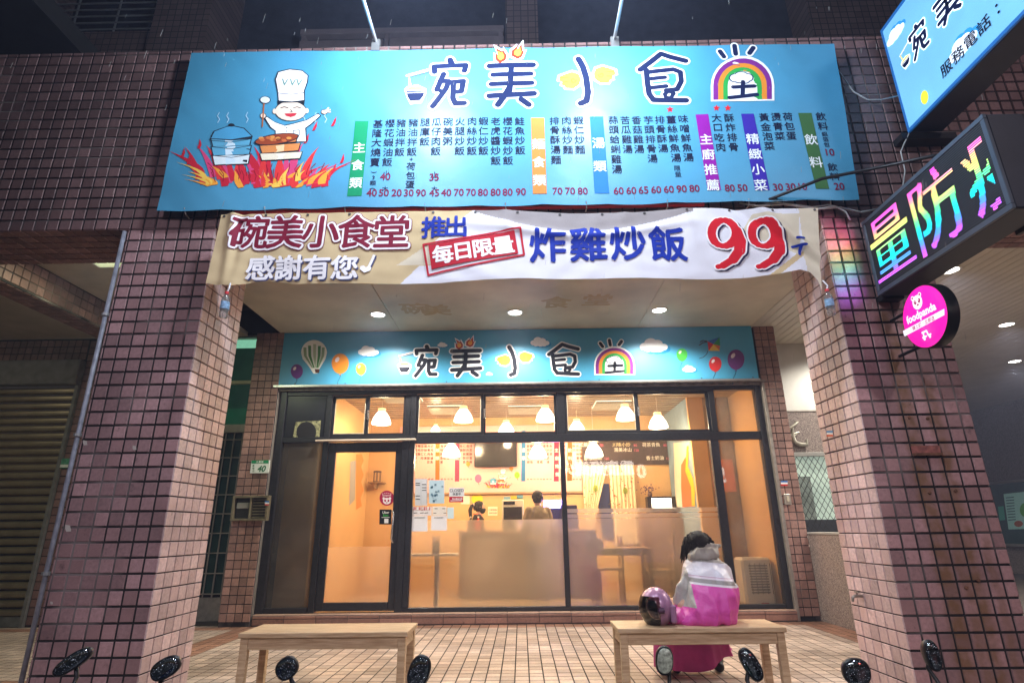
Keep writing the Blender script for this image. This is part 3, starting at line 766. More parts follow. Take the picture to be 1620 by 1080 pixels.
bpn.ell(1622, 806, 8, 11, pmat('#4E8A3A', .1), 2); bpn.ell(1612, 828, 7, 5, pmat('#8A4A2A', .08), 2); bpn.poly([(1579, 801), (1588, 800), (1591, 822), (1582, 823)], pmat('#3E8A78', .08), 1)
bpn.build('posters', nb)

# ================================================================== SHOP FRONT
sf = thing('glazed_storefront', 'black framed glass shop front with frosted lower panes and sliding upper windows', 'storefront', (0, 3.9, .14))
FR = mat('black_frame', (.016, .017, .021), .32, var=.5, vscale=30, bump=.25, bscale=180, spec=.5)
def bar(x0, x1, z0, z1, y0=3.87, y1=3.95, m=None, nm='frame', par=None, bv=.004):
    return MB().box(x0, x1, y0, y1, z0, z1).build(nm, m or FR, par or sf, bevel=bv)
bar(-3.56, -3.455, .14, 3.17, 3.85, 3.97)                # outer posts
bar(3.47, 3.555, .14, 3.17, 3.85, 3.97)
bar(-3.455, 3.47, 3.09, 3.18, 3.86, 3.96)
bar(-3.455, -2.865, .142, .205); bar(-1.625, 3.47, .142, .195)
bar(-3.455, -1.60, 2.40, 2.475); bar(-1.52, 3.47, 2.36, 2.475); bar(-1.60, -1.52, .197, 3.088, 3.86, 3.955)
bar(-1.705, -1.602, .143, 2.398, 3.862, 3.953)
bar(.572, .642, .197, 2.358, 3.866, 3.953); bar(2.735, 2.852, .197, 2.358, 3.864, 3.953)
bar(-2.855, -2.775, .143, 3.088, 3.86, 3.955)
bar(-1.68, -1.602, 2.477, 3.088); bar(.545, .665, 2.477, 3.088); bar(2.79, 2.87, 2.477, 3.088)
MB().box(-2.95, -1.50, 3.80, 3.86, 2.40, 2.425).build('rain_strip', mat('cream_strip', (.62, .52, .42), .5), sf, bevel=.004)
# silver jambs beside the frame
for a, b_ in ((-3.60, -3.563), (3.557, 3.60)): bar(a, b_, .0, 3.2, 3.79, 3.9, alu)
bar(-3.6, 3.6, 3.182, 3.206, 3.74, 3.95, mat('door_track', (.22, .19, .17), .4, metal=.4, var=.5, vscale=12)); bar(-3.58, 3.58, 3.150, 3.180, 3.80, 3.86, MATS['door_track'])
GL = glass_mat('clear_glass', film=.035); GLU = glass_mat('upper_glass', film=.05)
GD = glass_mat('dusty_brown_glass', tint=(.72, .62, .5), film=.17)
FROST = frosted_mat('frosted_film', .27, 1.12, .42); FROST2 = frosted_mat('thin_frosted_film', .20, 1.10, .28)
def pane(x0, x1, z0, z1, m, nm='pane', y=3.905, par=None):
    o = MB().box(x0, x1, y, y+.004, z0, z1).build(nm, m, par or sf); return o
def thinpane(x0, x1, z0, z1, m, nm='pane', y=3.905, par=None):
    return sheet([[(x0, y, z0), (x1, y, z0), (x1, y, z1), (x0, y, z1)]], nm, m, par or sf)
thinpane(-3.455, -2.855, .205, 2.40, GD)
thinpane(2.852, 3.47, .195, 2.36, GD); thinpane(2.87, 3.47, 2.475, 3.09, GD)
bar(-3.455, -2.855, 2.477, 3.088, 3.885, 3.925, mat('black_panel', (.014, .015, .02), .25, var=.2))
fh = None; 0 and fh.lathe([(.13, -.012), (.135, .0), (.12, .004), (.10, .02)], (-3.12, 3.87, 2.66), axis='Y', seg=26, sx=1)
0 and fh.build('fan_hole', mat('fan_hole_rim', (.05, .05, .04), .6, var=.6, vscale=30), sf, smooth='auto')
FP = Print({'Y': 3.884}, (1, 0, 0), (0, 0, 1), (0, -1, 0))
FP.poly([(468, 667), (508, 665), (505, 697), (462, 699)], mat('peeling_tape', (.34, .34, .18), .7, var=.9, vscale=26), 0)
FP.ell(485, 683, 15.5, 16.5, mat('fan_hole_dark', (.012, .012, .012), .9), 2); FP.build('tape_square', sf)
# upper sliding sashes
sash_fr = FR
for (x0, x1, yy, cream_) in ((-2.775, -2.255, 3.925, 1), (-2.255, -1.68, 3.89, 0), (-1.52, -.535, 3.89, 1), (-.535, .545, 3.925, 0), (.665, 1.725, 3.89, 1), (1.725, 2.79, 3.925, 0)):
    s = MB(); t_ = .042
    s.box(x0, x1, yy, yy+.03, 2.478, 2.478+t_); s.box(x0, x1, yy, yy+.03, 3.086-t_*.8, 3.086); s.box(x0, x0+t_*.8, yy, yy+.03, 2.478+t_, 3.086-t_*.8); s.box(x1-t_*.8, x1, yy, yy+.03, 2.478+t_, 3.086-t_*.8)
    so = s.build('sash', FR, sf)
    if cream_:
        e = MB(); a, b_, c, d = x0+t_*.8, x1-t_*.8, 2.478+t_, 3.086-t_*.8
        e.box(a, b_, yy-.004, yy+.004, c, c+.012); e.box(a, b_, yy-.004, yy+.004, d-.010, d); e.box(a, a+.010, yy-.004, yy+.004, c+.012, d-.010); e.box(b_-.010, b_, yy-.004, yy+.004, c+.012, d-.010)
        e.build('seal', mat('cream_seal', (.55, .48, .36), .5, var=.1), so)
    thinpane(x0+t_*.8, x1-t_*.8, 2.478+t_, 3.086-t_*.8, GLU, 'pane', yy+.015)
for x in (-2.235, -.515, 1.745):
    m_ = MB(); m_.box(x-.014, x+.012, 3.872, 3.886, 2.72, 2.86); m_.box(x-.006, x+.006, 3.855, 3.873, 2.76, 2.82); m_.build('catch', mat('bright_steel', (.6, .6, .6), .25, metal=.9, var=0), sf, bevel=.002)
# lower panes: clear above, film below
thinpane(-1.60, .572, 1.30, 2.36, GL); thinpane(-1.60, .572, .195, 1.297, FROST, 'frosted_pane')
thinpane(.642, 2.735, 1.435, 2.36, GL); thinpane(.642, 2.735, .195, 1.300, FROST2, 'frosted_pane')
for z0, z1 in ((1.305, 1.362), (1.374, 1.432)): thinpane(.642, 2.735, z0, z1, FROST2, 'frosted_band')
thinpane(.642, 2.735, 1.3601, 1.376, GL, 'pane', 3.9055)
# door
dr = thing('glass_door', 'glass entrance door in a wide black frame with a steel pull handle', 'door', (-2.24, 3.9, .14))
bar(-2.772, -2.665, .16, 2.39, 3.885, 3.935, par=dr); bar(-1.795, -1.708, .16, 2.39, 3.885, 3.935, par=dr)
bar(-2.665, -1.795, 2.25, 2.39, 3.885, 3.935, par=dr); bar(-2.665, -1.795, .16, .265, 3.885, 3.935, par=dr)
thinpane(-2.665, -1.795, .965, 2.25, GL, 'pane', par=dr); thinpane(-2.665, -1.795, .265, .965, FROST, 'frosted_pane', par=dr)
hb = MB(); hb.tube([U(621, 808, Y=3.885), U(621, 808, Y=3.83), U(622.5, 812, Y=3.81), U(619, 852, Y=3.81), U(621, 857, Y=3.83), U(623, 858, Y=3.885)], .0125, 10)
hb.build('handle', MATS['bright_steel'], dr, smooth=True)
# stone step
stp = thing('entrance_step', 'low reddish tiled step under the shop window', 'step', (0, 3.85, 0))
MB().box(-3.55, 3.555, 3.778, 4.0, 0, .128).build('step_core', grout_pale, stp)
sm = tile_mat('step_tile', (.36, .19, .14), (.32, .17, .12), rough=.5)
sit = []
for i in range(17):
    xx = -3.54+i*.418
    for (zc, hh) in ((.047, .07), (.104, .032)): sit.append((Vector((xx+.205, 3.778, zc)), Vector((1, 0, 0)), Vector((0, 0, 1)), Vector((0, -1, 0)), .412, hh, sm))
    sit.append((Vector((xx+.205, 3.824, .128)), Vector((1, 0, 0)), Vector((0, 1, 0)), Vector((0, 0, 1)), .412, .09, mat('step_top_tile', (.46, .30, .22), .5, rnd=.15)))
lay_tiles(stp, sit, .009, 'step_tile', minpx=1)

# ================================================================== INTERIOR
ochre = mat('ochre_wall', (.66, .41, .18), .6, var=.08, vscale=2)
inn = thing('dining_room', 'warm ochre dining room behind the shop window', 'room', (0, 5.2, .14))
MB().box(-3.5, 3.55, 3.97, 6.7, .06, .138).build('room_floor', mat('room_floor_tile', (.45, .33, .22), .3, var=.1), inn)
MB().box(-3.5, 3.55, 3.97, 6.7, 3.22, 3.3).build('room_ceiling', mat('tan_plank_ceiling', (.42, .33, .22), .35, var=.3, vscale=4), inn)
for k in range(14): MB().box(-2.86, 2.78, 4.1+k*.18, 4.1+k*.18+.006, 3.214, 3.2199).build('ceiling_joint', mat('plank_joint', (.2, .14, .09), .6), inn)
MB().box(-2.9, 2.82, 6.5, 6.6, .138, 3.22).build('back_wall', ochre, inn)
MB().box(-2.96, -2.87, 4.0, 6.5, .138, 3.22).build('side_wall', ochre, inn)
MB().box(2.78, 2.86, 5.0, 6.5, .138, 3.22).build('side_wall', mat('mural_blue_wall', (.22, .33, .42), .6, var=.25, vscale=3), inn)
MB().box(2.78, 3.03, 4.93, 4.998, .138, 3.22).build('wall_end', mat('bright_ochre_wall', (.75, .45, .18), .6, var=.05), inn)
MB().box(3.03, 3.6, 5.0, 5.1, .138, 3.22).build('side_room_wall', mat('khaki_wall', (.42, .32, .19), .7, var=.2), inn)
MB().box(3.48, 3.56, 3.98, 5.0, .138, 3.22).build('side_room_wall', ochre, inn)
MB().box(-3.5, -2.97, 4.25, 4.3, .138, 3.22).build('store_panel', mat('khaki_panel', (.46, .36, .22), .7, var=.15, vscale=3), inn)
# mural: orange wave and yellow band on the side wall
mu = Print({'X': 2.78}, (0, 1, 0), (0, 0, 1), (-1, 0, 0), base=.004)
mu.poly([(1066, 700), (1090, 700), (1088, 735), (1094, 760), (1098, 800), (1070, 802), (1068, 770)], pmat('#D9D0B8'), 0)
mu.poly([(1078, 735), (1085, 722), (1088, 745), (1096, 768), (1099, 800), (1080, 802), (1078, 770)], pmat('#E8703A'), 1)
mu.poly([(1087, 705), (1090, 705), (1089, 738), (1097, 756), (1100, 775), (1100, 800), (1095, 800), (1094, 770), (1085, 745)], pmat('#F2B52A'), 2)
mu.build('wall_mural', inn)
# pink menu panel
pp = thing('pink_menu_wall', 'pink menu panel with coloured title strips on the back wall', 'menu panel', (-.6, 6.48, 1.8))
zb = U(700, 779, Y=6.47).z; zt = U(700, 674, Y=6.47).z
xr = U(920, 740, Y=6.47).x
MB().box(-2.3, xr, 6.47, 6.499, zb, zt).build('panel', mat('pink_panel', (.85, .44, .40), .5, var=.04, emit=.0), pp)
MB().box(-2.3, xr, 6.45, 6.499, zb-.035, zb-.002).build('wood_ledge', mat('ledge_wood', (.45, .25, .12), .5), pp)
q = Print({'Y': 6.47}, (1, 0, 0), (0, 0, 1), (0, -1, 0))
def p2(x, y): return 620+x/2.843, 600+y/2.843
for x0, x1, y0, y1, c, tx in ((197, 216, 300, 452, '#EE6A1E', '飯類'), (285, 305, 300, 458, '#8E3A58', '小菜'), (583, 602, 290, 458, '#2F6FA0', '湯類'), (730, 752, 290, 458, '#C22440', '主廚推薦'), (790, 812, 290, 455, '#7A5A1C', '飲料')):
    q.poly([p2(x0, y0-60), p2(x1, y0-60), p2(x1-2, y1), p2(x0-2, y1)], pmat(c), 0)
    q.column(tx, *p2((x0+x1)/2-1, 318), 6.6, pmat('#F4E8DC'), 1, 1.9)
ink = pmat('#5A2C22')
dish = '炒麵飯湯蛋滷豆魚雞排骨菜青蝦仁肉絲酥炸'
for (xa, xb) in ((80, 190), (225, 280), (312, 362), (612, 722), (760, 786), (818, 850)):
    x = xa
    while x < xb:
        q.column(''.join(random.choice(dish) for _ in range(random.randint(3, 6))), *p2(x, 312-30), 4.6, ink, 0, 1.35, .02)
        q.text(random.choice(['40', '50', '70', '80']), *p2(x, 448), 3.6, ink, 0, .02)
        x += 14.5
for cx, cy_, r_, c in ((343, 380, 9, '#F09A3C'), (388, 445, 15, '#A8688E'), (537, 400, 9, '#F08A3A'), (563, 430, 12, '#7CB82E')):
    a, b_ = p2(cx, cy_); q.ell(a, b_, r_/2.843, r_/2.843*1.25, pmat(c), 1); q.stroke([(a, b_+r_/2.6), (a+1.5, b_+r_/1.5)], .7, pmat('#8A5040'), 1)
q.build('menu_print', pp)

# ---- cartoon cook with steamers on flames, drawn in strokes
def cook(P, ox, oy, s, L=0):
    """a cartoon cook, two steamers and a bed of flames; 250 x 180 units scaled by s"""
    def mk(ax, bx, ay, by):
        def T(pts): return [(ox+s*(ax+bx*x-292), oy+s*(ay+by*y-110)) for x, y in pts]
        return T
    TC = mk(341, .62, 139.7, .45); TS = mk(323, .73, 145, .54); TB = mk(323.6, .69, 114, .66); TF = mk(292, .78, 65, .9)
    rng = random.Random(3)
    K = pmat('#1E2430'); Wt = pmat('#F4F6F8'); skin = pmat('#E9D3C0')
    reds = [pmat('#C8253A'), pmat('#E03A3A'), pmat('#D8487A'), pmat('#F2A23A'), pmat('#F6C957')]
    def E(T, x, y, rx, ry, m, l, rot=0):
        (cx, cy_), (c2, _), (_, c3) = T([(x, y), (x+rx, y), (x, y+ry)]); P.ell(cx, cy_, abs(c2-cx), abs(c3-cy_), m, l, rot)
    # flames: curling tongues drawn along bent spines
    def tongue(x, y, h, lean, wd, m, l, curl):
        lf, rt_ = [], []
        for k in range(9):
            t = k/8; cx = x+lean*t*t+curl*math.sin(t*4.2); cy_ = y-h*t; w_ = wd*(1-t)**.8*(.75+.5*math.sin(t*3.1))
            lf.append((cx-w_, cy_+w_*.2)); rt_.append((cx+w_, cy_-w_*.1))
        P.poly(TF(lf+rt_[::-1]), m, l)
    for k in range(64):
        x = 22+rng.random()*285; y = 244+rng.uniform(-4, 14); big = k < 40
        lean = (x-165)*.40+rng.uniform(-16, 16); h = rng.uniform(24, 66)*(1 if big else .5)
        c = reds[rng.choice([0, 0, 1, 1, 2, 2]) if big else rng.choice([3, 3, 4, 4, 1])]
        tongue(x, y, h, lean, rng.uniform(6, 13)*(1 if big else .8), c, L+.012*k, rng.uniform(-6, 6))
    for k in range(26):
        x = 30+rng.random()*270; y = 236+rng.uniform(-6, 14); P.stroke(TF([(x, y), (x+rng.uniform(-4, 4), y-8), (x+(x-165)*.08, y-17)]), 1.1*s, pmat('#8A1428'), L+.9)
    for x, y, a in ((-4, 205, 50), (8, 218, 60), (30, 190, 70), (245, 180, 35), (262, 158, 30), (300, 150, 22), (318, 215, 50), (300, 232, 35)):
        tongue(x, y, 17, 12*math.cos(R(a)), 3.6, reds[0], L+1, 2)
    for x in (30, 50, 92, 215, 240, 262): P.stroke(TS([(x, 92), (x+4, 82), (x-1, 72), (x+3, 62)]), 1.0*s, pmat('#BFE0F0'), L+.95)
    T = TC
    P.poly(T([(150, 118), (176, 130), (198, 124), (232, 112), (262, 88), (270, 98), (246, 128), (232, 142), (234, 190), (152, 190), (152, 150), (140, 140), (124, 108), (128, 98), (138, 104)]), K, L+1.2)
    P.poly(T([(152, 121), (177, 133), (198, 127), (232, 115), (261, 92), (267, 97), (244, 126), (229, 141), (231, 188), (154, 188), (154, 150), (142, 138), (128, 107), (131, 102), (137, 107)]), Wt, L+1.5)
    P.stroke(T([(198, 150), (214, 148), (214, 166), (200, 168), (198, 150)]), 1.1*s, K, L+1.8)
    for y in (140, 152, 164, 176): E(T, 182, y, 1.8, 2.2, K, L+1.8)
    E(T, 278, 84, 9, 9, K, L+1.6); E(T, 278, 84, 7.4, 7, skin, L+1.9)
    for a in (-50, -20, 10): P.stroke(T([(280, 82), (280+13*math.cos(R(a)), 82+15*math.sin(R(a)))]), 2.6*s, skin, L+1.9)
    E(T, 122, 98, 8, 10, K, L+1.6); E(T, 122, 98, 6.4, 8, skin, L+1.9)
    P.stroke(T([(120, 136), (124, 56)]), 2.2*s, pmat('#A8603A'), L+2.1); E(T, 127, 42, 14, 13, K, L+2.1); E(T, 127, 42, 12, 11, pmat('#DCE8EE'), L+2.4)
    # head and tall hat
    E(T, 192, 80, 41, 36, K, L+2.2); E(T, 192, 81, 39.4, 34, skin, L+2.5)
    E(T, 151, 82, 5, 9, skin, L+2.6); E(T, 233, 80, 5, 9, skin, L+2.6)
    P.poly(T([(160, 62), (158, 44), (228, 42), (226, 60), (218, 50), (168, 52)]), K, L+2.7)
    for x in (176, 208): P.stroke(T([(x-9, 70), (x, 66), (x+9, 70)]), 1.4*s, K, L+2.9)
    P.stroke(T([(192, 76), (196, 84), (190, 85)]), 1.1*s, K, L+2.9)
    P.poly(T([(176, 90), (208, 88), (204, 98), (192, 103), (180, 98)]), pmat('#C23040'), L+2.9)
    P.poly(T([(160, 46), (158, 12), (152, -30), (160, -56), (190, -66), (222, -62), (238, -44), (236, -20), (228, 10), (228, 44), (194, 50)]), K, L+2.8)
    P.poly(T([(162, 44), (160, 12), (155, -29), (162, -53), (190, -63), (221, -59), (235, -43), (233, -20), (225, 10), (226, 42), (194, 47)]), pmat('#F2EEF2'), L+3.1)
    P.stroke(T([(160, 18), (194, 22), (227, 16)]), 1.1*s, K, L+3.3)
    for x in (172, 192, 208): P.stroke(T([(x, -30), (x+4, -10), (x+12, -28)]), 1.8*s, pmat('#5E8A80'), L+3.3)
    # blue steamer stack
    T = TS
    def basket(cx, cy_, w_, h_, c, c2, tilt=0, lid=False):
        P.poly(T([(cx-w_, cy_-h_), (cx+w_, cy_-h_-tilt), (cx+w_*.9, cy_+h_-tilt), (cx-w_*.9, cy_+h_)]), K, L+3.4)
        P.poly(T([(cx-w_+2, cy_-h_+1), (cx+w_-2, cy_-h_+1-tilt), (cx+w_*.9-2, cy_+h_-2-tilt), (cx-w_*.9+2, cy_+h_-2)]), c, L+3.7)
        P.poly(T([(cx-w_*.3, cy_-h_+2), (cx+w_*.2, cy_-h_+1-tilt*.6), (cx+w_*.18, cy_+h_-3-tilt*.6), (cx-w_*.28, cy_+h_-3)]), c2, L+3.8)
    for i, (y, w_) in enumerate(((205, 41), (178, 44), (152, 45))): basket(60, y, w_, 14, pmat('#5FA8C8') if i else pmat('#DDE9EC'), pmat('#CFE4EE'), 6)
    P.poly(T([(14, 142), (22, 118), (50, 104), (62, 100), (88, 108), (106, 132), (104, 140), (60, 146)]), K, L+4); P.poly(T([(17, 140), (24, 120), (50, 106), (62, 103), (86, 110), (103, 132), (60, 143)]), pmat('#4C9CC6'), L+4.3)
    E(T, 60, 100, 7, 5, K, L+4.4)
    for y in (146, 165, 190): P.stroke(T([(16, y), (60, y+5), (104, y-6)]), 1.0*s, K, L+4.1)
    T = TB
    basket(176, 205, 50, 9, pmat('#E8DCC4'), pmat('#F4EEDC'), 4); basket(174, 187, 48, 10, pmat('#D98A4E'), pmat('#F0D0A0'), 6); basket(170, 170, 46, 8, pmat('#C97A42'), pmat('#EAC088'), 8)
    E(T, 166, 162, 52, 13, K, L+4.2, -8); E(T, 166, 162, 49, 11, pmat('#9A4428'), L+4.5, -8)
    for k in range(14): E(T, 166+36*math.cos(k*2.4)*((k % 5)/5+.2), 161+7*math.sin(k*2.4)*((k % 5)/5+.2), 6, 3.4, pmat(('#C86A3A', '#D8904A', '#7A3020')[k % 3]), L+4.6+.01*k)
cookp = Print({'Y': 6.47}, (1, 0, 0), (0, 0, 1), (0, -1, 0), base=.008)
cook(cookp, 768, 741, .165, 0); cookp.build('cook_picture', pp)
# television
tv = thing('television', 'black flat television hanging high on the pink menu wall', 'television', tuple(U(785, 720, Y=6.4)))
a = U(751, 690, Y=6.4); b_ = U(818, 738, Y=6.4)
MB().box(a.x, b_.x, 6.36, 6.42, b_.z, a.z+.02).build('screen_case', mat('tv_black', (.012, .012, .013), .25, var=0), tv, bevel=.01)
MB().box(a.x+.02, b_.x-.02, 6.355, 6.362, b_.z+.02, a.z).build('screen', mat('tv_screen', (.02, .018, .016), .12, spec=.7, var=0), tv)
MB().box((a.x+b_.x)/2-.1, (a.x+b_.x)/2+.1, 6.42, 6.47, b_.z+.1, a.z-.1).build('wall_bracket', MATS['tv_black'], tv)
# chalk board
cbk = thing('chalk_board', 'dark chalk board with handwritten specials right of the pink menu', 'chalkboard', tuple(U(990, 717, Y=6.45)))
a = U(920, 690, Y=6.45); b_ = U(1063, 734, Y=6.45); b_.x = min(b_.x, 2.77)
MB().box(a.x, b_.x, 6.45, 6.49, b_.z, a.z+.03).build('board', mat('chalk_black', (.05, .03, .025), .7, var=.3, vscale=8), cbk)
cq = Print({'Y': 6.45}, (1, 0, 0), (0, 0, 1), (0, -1, 0))
for row, yy in enumerate((703, 711, 724)):
    for (xx, tx) in (((930, '紅燒牛腩'), (983, '川味小炒'), (1030, '荷茶青魚')), ((930, ''), (985, '湯美冰山'), (1030, '')), ((938, '蔥炒水煎'), (985, ''), (1036, '香士奶油')))[row]:
        if tx: cq.text(tx, xx, yy, 7.2, pmat('#E6D8A8' if (row+xx) % 2 else '#F0ECE0'), 0, .0)
        if tx: cq.text('120' if row else '80', xx+22, yy+1, 5.5, pmat('#D8607A'), 0, .0)
cq.build('chalk_lettering', cbk)
# curtains
cu_m = mat('cream_leaf_curtain', (.82, .66, .42), .8, var=.12, vscale=8)
cur = thing('patterned_curtains', 'cream curtains with small tree and leaf print under the chalk board', 'curtain', tuple(U(960, 770, Y=6.4)))
def curtain(xa, xb, y0, y1, tie):
    b = MB(); b.closed = False; n_ = 40; m_ = 12; vs = []
    for j in range(m_+1):
        v = j/m_
        for i in range(n_+1):
            u_ = i/n_; xl = xa+(tie*v if tie > 0 else 0); xr_ = xb+(tie*v if tie < 0 else 0)
            X = U(xl+(xr_-xl)*u_, 740, Y=6.4).x
            z = y0+(y1-y0)*v; vs.append((X, 6.40+.022*math.sin(u_*2*math.pi*7+v)*(.6+.4*v), z))
    fs = [(j*(n_+1)+i, j*(n_+1)+i+1, (j+1)*(n_+1)+i+1, (j+1)*(n_+1)+i) for j in range(m_) for i in range(n_)]
    b.add(vs, fs); return b.build('curtain', cu_m, cur, smooth=True)
zt_, zb_ = U(960, 736, Y=6.4).z, .9
curtain(921, 962, zt_, zb_, -36); curtain(963, 1003, zt_, zb_, 0)
kq = Print({'Y': 6.37}, (1, 0, 0), (0, 0, 1), (0, -1, 0))
rr_ = random.Random(5)
for k in range(70):
    xx = rr_.uniform(924, 1001); yy = rr_.uniform(738, 800)
    if 940 < xx < 962 and yy > 745: continue
    kq.ell(xx, yy, rr_.uniform(.5, 1.2), rr_.uniform(.8, 1.7), pmat(rr_.choice(['#C0502A', '#8A7A30', '#B8442A', '#6A7A2A'])), 0, rr_.uniform(0, 180), 7)
for xx, yy in ((989, 776), (942, 772)): kq.ell(xx, yy, 4, 5.5, pmat('#8A9A3A'), 1, 0, 9); kq.stroke([(xx, yy), (xx, yy+10)], .9, pmat('#6A5A2A'), 1)
kq.build('leaf_print', cur)
MB().box(U(945, 760, Y=6.46).x, U(963, 760, Y=6.46).x, 6.46, 6.495, 1.0, 1.95).build('dark_gap', mat('navy_cloth', (.02, .03, .10), .8), cur)
# lit light box on the cabinet
lb = thing('lit_counter_box', 'small black framed light box glowing white right of the curtains', 'light box', tuple(U(1047, 792, Y=6.2)))
a = U(1024, 785, Y=6.2); b_ = U(1070, 801, Y=6.2)
MB().box(a.x, b_.x, 6.2, 6.4, b_.z-.1, a.z).build('box', mat('tv_black', (.012,)*3), lb, bevel=.006)
MB().box(a.x+.07, b_.x-.08, 6.192, 6.199, b_.z-.02, a.z-.03).build('lit_face', mat('white_box_glow', (1, 1, .9), .5, emit=2.2, ecol=(1, .98, .85), var=0), lb)
cab = thing('side_cabinet', 'dark cabinet that carries the small light box', 'cabinet', (2.3, 6.2, .14))
MB().box(a.x-.2, 2.77, 6.08, 6.47, .138, b_.z-.101).build('cabinet_body', mat('brown_cabinet', (.20, .11, .06), .5), cab, bevel=.006); MB().box(a.x-.15, 2.2, 6.07, 6.079, .2, 1.2).build('cabinet_door', MATS['brown_cabinet'], cab)
fp_ = thing('dried_flowers', 'small bunch of dark dried flowers on the light box', 'flowers', tuple(U(1028, 780, Y=6.3)))
c0 = Vector((U(1028, 777, Y=6.3).x, 6.3, a.z)); fb = MB(); rr_ = random.Random(2)
MB().lathe([(.03, .001), (.045, .03), (.03, .09)], c0, seg=12).build('vase', mat('dark_vase', (.1, .05, .04), .4), fp_, smooth=True)
for k in range(60):
    d = Vector((rr_.gauss(0, .07), rr_.gauss(0, .05), .14+rr_.gauss(0, .04))); fb.lathe([(.001, -.012), (.013, 0), (.001, .012)], c0+d, seg=5)
fb.build('blossoms', mat('plum_blossom', (.16, .07, .12), .8, var=.4), fp_, kind='stuff')

# pendants
pend_m = mat('lamp_shade_glow', (1, .95, .85), .4, emit=3.2, ecol=(1, .88, .68), var=0)
pend_top = mat('lamp_collar_glow', (.9, .6, .3), .5, emit=1.1, ecol=(1, .62, .26), var=0)
def pendant_proto():
    t = thing('pendant_lamp', 'x', 'pendant lamp', (0, 0, 0), 'white bell pendant lamps in the dining room')
    MB().lathe([(.150, 0), (.156, .01), (.150, .05), (.128, .11), (.095, .165), (.068, .20), (.060, .205), (.062, .2), (.09, .16), (.122, .105), (.143, .05), (.146, .01)], seg=28).build('shade', pend_m, t, smooth=True)
    MB().lathe([(.062, .2), (.064, .255), (.05, .262), (.012, .264)], seg=20).build('wooden_collar', pend_top, t, smooth='auto')
    MB().tube([(0, 0, .26), (0, 0, .9)], .004, 6).build('cord', mat('white_cord', (.7, .6, .5), .5, var=0), t)
    return t
pp0 = pendant_proto(); used = False
plist = [(603, 671, 4.75, 1, 'pendant lamp in the left upper window, over the door'), (733, 667, 4.75, 1, 'big pendant lamp in the left sash of the middle upper window'),
         (863, 666, 4.75, 1, 'pendant lamp at the right edge of the middle upper window'), (990, 664, 4.75, 1, 'big pendant lamp beside the sash bar of the right upper window'),
         (1042, 677, 4.9, 1, 'pendant lamp in the rightmost sash of the upper windows'), (801, 686, 5.9, .95, 'lower pendant lamp just above the television'),
         (913, 684, 5.9, .95, 'lower pendant lamp at the left of the right upper window'), (714, 722, 5.5, 1, 'pendant lamp hanging in front of the purple title strip'),
         (851, 724, 5.5, 1, 'pendant lamp hanging right of the television in front of the blue strip'), (940, 722, 5.5, 1, 'pendant lamp hanging in front of the chalk board'),
         (689, 684, 6.2, .6, 'small far pendant lamp in the left sash of the middle upper window')]
for (px_, py_, yy, s, lab) in plist:
    c = U(px_, py_, Y=yy)
    o = pp0 if not used else copy_tree(pp0); used = True
    o.location = c; o.scale = (s, s, s); o['label'] = lab
    lamp('POINT', 'pendant_bulb', (c.x, c.y, c.z-.06), 33*s*s, (1, .70, .38), .07)
# ceiling grille lights
for i, (x, y) in enumerate(((-1.3, 5.6), (.1, 5.7), (1.6, 5.4), (-1.9, 4.6))):
    t = thing('grille_light', ['louvred ceiling light seen over the left big pendant', 'louvred ceiling light above the television', 'louvred ceiling light beside the rightmost big pendant', 'louvred ceiling light inside above the door'][i], 'ceiling light', (x, y, 3.2), 'louvred ceiling lights in the dining room')
    MB().box(x-.3, x+.3, y-.3, y+.3, 3.205, 3.212).build('light_back', mat('grille_glow', (1, .9, .7), .5, emit=1.6, ecol=(1, .85, .6), var=0), t)
    for k in range(9): MB().box(x-.3, x+.3, y-.3+k*.07, y-.3+k*.07+.012, 3.17, 3.204).build('louvre', mat('louvre_metal', (.6, .55, .45), .3, metal=.7), t)

# counter with gear
ct = thing('counter', 'brown service counter seen blurred behind the frosted glass', 'counter', (.0, 5.55, .14))
MB().box(-1.0, 1.15, 5.45, 5.85, .138, 1.12).build('counter_body', mat('dark_counter_wood', (.16, .09, .05), .5), ct, bevel=.01); MB().box(-1.05, 1.2, 5.40, 5.9, 1.122, 1.16).build('counter_top', mat('counter_top', (.35, .22, .12), .3), ct, bevel=.006)
oven = thing('steam_cabinet', 'white cabinet with a dark glass front between the two staff', 'steam cabinet', tuple(U(812, 820, Y=5.7)))
a = U(794, 790, Y=5.6); b_ = U(829, 830, Y=5.6)
MB().box(a.x, b_.x, 5.6, 5.88, 1.162, a.z).build('cabinet_body', mat('cream_enamel', (.75, .68, .52), .35, var=.05), oven, bevel=.01)
MB().box(a.x+.03, b_.x-.03, 5.59, 5.599, 1.18, a.z-.12).build('glass_front', mat('oven_dark', (.03, .025, .02), .15, var=.5), oven); MB().box(a.x+.03, a.x+.22, 5.59, 5.599, a.z-.08, a.z-.03).build('control_strip', MATS['tv_black'], oven)
pk = MB(); 
for k, (dx, c_) in enumerate(((.08, '#7FB0C8'), (.2, '#D8C83A'), (.3, '#6AA0B0'))): pk.box(a.x+dx-.05, a.x+dx+.06, 5.62, 5.8, a.z+.002+.01*k, a.z+.05+.012*k, pmat(c_))
tag(pk.build('folded_bags', None, None), 'folded blue and yellow packets on the white cabinet', 'packets')
mon = thing('till_screen', 'till screen glowing violet beside the man in the jacket', 'screen', tuple(U(872, 800, Y=5.6)))
a = U(858, 790, Y=5.6); b_ = U(913, 803, Y=5.6)
MB().box(a.x, b_.x, 5.6, 5.75, 1.162, b_.z+.05).build('till_body', mat('navy_plastic', (.02, .02, .06), .4), mon, bevel=.008)
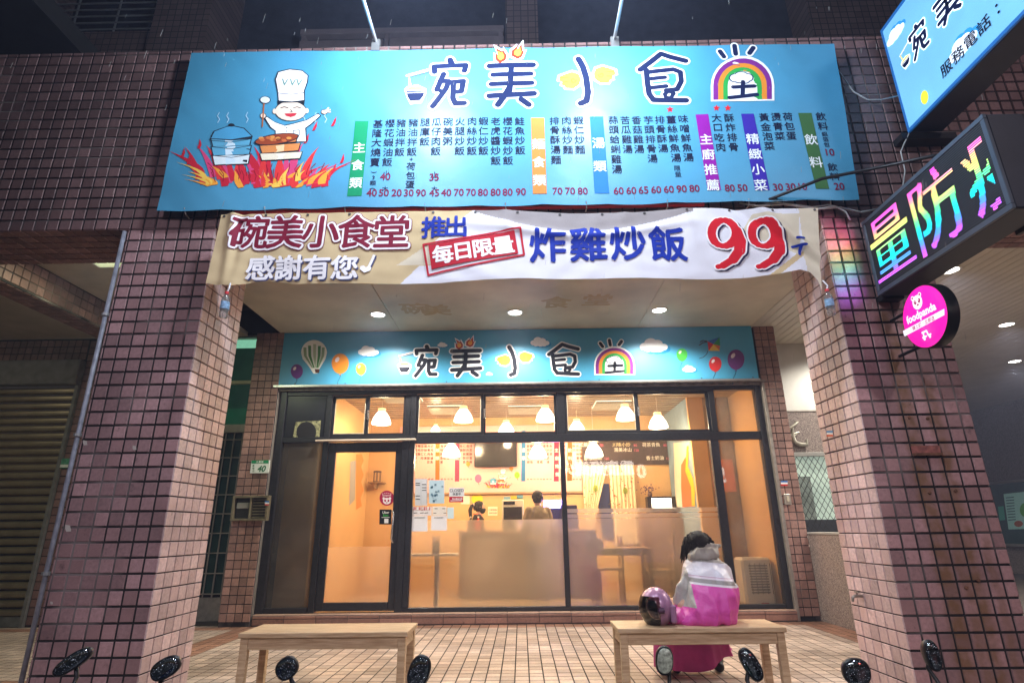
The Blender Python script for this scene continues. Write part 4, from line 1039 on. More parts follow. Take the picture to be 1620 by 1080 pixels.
MB().box(a.x+.02, a.x+.30, 5.585, 5.599, b_.z, b_.z+.13).build('lit_screen', mat('violet_glow', (.3, .25, 1), .5, emit=7, ecol=(.30, .22, 1.0), var=0), mon)
lamp('AREA', 'till_screen_light', (a.x+.16, 5.58, b_.z+.065), 16, (.30, .18, 1), .26, (a.x+.1, 3.9, .9), sizey=.12)
# clutter on the counter
rr_ = random.Random(6)
for k, (x, y, nm, lab, cat) in enumerate(((-.85, 5.6, 'sauce_bottle', 'brown sauce bottle at the left end of the counter', 'bottle'), (-.72, 5.62, 'sauce_bottle', 'red sauce bottle next to the brown one on the counter', 'bottle'), (-.05, 5.56, 'bowl_stack', 'stack of white bowls on the counter before the steam cabinet', 'bowls'), (.52, 5.5, 'cup_stack', 'stack of paper cups on the counter before the till', 'cups'))):
    tt = thing(nm, lab, cat, (x, y, 1.162))
    if 'bottle' in nm:
        MB().lathe([(.033, 0), (.035, .01), (.035, .14), (.012, .18), (.012, .20)], (x, y, 1.162), seg=14).build('bottle_body', mat('sauce_%d' % k if False else ('brown_sauce' if k == 0 else 'red_sauce'), (.08, .03, .01) if k == 0 else (.5, .04, .02), .3), tt, smooth='auto'); MB().lathe([(.015, .195), (.015, .22)], (x, y, 1.162), seg=10).build('cap', MATS['white_trim'], tt)
    else:
        for j in range(6): MB().lathe([(.03, 0), (.055 if 'bowl' in nm else .036, .05), (.05 if 'bowl' in nm else .032, .05)], (x, y, 1.162+j*.018), seg=16).build('bowl' if 'bowl' in nm else 'cup', mat('white_laminate', (.8, .76, .7)), tt, smooth='auto')
# sheets pinned on the back wall
nt_ = Print({'Y': 6.5}, (1, 0, 0), (0, 0, 1), (0, -1, 0))
nt_.poly([(772, 801), (787, 801), (787, 815), (772, 815)], pmat('#F0DFC0'), 0); nt_.ell(755, 789, 9, 9, pmat('#F2CF2A'), 0); nt_.poly([(729, 783), (743, 783), (743, 797), (729, 797)], pmat('#F0E2D0'), 0)
for k in range(5): nt_.text('小菜湯飯麵'[k], 775+k*2.4, 806, 2.6, ink, 1); nt_.text('美味好吃喔'[k], 775+k*2.4, 811, 2.6, ink, 1)
tag(nt_.build('wall_notices', None), 'paper notices and a yellow disc on the ochre wall', 'notices')
# tables behind the frosted glass
woodT = mat('honey_wood', (.30, .17, .07), .45, var=.15, vscale=10)
def table(name, x0, x1, y0, y1, zt2, label, par=None):
    t = thing(name, label, 'table', ((x0+x1)/2, (y0+y1)/2, .14))
    MB().box(x0, x1, y0, y1, zt2-.03, zt2).build('table_top', woodT, t, bevel=.004)
    for xx in (x0+.02, x1-.06):
        for yy in (y0+.02, y1-.06): MB().box(xx, xx+.045, yy, yy+.045, .14, zt2-.03).build('leg', woodT, t)
    MB().box(x0+.05, x1-.05, y0+.02, y0+.04, zt2-.10, zt2-.031).build('apron', woodT, t)
    return t
table('dining_table', 1.0, 1.85, 4.25, 4.9, .9, 'wooden dining table blurred behind the frosted right pane')
def chair(x, y, label, fac=1):
    t = thing('wooden_chair', label, 'chair', (x, y, .14), 'wooden chairs behind the frosted glass')
    MB().box(x-.2, x+.2, y-.2, y+.2, .56, .60).build('seat', woodT, t, bevel=.004)
    for dx in (-.19, .155):
        for dy in (-.19, .155): MB().box(x+dx, x+dx+.035, y+dy, y+dy+.035, .14, .56).build('leg', woodT, t)
    for dy in (-.19, .155): MB().box(x+fac*.165, x+fac*.165+.03, y+dy, y+dy+.035, .60, 1.05).build('back_post', woodT, t)
    for z in (.75, .95): MB().box(x+fac*.17, x+fac*.17+.02, y-.155, y+.155, z, z+.06).build('back_slat', woodT, t)
chair(2.0, 4.5, 'wooden chair right of the blurred dining table'); chair(1.35, 5.15, 'wooden chair behind the blurred dining table', 1)
bag = fuse('black_bag', mat('black_cloth', (.012, .012, .014), .8), None, caps=[((1.02, 4.35, .98), .09, (1.02, 4.4, 1.08), .075), ((1.0, 4.35, .95), .10, (1.10, 4.35, .95), .09)], voxel=.02)
tag(bag, 'black bag on the dining table behind the frosted glass', 'bag')
wt = thing('round_stand_table', 'small white pedestal table behind the frosted pane near the door', 'table', tuple(U(690, 958, Y=4.15)))
c = U(688, 875, Y=4.12); WM = mat('white_laminate', (.8, .76, .7), .35, var=.03)
MB().box(c.x-.32, c.x+.32, 3.96, 4.3, c.z-.03, c.z).build('table_top', WM, wt, bevel=.006); MB().tube([(c.x+.04, 4.12, .16), (c.x+.04, 4.12, c.z-.03)], .035, 14).build('post', WM, wt, smooth='auto'); MB().lathe([(.18, .139), (.17, .155), (.03, .165)], (c.x+.04, 4.12, 0), seg=24).build('foot', WM, wt, smooth='auto')
cup = thing('utensil_pot', 'dark pot of white utensils on the pedestal table', 'pot', (c.x+.02, 4.08, c.z)); 
MB().lathe([(.05, .001), (.055, .14), (.048, .14), (.045, .01)], (c.x+.02, 4.08, c.z), seg=18).build('pot', mat('dark_pot', (.06, .05, .045), .4), cup, smooth='auto')
for k in range(5): MB().tube([(c.x+.02, 4.08, c.z+.02), (c.x+.02+(k-2)*.03, 4.08, c.z+.23)], .008, 6).build('utensil', WM, cup)
tag(MB().tube([U(688, 880, Y=3.97), U(690, 900, Y=3.97), U(697, 925, Y=3.97), U(710, 938, Y=3.97), U(727, 945, Y=3.97), U(735, 958, Y=3.97), U(748, 955, Y=3.97)], .006, 6).build('white_cable', WM, None, smooth=True), 'white cable trailing down behind the frosted pane', 'cable')
# air cooler in the right bay
ac = thing('air_cooler', 'white portable air cooler with dark louvres behind the right pane', 'air cooler', (3.2, 4.2, .14))
a = U(1172, 882, Y=4.1); b_ = U(1233, 955, Y=4.1)
MB().box(a.x, 3.45, 4.1, 4.42, .15, a.z).build('cooler_body', mat('cooler_white', (.72, .72, .68), .4, var=.05), ac, bevel=.03)
zc = a.z
for k in range(11): MB().box(a.x+.09, 3.38, 4.085, 4.099, zc-.45+k*.034, zc-.45+k*.034+.018).build('louvre', mat('cooler_grey', (.12, .12, .12), .5), ac)
for k in range(5): MB().box(a.x+.10+k*.068, a.x+.106+k*.068, 4.075, 4.084, zc-.46, zc-.07).build('grille_bar', MATS['cooler_grey'], ac)
MB().box(a.x+.2, a.x+.3, 4.09, 4.099, zc-.60, zc-.57).build('badge', mat('red_badge', (.6, .05, .04), .5), ac)
# shelf and lantern on the left wall
sh = thing('wall_shelf', 'small wooden shelf seen through the door glass', 'shelf', tuple(U(592, 763, Y=6.3)))
a = U(583, 762, Y=6.3); MB().box(a.x, a.x+.28, 6.25, 6.5, a.z-.02, a.z).build('shelf_board', woodT, sh); MB().box(a.x+.1, a.x+.13, 6.3, 6.5, a.z-.12, a.z-.021).build('shelf_bracket', woodT, sh)
ln = thing('wire_lantern', 'dark cage lantern standing on the small wall shelf', 'lantern', (a.x+.14, 6.36, a.z)); lb_ = MB()
for k in range(6):
    for z in (0,): lb_.tube([(a.x+.14+.065*math.cos(k), 6.36+.065*math.sin(k), a.z+.002), (a.x+.14+.065*math.cos(k), 6.36+.065*math.sin(k), a.z+.18)], .006, 5)
lb_.build('cage', mat('dark_wire', (.08, .04, .02), .5), ln); MB().lathe([(.08, .18), (.07, .2), (.01, .21)], (a.x+.14, 6.36, a.z), seg=12).build('cap', MATS['dark_wire'], ln); MB().lathe([(.08, .0), (.08, .014)], (a.x+.14, 6.36, a.z), seg=12).build('base', MATS['dark_wire'], ln)
dc = Print({'X': -2.87}, (0, 1, 0), (0, 0, 1), (1, 0, 0), base=.004)
dc.poly([(563, 718), (572, 718), (575, 728), (571, 738), (575, 750), (571, 762), (575, 775), (570, 788), (572, 800), (563, 806)], pmat('#E08A4A'), 0); dc.poly([(554, 730), (563, 728), (561, 790), (552, 800)], pmat('#9A9A98'), 0)
dc.build('scalloped_decor', inn)

# ================================================================== SIGNS
# ---- the title drawn with round pen strokes; coordinates are survey pixels x4.154 of the inner sign
def title(P, f, k, inkc, L=0, cut=99, emit_part=None):
    """f maps drawing coordinates to survey pixels; k is the local scale (survey px per drawing unit)"""
    def flush(nm):
        if emit_part is not None: P.build(nm, emit_part)
    S = lambda pts, w_, m, l: P.stroke([f(*p) for p in pts], w_*k, m, l)
    Wt = pmat('#EEF2F6') if not getattr(P, 'glow', 0) else pmat('#F2F6FA', P.glow)
    def c(h): return pmat(h, P.glow) if getattr(P, 'glow', 0) else pmat(h)
    strokes = {
     0: [([(1018, 200), (1024, 214)], 22), ([(952, 248), (950, 226), (1000, 224), (1084, 222), (1078, 246)], 20),
         ([(990, 258), (962, 322)], 20), ([(976, 286), (1012, 288), (1000, 320), (945, 392)], 20), ([(962, 318), (984, 332)], 16),
         ([(1030, 292), (1074, 290), (1066, 332), (1050, 334)], 20), ([(1032, 292), (1030, 360), (1040, 382), (1078, 382)], 20)],
     1: [([(1185, 230), (1368, 226)], 22), ([(1200, 267), (1358, 262)], 20), ([(1192, 305), (1362, 299)], 20), ([(1184, 354), (1372, 342)], 22),
         ([(1276, 236), (1270, 330)], 20), ([(1268, 320), (1250, 350), (1220, 390)], 22), ([(1318, 366), (1350, 388)], 22)],
     2: [([(1560, 204), (1578, 236), (1592, 280), (1600, 340), (1594, 376), (1570, 386)], 22)],
     3: [([(1820, 252), (1862, 222), (1908, 186), (1950, 200), (2012, 216)], 20), ([(1846, 254), (1850, 300), (1858, 350), (1876, 374), (2014, 380)], 20),
         ([(1862, 262), (1960, 250), (1990, 262), (1994, 300), (1976, 334), (1930, 338)], 18), ([(1858, 290), (1924, 284)], 16), ([(1862, 326), (1930, 320)], 16),
         ([(1924, 352), (1940, 340), (1962, 350), (1950, 368), (1930, 366), (1924, 352)], 14)]}
    for g in range(4):
        if g >= cut: break
        for pts, w_ in strokes[g]: S(pts, w_*1.22+17, Wt, L)
        for pts, w_ in strokes[g]: S(pts, w_*1.22, inkc, L+1)
        flush('title_character')
    # bowl with noodles and chopsticks
    Y_ = c('#E8C860')
    P.poly([f(*p) for p in ((824, 318), (838, 306), (880, 300), (918, 318), (916, 340), (898, 378), (850, 382), (834, 352))], Wt, L+.3)
    P.poly([f(*p) for p in ((830, 322), (850, 308), (890, 306), (914, 322))], Y_, L+.8)
    P.poly([f(*p) for p in ((832, 326), (912, 326), (904, 350), (890, 366), (850, 368), (838, 350))], inkc, L+1); P.stroke([f(838, 334), f(908, 333)], 3*k, Wt, L+1.4)
    P.stroke([f(846, 300), f(842, 262), f(852, 304)], 5*k, Y_, L+.9); P.stroke([f(836, 262), f(932, 236)], 12*k, Wt, L+.4); P.stroke([f(836, 262), f(932, 236)], 3*k, c('#5A4030'), L+1.2); P.stroke([f(838, 270), f(930, 248)], 3*k, c('#5A4030'), L+1.2)
    flush('bowl_drawing')
    if cut <= 2: return
    # flames on the second character
    for cx, cy_, rot in ((1232, 190, -40), (1304, 176, 15)):
        fl_ = [(-24, 22), (-28, -2), (-10, -26), (-6, -10), (6, -44), (18, -12), (26, -18), (22, 14), (6, 28)]
        cr, sr = math.cos(R(rot)), math.sin(R(rot))
        for sc__, m_, l_ in ((1.3, Wt, .2), (.95, c('#B8341E'), .8), (.55, c('#F0B040'), 1.3)):
            P.poly([f(cx+(x*cr-y*sr)*sc__, cy_+(x*sr+y*cr)*sc__) for x, y in fl_], m_, L+l_)
    flush('flame_drawing')
    # yellow wings either side of the third
    for sx_, cx in ((1, 1526), (-1, 1668)):
        w_ = [(-44, -18), (-20, -26), (6, -34), (34, -26), (44, -4), (38, 18), (14, 34), (-20, 32), (-26, 22), (-38, 18), (-34, 6), (-48, 2)]
        for s2, m_, l_ in ((1.22, Wt, .2), (1.0, c('#3A3420'), .6), (.92, c('#D9B23C'), 1.0)):
            P.poly([f(cx+x*s2*sx_, 290-(cx > 1600)*20+y*s2) for x, y in w_], m_, L+l_)
        P.stroke([f(cx+sx_*(12+13*math.cos(a*.9)*(1-a/9)), 290-(cx > 1600)*20+13*math.sin(a*.9)*(1-a/9)) for a in range(0, 8)], 3*k, c('#3A3420'), L+1.4)
        for yy in (-10, 8): P.stroke([f(cx-40*sx_, 290-(cx > 1600)*20+yy), f(cx-12*sx_, 290-(cx > 1600)*20+yy-2)], 3*k, c('#3A3420'), L+1.4)
    flush('wing_drawing')
    # rainbow with a cloud tree
    ox = 1620
    for a_, b__ in (((538, 178), (554, 200)), ((598, 158), (604, 190)), ((678, 166), (662, 188))):
        P.stroke([f(ox+a_[0], a_[1]), f(ox+b__[0], b__[1])], 34*k, Wt, L+.1)
    for a_, b__ in (((538, 178), (554, 200)), ((598, 158), (604, 190)), ((678, 166), (662, 188))):
        P.stroke([f(ox+a_[0], a_[1]), f(ox+b__[0], b__[1])], 20*k, inkc, L+1)
    def arch(rx, ry, m_, l_, foot=380):
        pts = [f(ox+632+rx*math.cos(R(a)), 322-(ry)*math.sin(R(a))) for a in range(0, 181, 12)]
        P.poly([f(ox+632+rx, foot)]+pts+[f(ox+632-rx, foot)], m_, l_)
    arch(134, 124, Wt, L+.2, 386); arch(124, 114, c('#7A2A86'), L+.5); arch(103, 95, c('#E08A30'), L+.8); arch(82, 78, c('#2FA04A'), L+1.1); arch(62, 62, Wt, L+1.4, 386)
    for dx, dy, rx in ((-26, 4, 26), (0, -6, 30), (26, 2, 24), (-8, 8, 28), (14, 10, 24)):
        P.ell(*f(ox+628+dx, 286+dy), rx*k*1.06, 19*k, c('#2A3A60'), L+1.7+.01*rx); 
    for dx, dy, rx in ((-26, 4, 26), (0, -6, 30), (26, 2, 24), (-8, 8, 28), (14, 10, 24)): P.ell(*f(ox+628+dx, 286+dy), (rx-4)*k, 15*k, Wt, L+2.4+.01*rx)
    for pts in ([(592, 328), (682, 324)], [(576, 372), (692, 360)], [(634, 306), (632, 362)]): S([(ox+x, y) for x, y in pts], 18, inkc, L+2.9)
    flush('rainbow_drawing')
def cloud(P, cx, cy_, s, L=0, sh='#1E86C0', wh='#EEF0F4'):
    g = getattr(P, 'glow', 0)
    bl = [(-22, 4, 14), (-8, -6, 16), (8, -3, 15), (24, 5, 12), (2, 6, 17), (-14, 8, 13), (15, 8, 13)]
    for k_, (x, y, r) in enumerate(bl): P.ell(cx+(x+7)*s, cy_+(y+5)*s, r*s, r*s*.72, pmat(sh, g), L+.01*k_, 0, 16)
    for k_, (x, y, r) in enumerate(bl): P.ell(cx+x*s, cy_+y*s, r*s, r*s*.72, pmat(wh, g), L+.5+.01*k_, 0, 16)
def balloon(P, cx, cy_, r, hexc, L=0, tail=((0, 1.6), (-.3, 2.2), (-.4, 3))):
    P.poly([(cx+r*math.cos(a/20*6.283), cy_+r*1.12*math.sin(a/20*6.283)*(1.12 if math.sin(a/20*6.283) > 0 else 1)) for a in range(20)], pmat(hexc), L)
    P.poly([(cx-r*.12, cy_+r*1.42), (cx, cy_+r*1.2), (cx+r*.12, cy_+r*1.42)], pmat(hexc), L); P.ell(cx-r*.3, cy_-r*.4, r*.28, r*.36, pmat('#F4E8E0'), L+.5, 30, 12) if r < 0 else None
    P.stroke([(cx+a*r, cy_+b*r) for a, b in ((0, 1.4),)+tail], .8, pmat('#2A5A70'), L)

# ---- big banner: a printed tarpaulin laced over the beam
bn = thing('menu_banner', 'big sky blue menu banner with the shop title and a cook cartoon', 'banner', (0, -.1, 3.82))
sky_m = mat('banner_blue', (.065, .31, .50), .45, var=.12, vscale=1.6, spec=.5, bump=.35, bscale=9)
def bwave(p):
    return Vector((p.x, p.y-.014*noise.noise(Vector((p.x*1.6, 3, p.z*1.4)))-.004*noise.noise(Vector((p.x*5+p.z*4, 5, p.z*2)))-.012*noise.noise(Vector((p.x*.6, 9, p.z*.9))), p.z))
TL, TR_, BR_, BL_ = U(303, 84, Y=-.1), U(1320, 69, Y=-.1), U(1359, 315, Y=-.1), U(248, 333, Y=-.1)
b = MB(); b.closed = False; NX, NZ = 150, 44; vs = []
for j in range(NZ+1):
    v = j/NZ
    for i in range(NX+1):
        u_ = i/NX; p = (TL*(1-u_)+TR_*u_)*(1-v)+(BL_*(1-u_)+BR_*u_)*v
        z_ = p.z-(.012*abs(math.sin(u_*34)) if j == NZ else 0)
        vs.append(bwave(Vector((p.x, p.y, z_))))
fs = [(j*(NX+1)+i, (j+1)*(NX+1)+i, (j+1)*(NX+1)+i+1, j*(NX+1)+i+1) for j in range(NZ) for i in range(NX)]
b.add(vs, fs); b.build('banner_sheet', sky_m, bn, smooth=True)
BP = lambda: Print({'Y': -.1}, (1, 0, 0), (0, 0, 1), (0, -1, 0), warp=bwave, maxedge=.10, base=.003, step=.0012)
tp = BP()
def fb1(x, y): return 638+(x-820)/4.154*1.556, 127+(y-290)/4.154*1.60-(x-1600)/4.154*1.556*.012
title(tp, fb1, 1.58/4.154, pmat('#101F48'), emit_part=bn)
cp = BP(); cook(cp, 292, 110, 1.0, 0); cp.build('cook_picture', bn)
tpm = BP()
def head(x0, x1, yt, x2, x3, yb, col, txt, pitch_=None, th=17, y0=None):
    hp = BP()
    hp.poly([(x0, yt), (x1, yt-.3), (x3, yb-.3), (x2, yb)], pmat(col), 0)
    n_ = len(txt); sp_ = (yb-yt)/(n_+.9) if n_ < 4 else (yb-yt)/(n_+.6)
    y0_ = yt+(yb-yt)*(.30 if n_ < 4 else .28)
    c0 = Vector(tpm.w((x0+x1)/2, yt+20)); xc = (hp.w((x0+x1)/2, yt).x+hp.w((x2+x3)/2, yb).x)/2
    zt0, zb0 = hp.w(x0, yt).z, hp.w(x0, yb).z
    for i, ch in enumerate(txt):
        z = zt0+(zb0-zt0)*((.36 if n_ < 4 else .34)+i*(.235 if n_ == 3 else .20 if n_ == 4 else .30))
        hp.glyph(Vector((xc, -.1, z)), ch, .118, pmat('#E8F0F0'), 1, .015)
    hp.build('title_strip', bn)
head(562, 583, 192, 550, 573, 312, '#0E8A5C', '主食類'); head(840, 861, 187, 843, 865, 307, '#D0803C', '麵食類')
head(933, 954, 185, 941, 964, 305, '#2A78C0', '湯類'); head(1100, 1120, 182, 1119, 1140, 302, '#8A1A98', '主廚推薦')
head(1172, 1192, 181, 1194, 1217, 302, '#3A2AA0', '精緻小菜'); head(1262, 1283, 180, 1290, 1311, 300, '#3E6A3C', '飲料')
navy = pmat('#141C3C'); wine = pmat('#7A1E44')
cols = [(598, '基隆大燒賣'), (617, '櫻花蝦油飯'), (635, '豬油拌飯'), (654, '豬油拌飯'), (673, '腿庫飯'), (691, '瓜仔肉飯'), (709, '碗美粥'), (728, '火腿炒飯'), (747, '肉絲炒飯'), (765, '蝦仁炒飯'), (784, '老虎醬炒飯'), (803, '櫻花蝦炒飯'), (822, '鮭魚炒飯'),
        (877, '排骨酥湯麵'), (896, '肉絲炒麵'), (915, '蝦仁炒麵'), (970, '蒜頭蛤蜊雞湯'), (989, '苦瓜雞湯'), (1007, '香菇雞湯'), (1026, '芋頭排骨湯'), (1044, '排骨酥湯'), (1062, '薑絲鮮魚湯'), (1081, '味噌鮮魚湯'),
        (1133, '大口吃肉'), (1153, '酥炸排骨'), (1208, '黃金泡菜'), (1227, '燙青菜'), (1245, '荷包蛋'), (1298, '飲料')]
for x, t_ in cols:
    q_ = BP(); q_.column(t_, x, 196-(x-598)*.0155, 13.6, navy, 0, 1.10, .012); q_.build('dish_name', bn)
def at1(x, n_): return Vector((tpm.w(x, 196-(x-598)*.0155).x, -.1, 0)), tpm.w(x, 196-(x-598)*.0155).z
def small(x, rows_down, txt, h, m, bold=.01, pit=1.05):
    X, z0 = at1(x, 0)[0].x, at1(x, 0)[1]; q_ = BP()
    for i, ch in enumerate(txt): q_.glyph(Vector((X, -.1, z0-rows_down*.1045-i*h*pit)), ch, h, m, 0, bold, 90 if ch in '()' else 0)
    q_.build('small_print', bn)
small(598, 5.0, '(3顆)', .055, navy); small(654, 3.75, '+', .07, navy); small(654, 4.45, '荷包蛋', .085, navy, pit=1.10)
small(617, 5.15, '小', .065, navy); small(617, 6.65, '大', .055, navy); small(691, 5.3, '小', .065, navy); small(691, 6.65, '大', .055, navy)
small(1062, 5.0, '限量', .06, navy); small(1298, 1.8, '鋁箔包', .052, navy); small(1299, 5.1, '飲料', .088, navy, pit=1.1)
PR = [(589, '40'), (608, '50'), (628, '20'), (647, '30'), (666, '90'), (687, '45'), (706, '40'), (726, '70'), (745, '70'), (764, '80'), (784, '80'), (803, '80'), (824, '90'), (882, '70'), (902, '70'), (922, '80'),
      (979, '60'), (999, '60'), (1018, '65'), (1038, '60'), (1058, '60'), (1078, '90'), (1098, '80'), (1154, '80'), (1174, '50'), (1230, '30'), (1250, '30'), (1269, '10'), (1327, '20')]
for x, y, t_ in [(x, 307-(x-589)*.0155, t_) for x, t_ in PR]+[(610, 281, '40'), (687, 281, '35'), (1313, 241, '10')]:
    q_ = BP(); q_.text(t_, x, y, 15.5, wine, 0, .018, sx=.92); q_.build('price', bn)
for x, y in ((1060, 173), (1133, 172), (1151, 172)):
    pts = [(x+(6 if k % 2 == 0 else 2.6)*math.sin(k*math.pi/5), y-(5.4 if k % 2 == 0 else 2.3)*math.cos(k*math.pi/5)) for k in range(10)]
    q_ = BP(); q_.poly(pts, pmat('#D8202C'), 0); q_.build('red_star', bn)
# lacing: small ties along the lower edge
for k in range(9):
    u_ = .04+k*.115; p = BL_*(1-u_)+BR_*u_
    MB().tube([p+Vector((0, -.004, .02)), p+Vector((.005, .02, -.03)), p+Vector((.0, .085, -.035))], .005, 6).build('lace', mat('dirty_cord', (.45, .42, .4), .8), bn)

# red neon-like strip fixed to the beam under the banner
rb = thing('red_trim', 'long thin red strip fixed between the blue banner and the cloth banner', 'trim strip', (-.5, -.02, 3.78))
a, b__ = U(372, 334, Y=-.03), U(1115, 326, Y=-.03)
MB().box(a.x, b__.x, -.05, -.002, a.z-.025, a.z+.028).build('red_strip', mat('red_strip', (.75, .05, .06), .45, var=.15, emit=.0), rb, bevel=.006)

# ---- cloth banner with folds
cl = thing('cloth_banner', 'beige and white cloth banner sagging under the blue one, reading 99', 'banner', (0, -.16, 3.1))
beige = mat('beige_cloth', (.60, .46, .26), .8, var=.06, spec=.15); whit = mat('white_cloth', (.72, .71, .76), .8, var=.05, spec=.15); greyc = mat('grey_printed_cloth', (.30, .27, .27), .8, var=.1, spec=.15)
pale = mat('cream_printed_cloth', (.66, .58, .44), .8, var=.06, spec=.15)
edgeT = [(352, 342), (372, 341), (500, 339), (620, 337), (740, 335), (800, 334), (900, 340), (1000, 338), (1090, 331), (1200, 333), (1292, 331)]
edgeB = [(335, 455), (352, 458), (376, 459), (420, 447), (470, 453), (530, 452), (600, 452), (700, 452), (820, 447), (940, 449), (1100, 447), (1180, 444), (1230, 437), (1262, 430), (1278, 434), (1290, 447), (1296, 462)]
def interp(tab, x):
    for (x0_, y0_), (x1_, y1_) in zip(tab, tab[1:]):
        if x <= x1_: return y0_+(y1_-y0_)*max(0, (x-x0_))/(x1_-x0_)
    return tab[-1][1]
wT = [(U(x, y, Y=-.14).x, U(x, y, Y=-.14).z) for x, y in edgeT]; wB = [(U(x, y, Y=-.14).x, U(x, y, Y=-.14).z) for x, y in edgeB]
def cwave(p):
    x, z = p.x, p.z
    d = 0
    top = interp(wT, x); v = max(0, min(1, (top-z)/.65))
    d += .030*v*math.sin(x*1.7+.6)+.012*v*math.sin(x*5.3+z*3)
    # vertical folds at the left end, diagonal folds at the right end, a deep sag fold through the middle
    d += .035*math.exp(-((x+2.40-.06*v)/.05)**2)+.02*math.exp(-((x+2.28)/.06)**2)*v-.02*math.exp(-((x+2.33)/.04)**2)
    q_ = (x-2.05)-.55*v; d += .035*math.exp(-(q_/.06)**2)*(1-v*.4); q_ = (x-1.85)-.75*v; d += -.025*math.exp(-(q_/.07)**2)
    s_ = z-(top-.10-.13*math.exp(-((x-.55)/.75)**2)); d += .026*math.exp(-(s_/.05)**2)*math.exp(-((x-.5)/.9)**4)
    for k_ in (-1.9, -1.35, -.7, -.1, .9, 1.4): d += .010*math.exp(-((x-k_-.12*v)/.045)**2)*(1-v)
    d += .006*noise.noise(Vector((x*6, z*9, 1)))
    return Vector((x, p.y-.05*v-d-.02, z))
b = MB(); b.closed = False; NX, NZ = 620, 84; vs = []; X0, X1 = wT[0][0], U(1296, 440, Y=-.14).x
grid = {}
for j in range(NZ+1):
    for i in range(NX+1):
        u_ = i/NX; xt = X0+(U(1292, 331, Y=-.14).x-X0)*u_; xb = U(335, 455, Y=-.14).x+(U(1296, 462, Y=-.14).x-U(335, 455, Y=-.14).x)*u_
        v = j/NZ; zt2, zb2 = interp(wT, xt), interp(wB, xb)
        vs.append(Vector((xt*(1-v)+xb*v, -.14, zt2*(1-v)+zb2*v)))
ix = [b.mi(m_) for m_ in (beige, whit, greyc, pale)]
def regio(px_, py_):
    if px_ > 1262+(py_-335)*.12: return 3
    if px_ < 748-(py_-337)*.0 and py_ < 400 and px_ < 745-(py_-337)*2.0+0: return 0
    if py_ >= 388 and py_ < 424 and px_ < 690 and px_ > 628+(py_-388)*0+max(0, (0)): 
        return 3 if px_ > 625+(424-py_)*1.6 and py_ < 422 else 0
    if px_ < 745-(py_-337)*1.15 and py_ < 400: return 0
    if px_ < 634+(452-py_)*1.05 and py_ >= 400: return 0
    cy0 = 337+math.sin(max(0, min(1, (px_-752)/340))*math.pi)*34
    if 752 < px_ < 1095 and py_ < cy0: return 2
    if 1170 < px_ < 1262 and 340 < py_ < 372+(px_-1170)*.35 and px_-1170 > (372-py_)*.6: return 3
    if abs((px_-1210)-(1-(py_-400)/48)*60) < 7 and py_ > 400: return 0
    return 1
for q_ in vs: pass
faces = []; mids = []
pixs = [PX(p)[:2] for p in vs]
for j in range(NZ):
    for i in range(NX):
        a = j*(NX+1)+i; f_ = (a, a+NX+1, a+NX+2, a+1); faces.append(f_)
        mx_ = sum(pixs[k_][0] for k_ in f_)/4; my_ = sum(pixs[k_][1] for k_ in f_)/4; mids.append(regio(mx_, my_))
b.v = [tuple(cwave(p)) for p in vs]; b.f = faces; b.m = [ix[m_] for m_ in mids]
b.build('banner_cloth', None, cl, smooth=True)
CP = lambda: Print({'Y': -.14}, (1, 0, 0), (0, 0, 1), (0, -1, 0), warp=cwave, maxedge=.022, base=.007, step=.0016)
c1 = CP()
mar = pmat('#7E1A34'); wht = pmat('#F2EEF0'); slate = pmat('#4A4C70')
for i, ch in enumerate('碗美小食堂'):
    x = 399+i*55.5; y = 371-i*.6
    c1.text(ch, x, y, 56, mar, 0, .085, sx=.98); c1.text(ch, x, y, 56, wht, 1, .066, sx=.98); c1.text(ch, x, y, 55, mar, 2, .022, sx=.98)
for i, ch in enumerate('感謝有您'):
    x = 417+i*43.5; c1.text(ch, x+1.8, 430-i*.4, 41, slate, .5, .026, rot=2); c1.text(ch, x, 428-i*.4, 41, wht, 2, .026, rot=2)
c1.poly([(592, 406), (596, 407), (587, 428), (583, 427)], wht, 2); c1.poly([(579, 436), (572, 430), (573, 425), (578, 424), (581, 427), (586, 424), (590, 427), (588, 432)], wht, 2)
c1.poly([(594, 407), (598, 408), (589, 429), (585, 428)], slate, 1)
c1.build('thank_you_lettering', cl)
c2 = CP(); bl = pmat('#16309A')
for i, ch in enumerate('推出'): c2.text(ch, 687+i*35, 363-i*1.5, 36, bl, 0, .026)
rd = pmat('#B81E30')
def quadline(pts, w_, m_, l_): c2.stroke(pts+[pts[0]], w_, m_, l_)
quadline([(671, 391), (823, 366), (829, 409), (679, 439)], 3.2, rd, 0)
c2.poly([(679, 392), (814, 370), (820, 407), (684, 430)], rd, .5)
for i, ch in enumerate('每日限量'): c2.text(ch, 702+i*31.5, 407-i*4.6, 31, wht, 2, .03, rot=8)
c2.build('limited_stamp', cl)
c3 = CP()
for i, ch in enumerate('炸雞炒飯'): c3.text(ch, 866+i*62.5, 393-i*.8, 58, bl, 0, .026, sx=.92)
c3.build('fried_rice_lettering', cl)
c4 = CP(); dk = pmat('#2A2548')
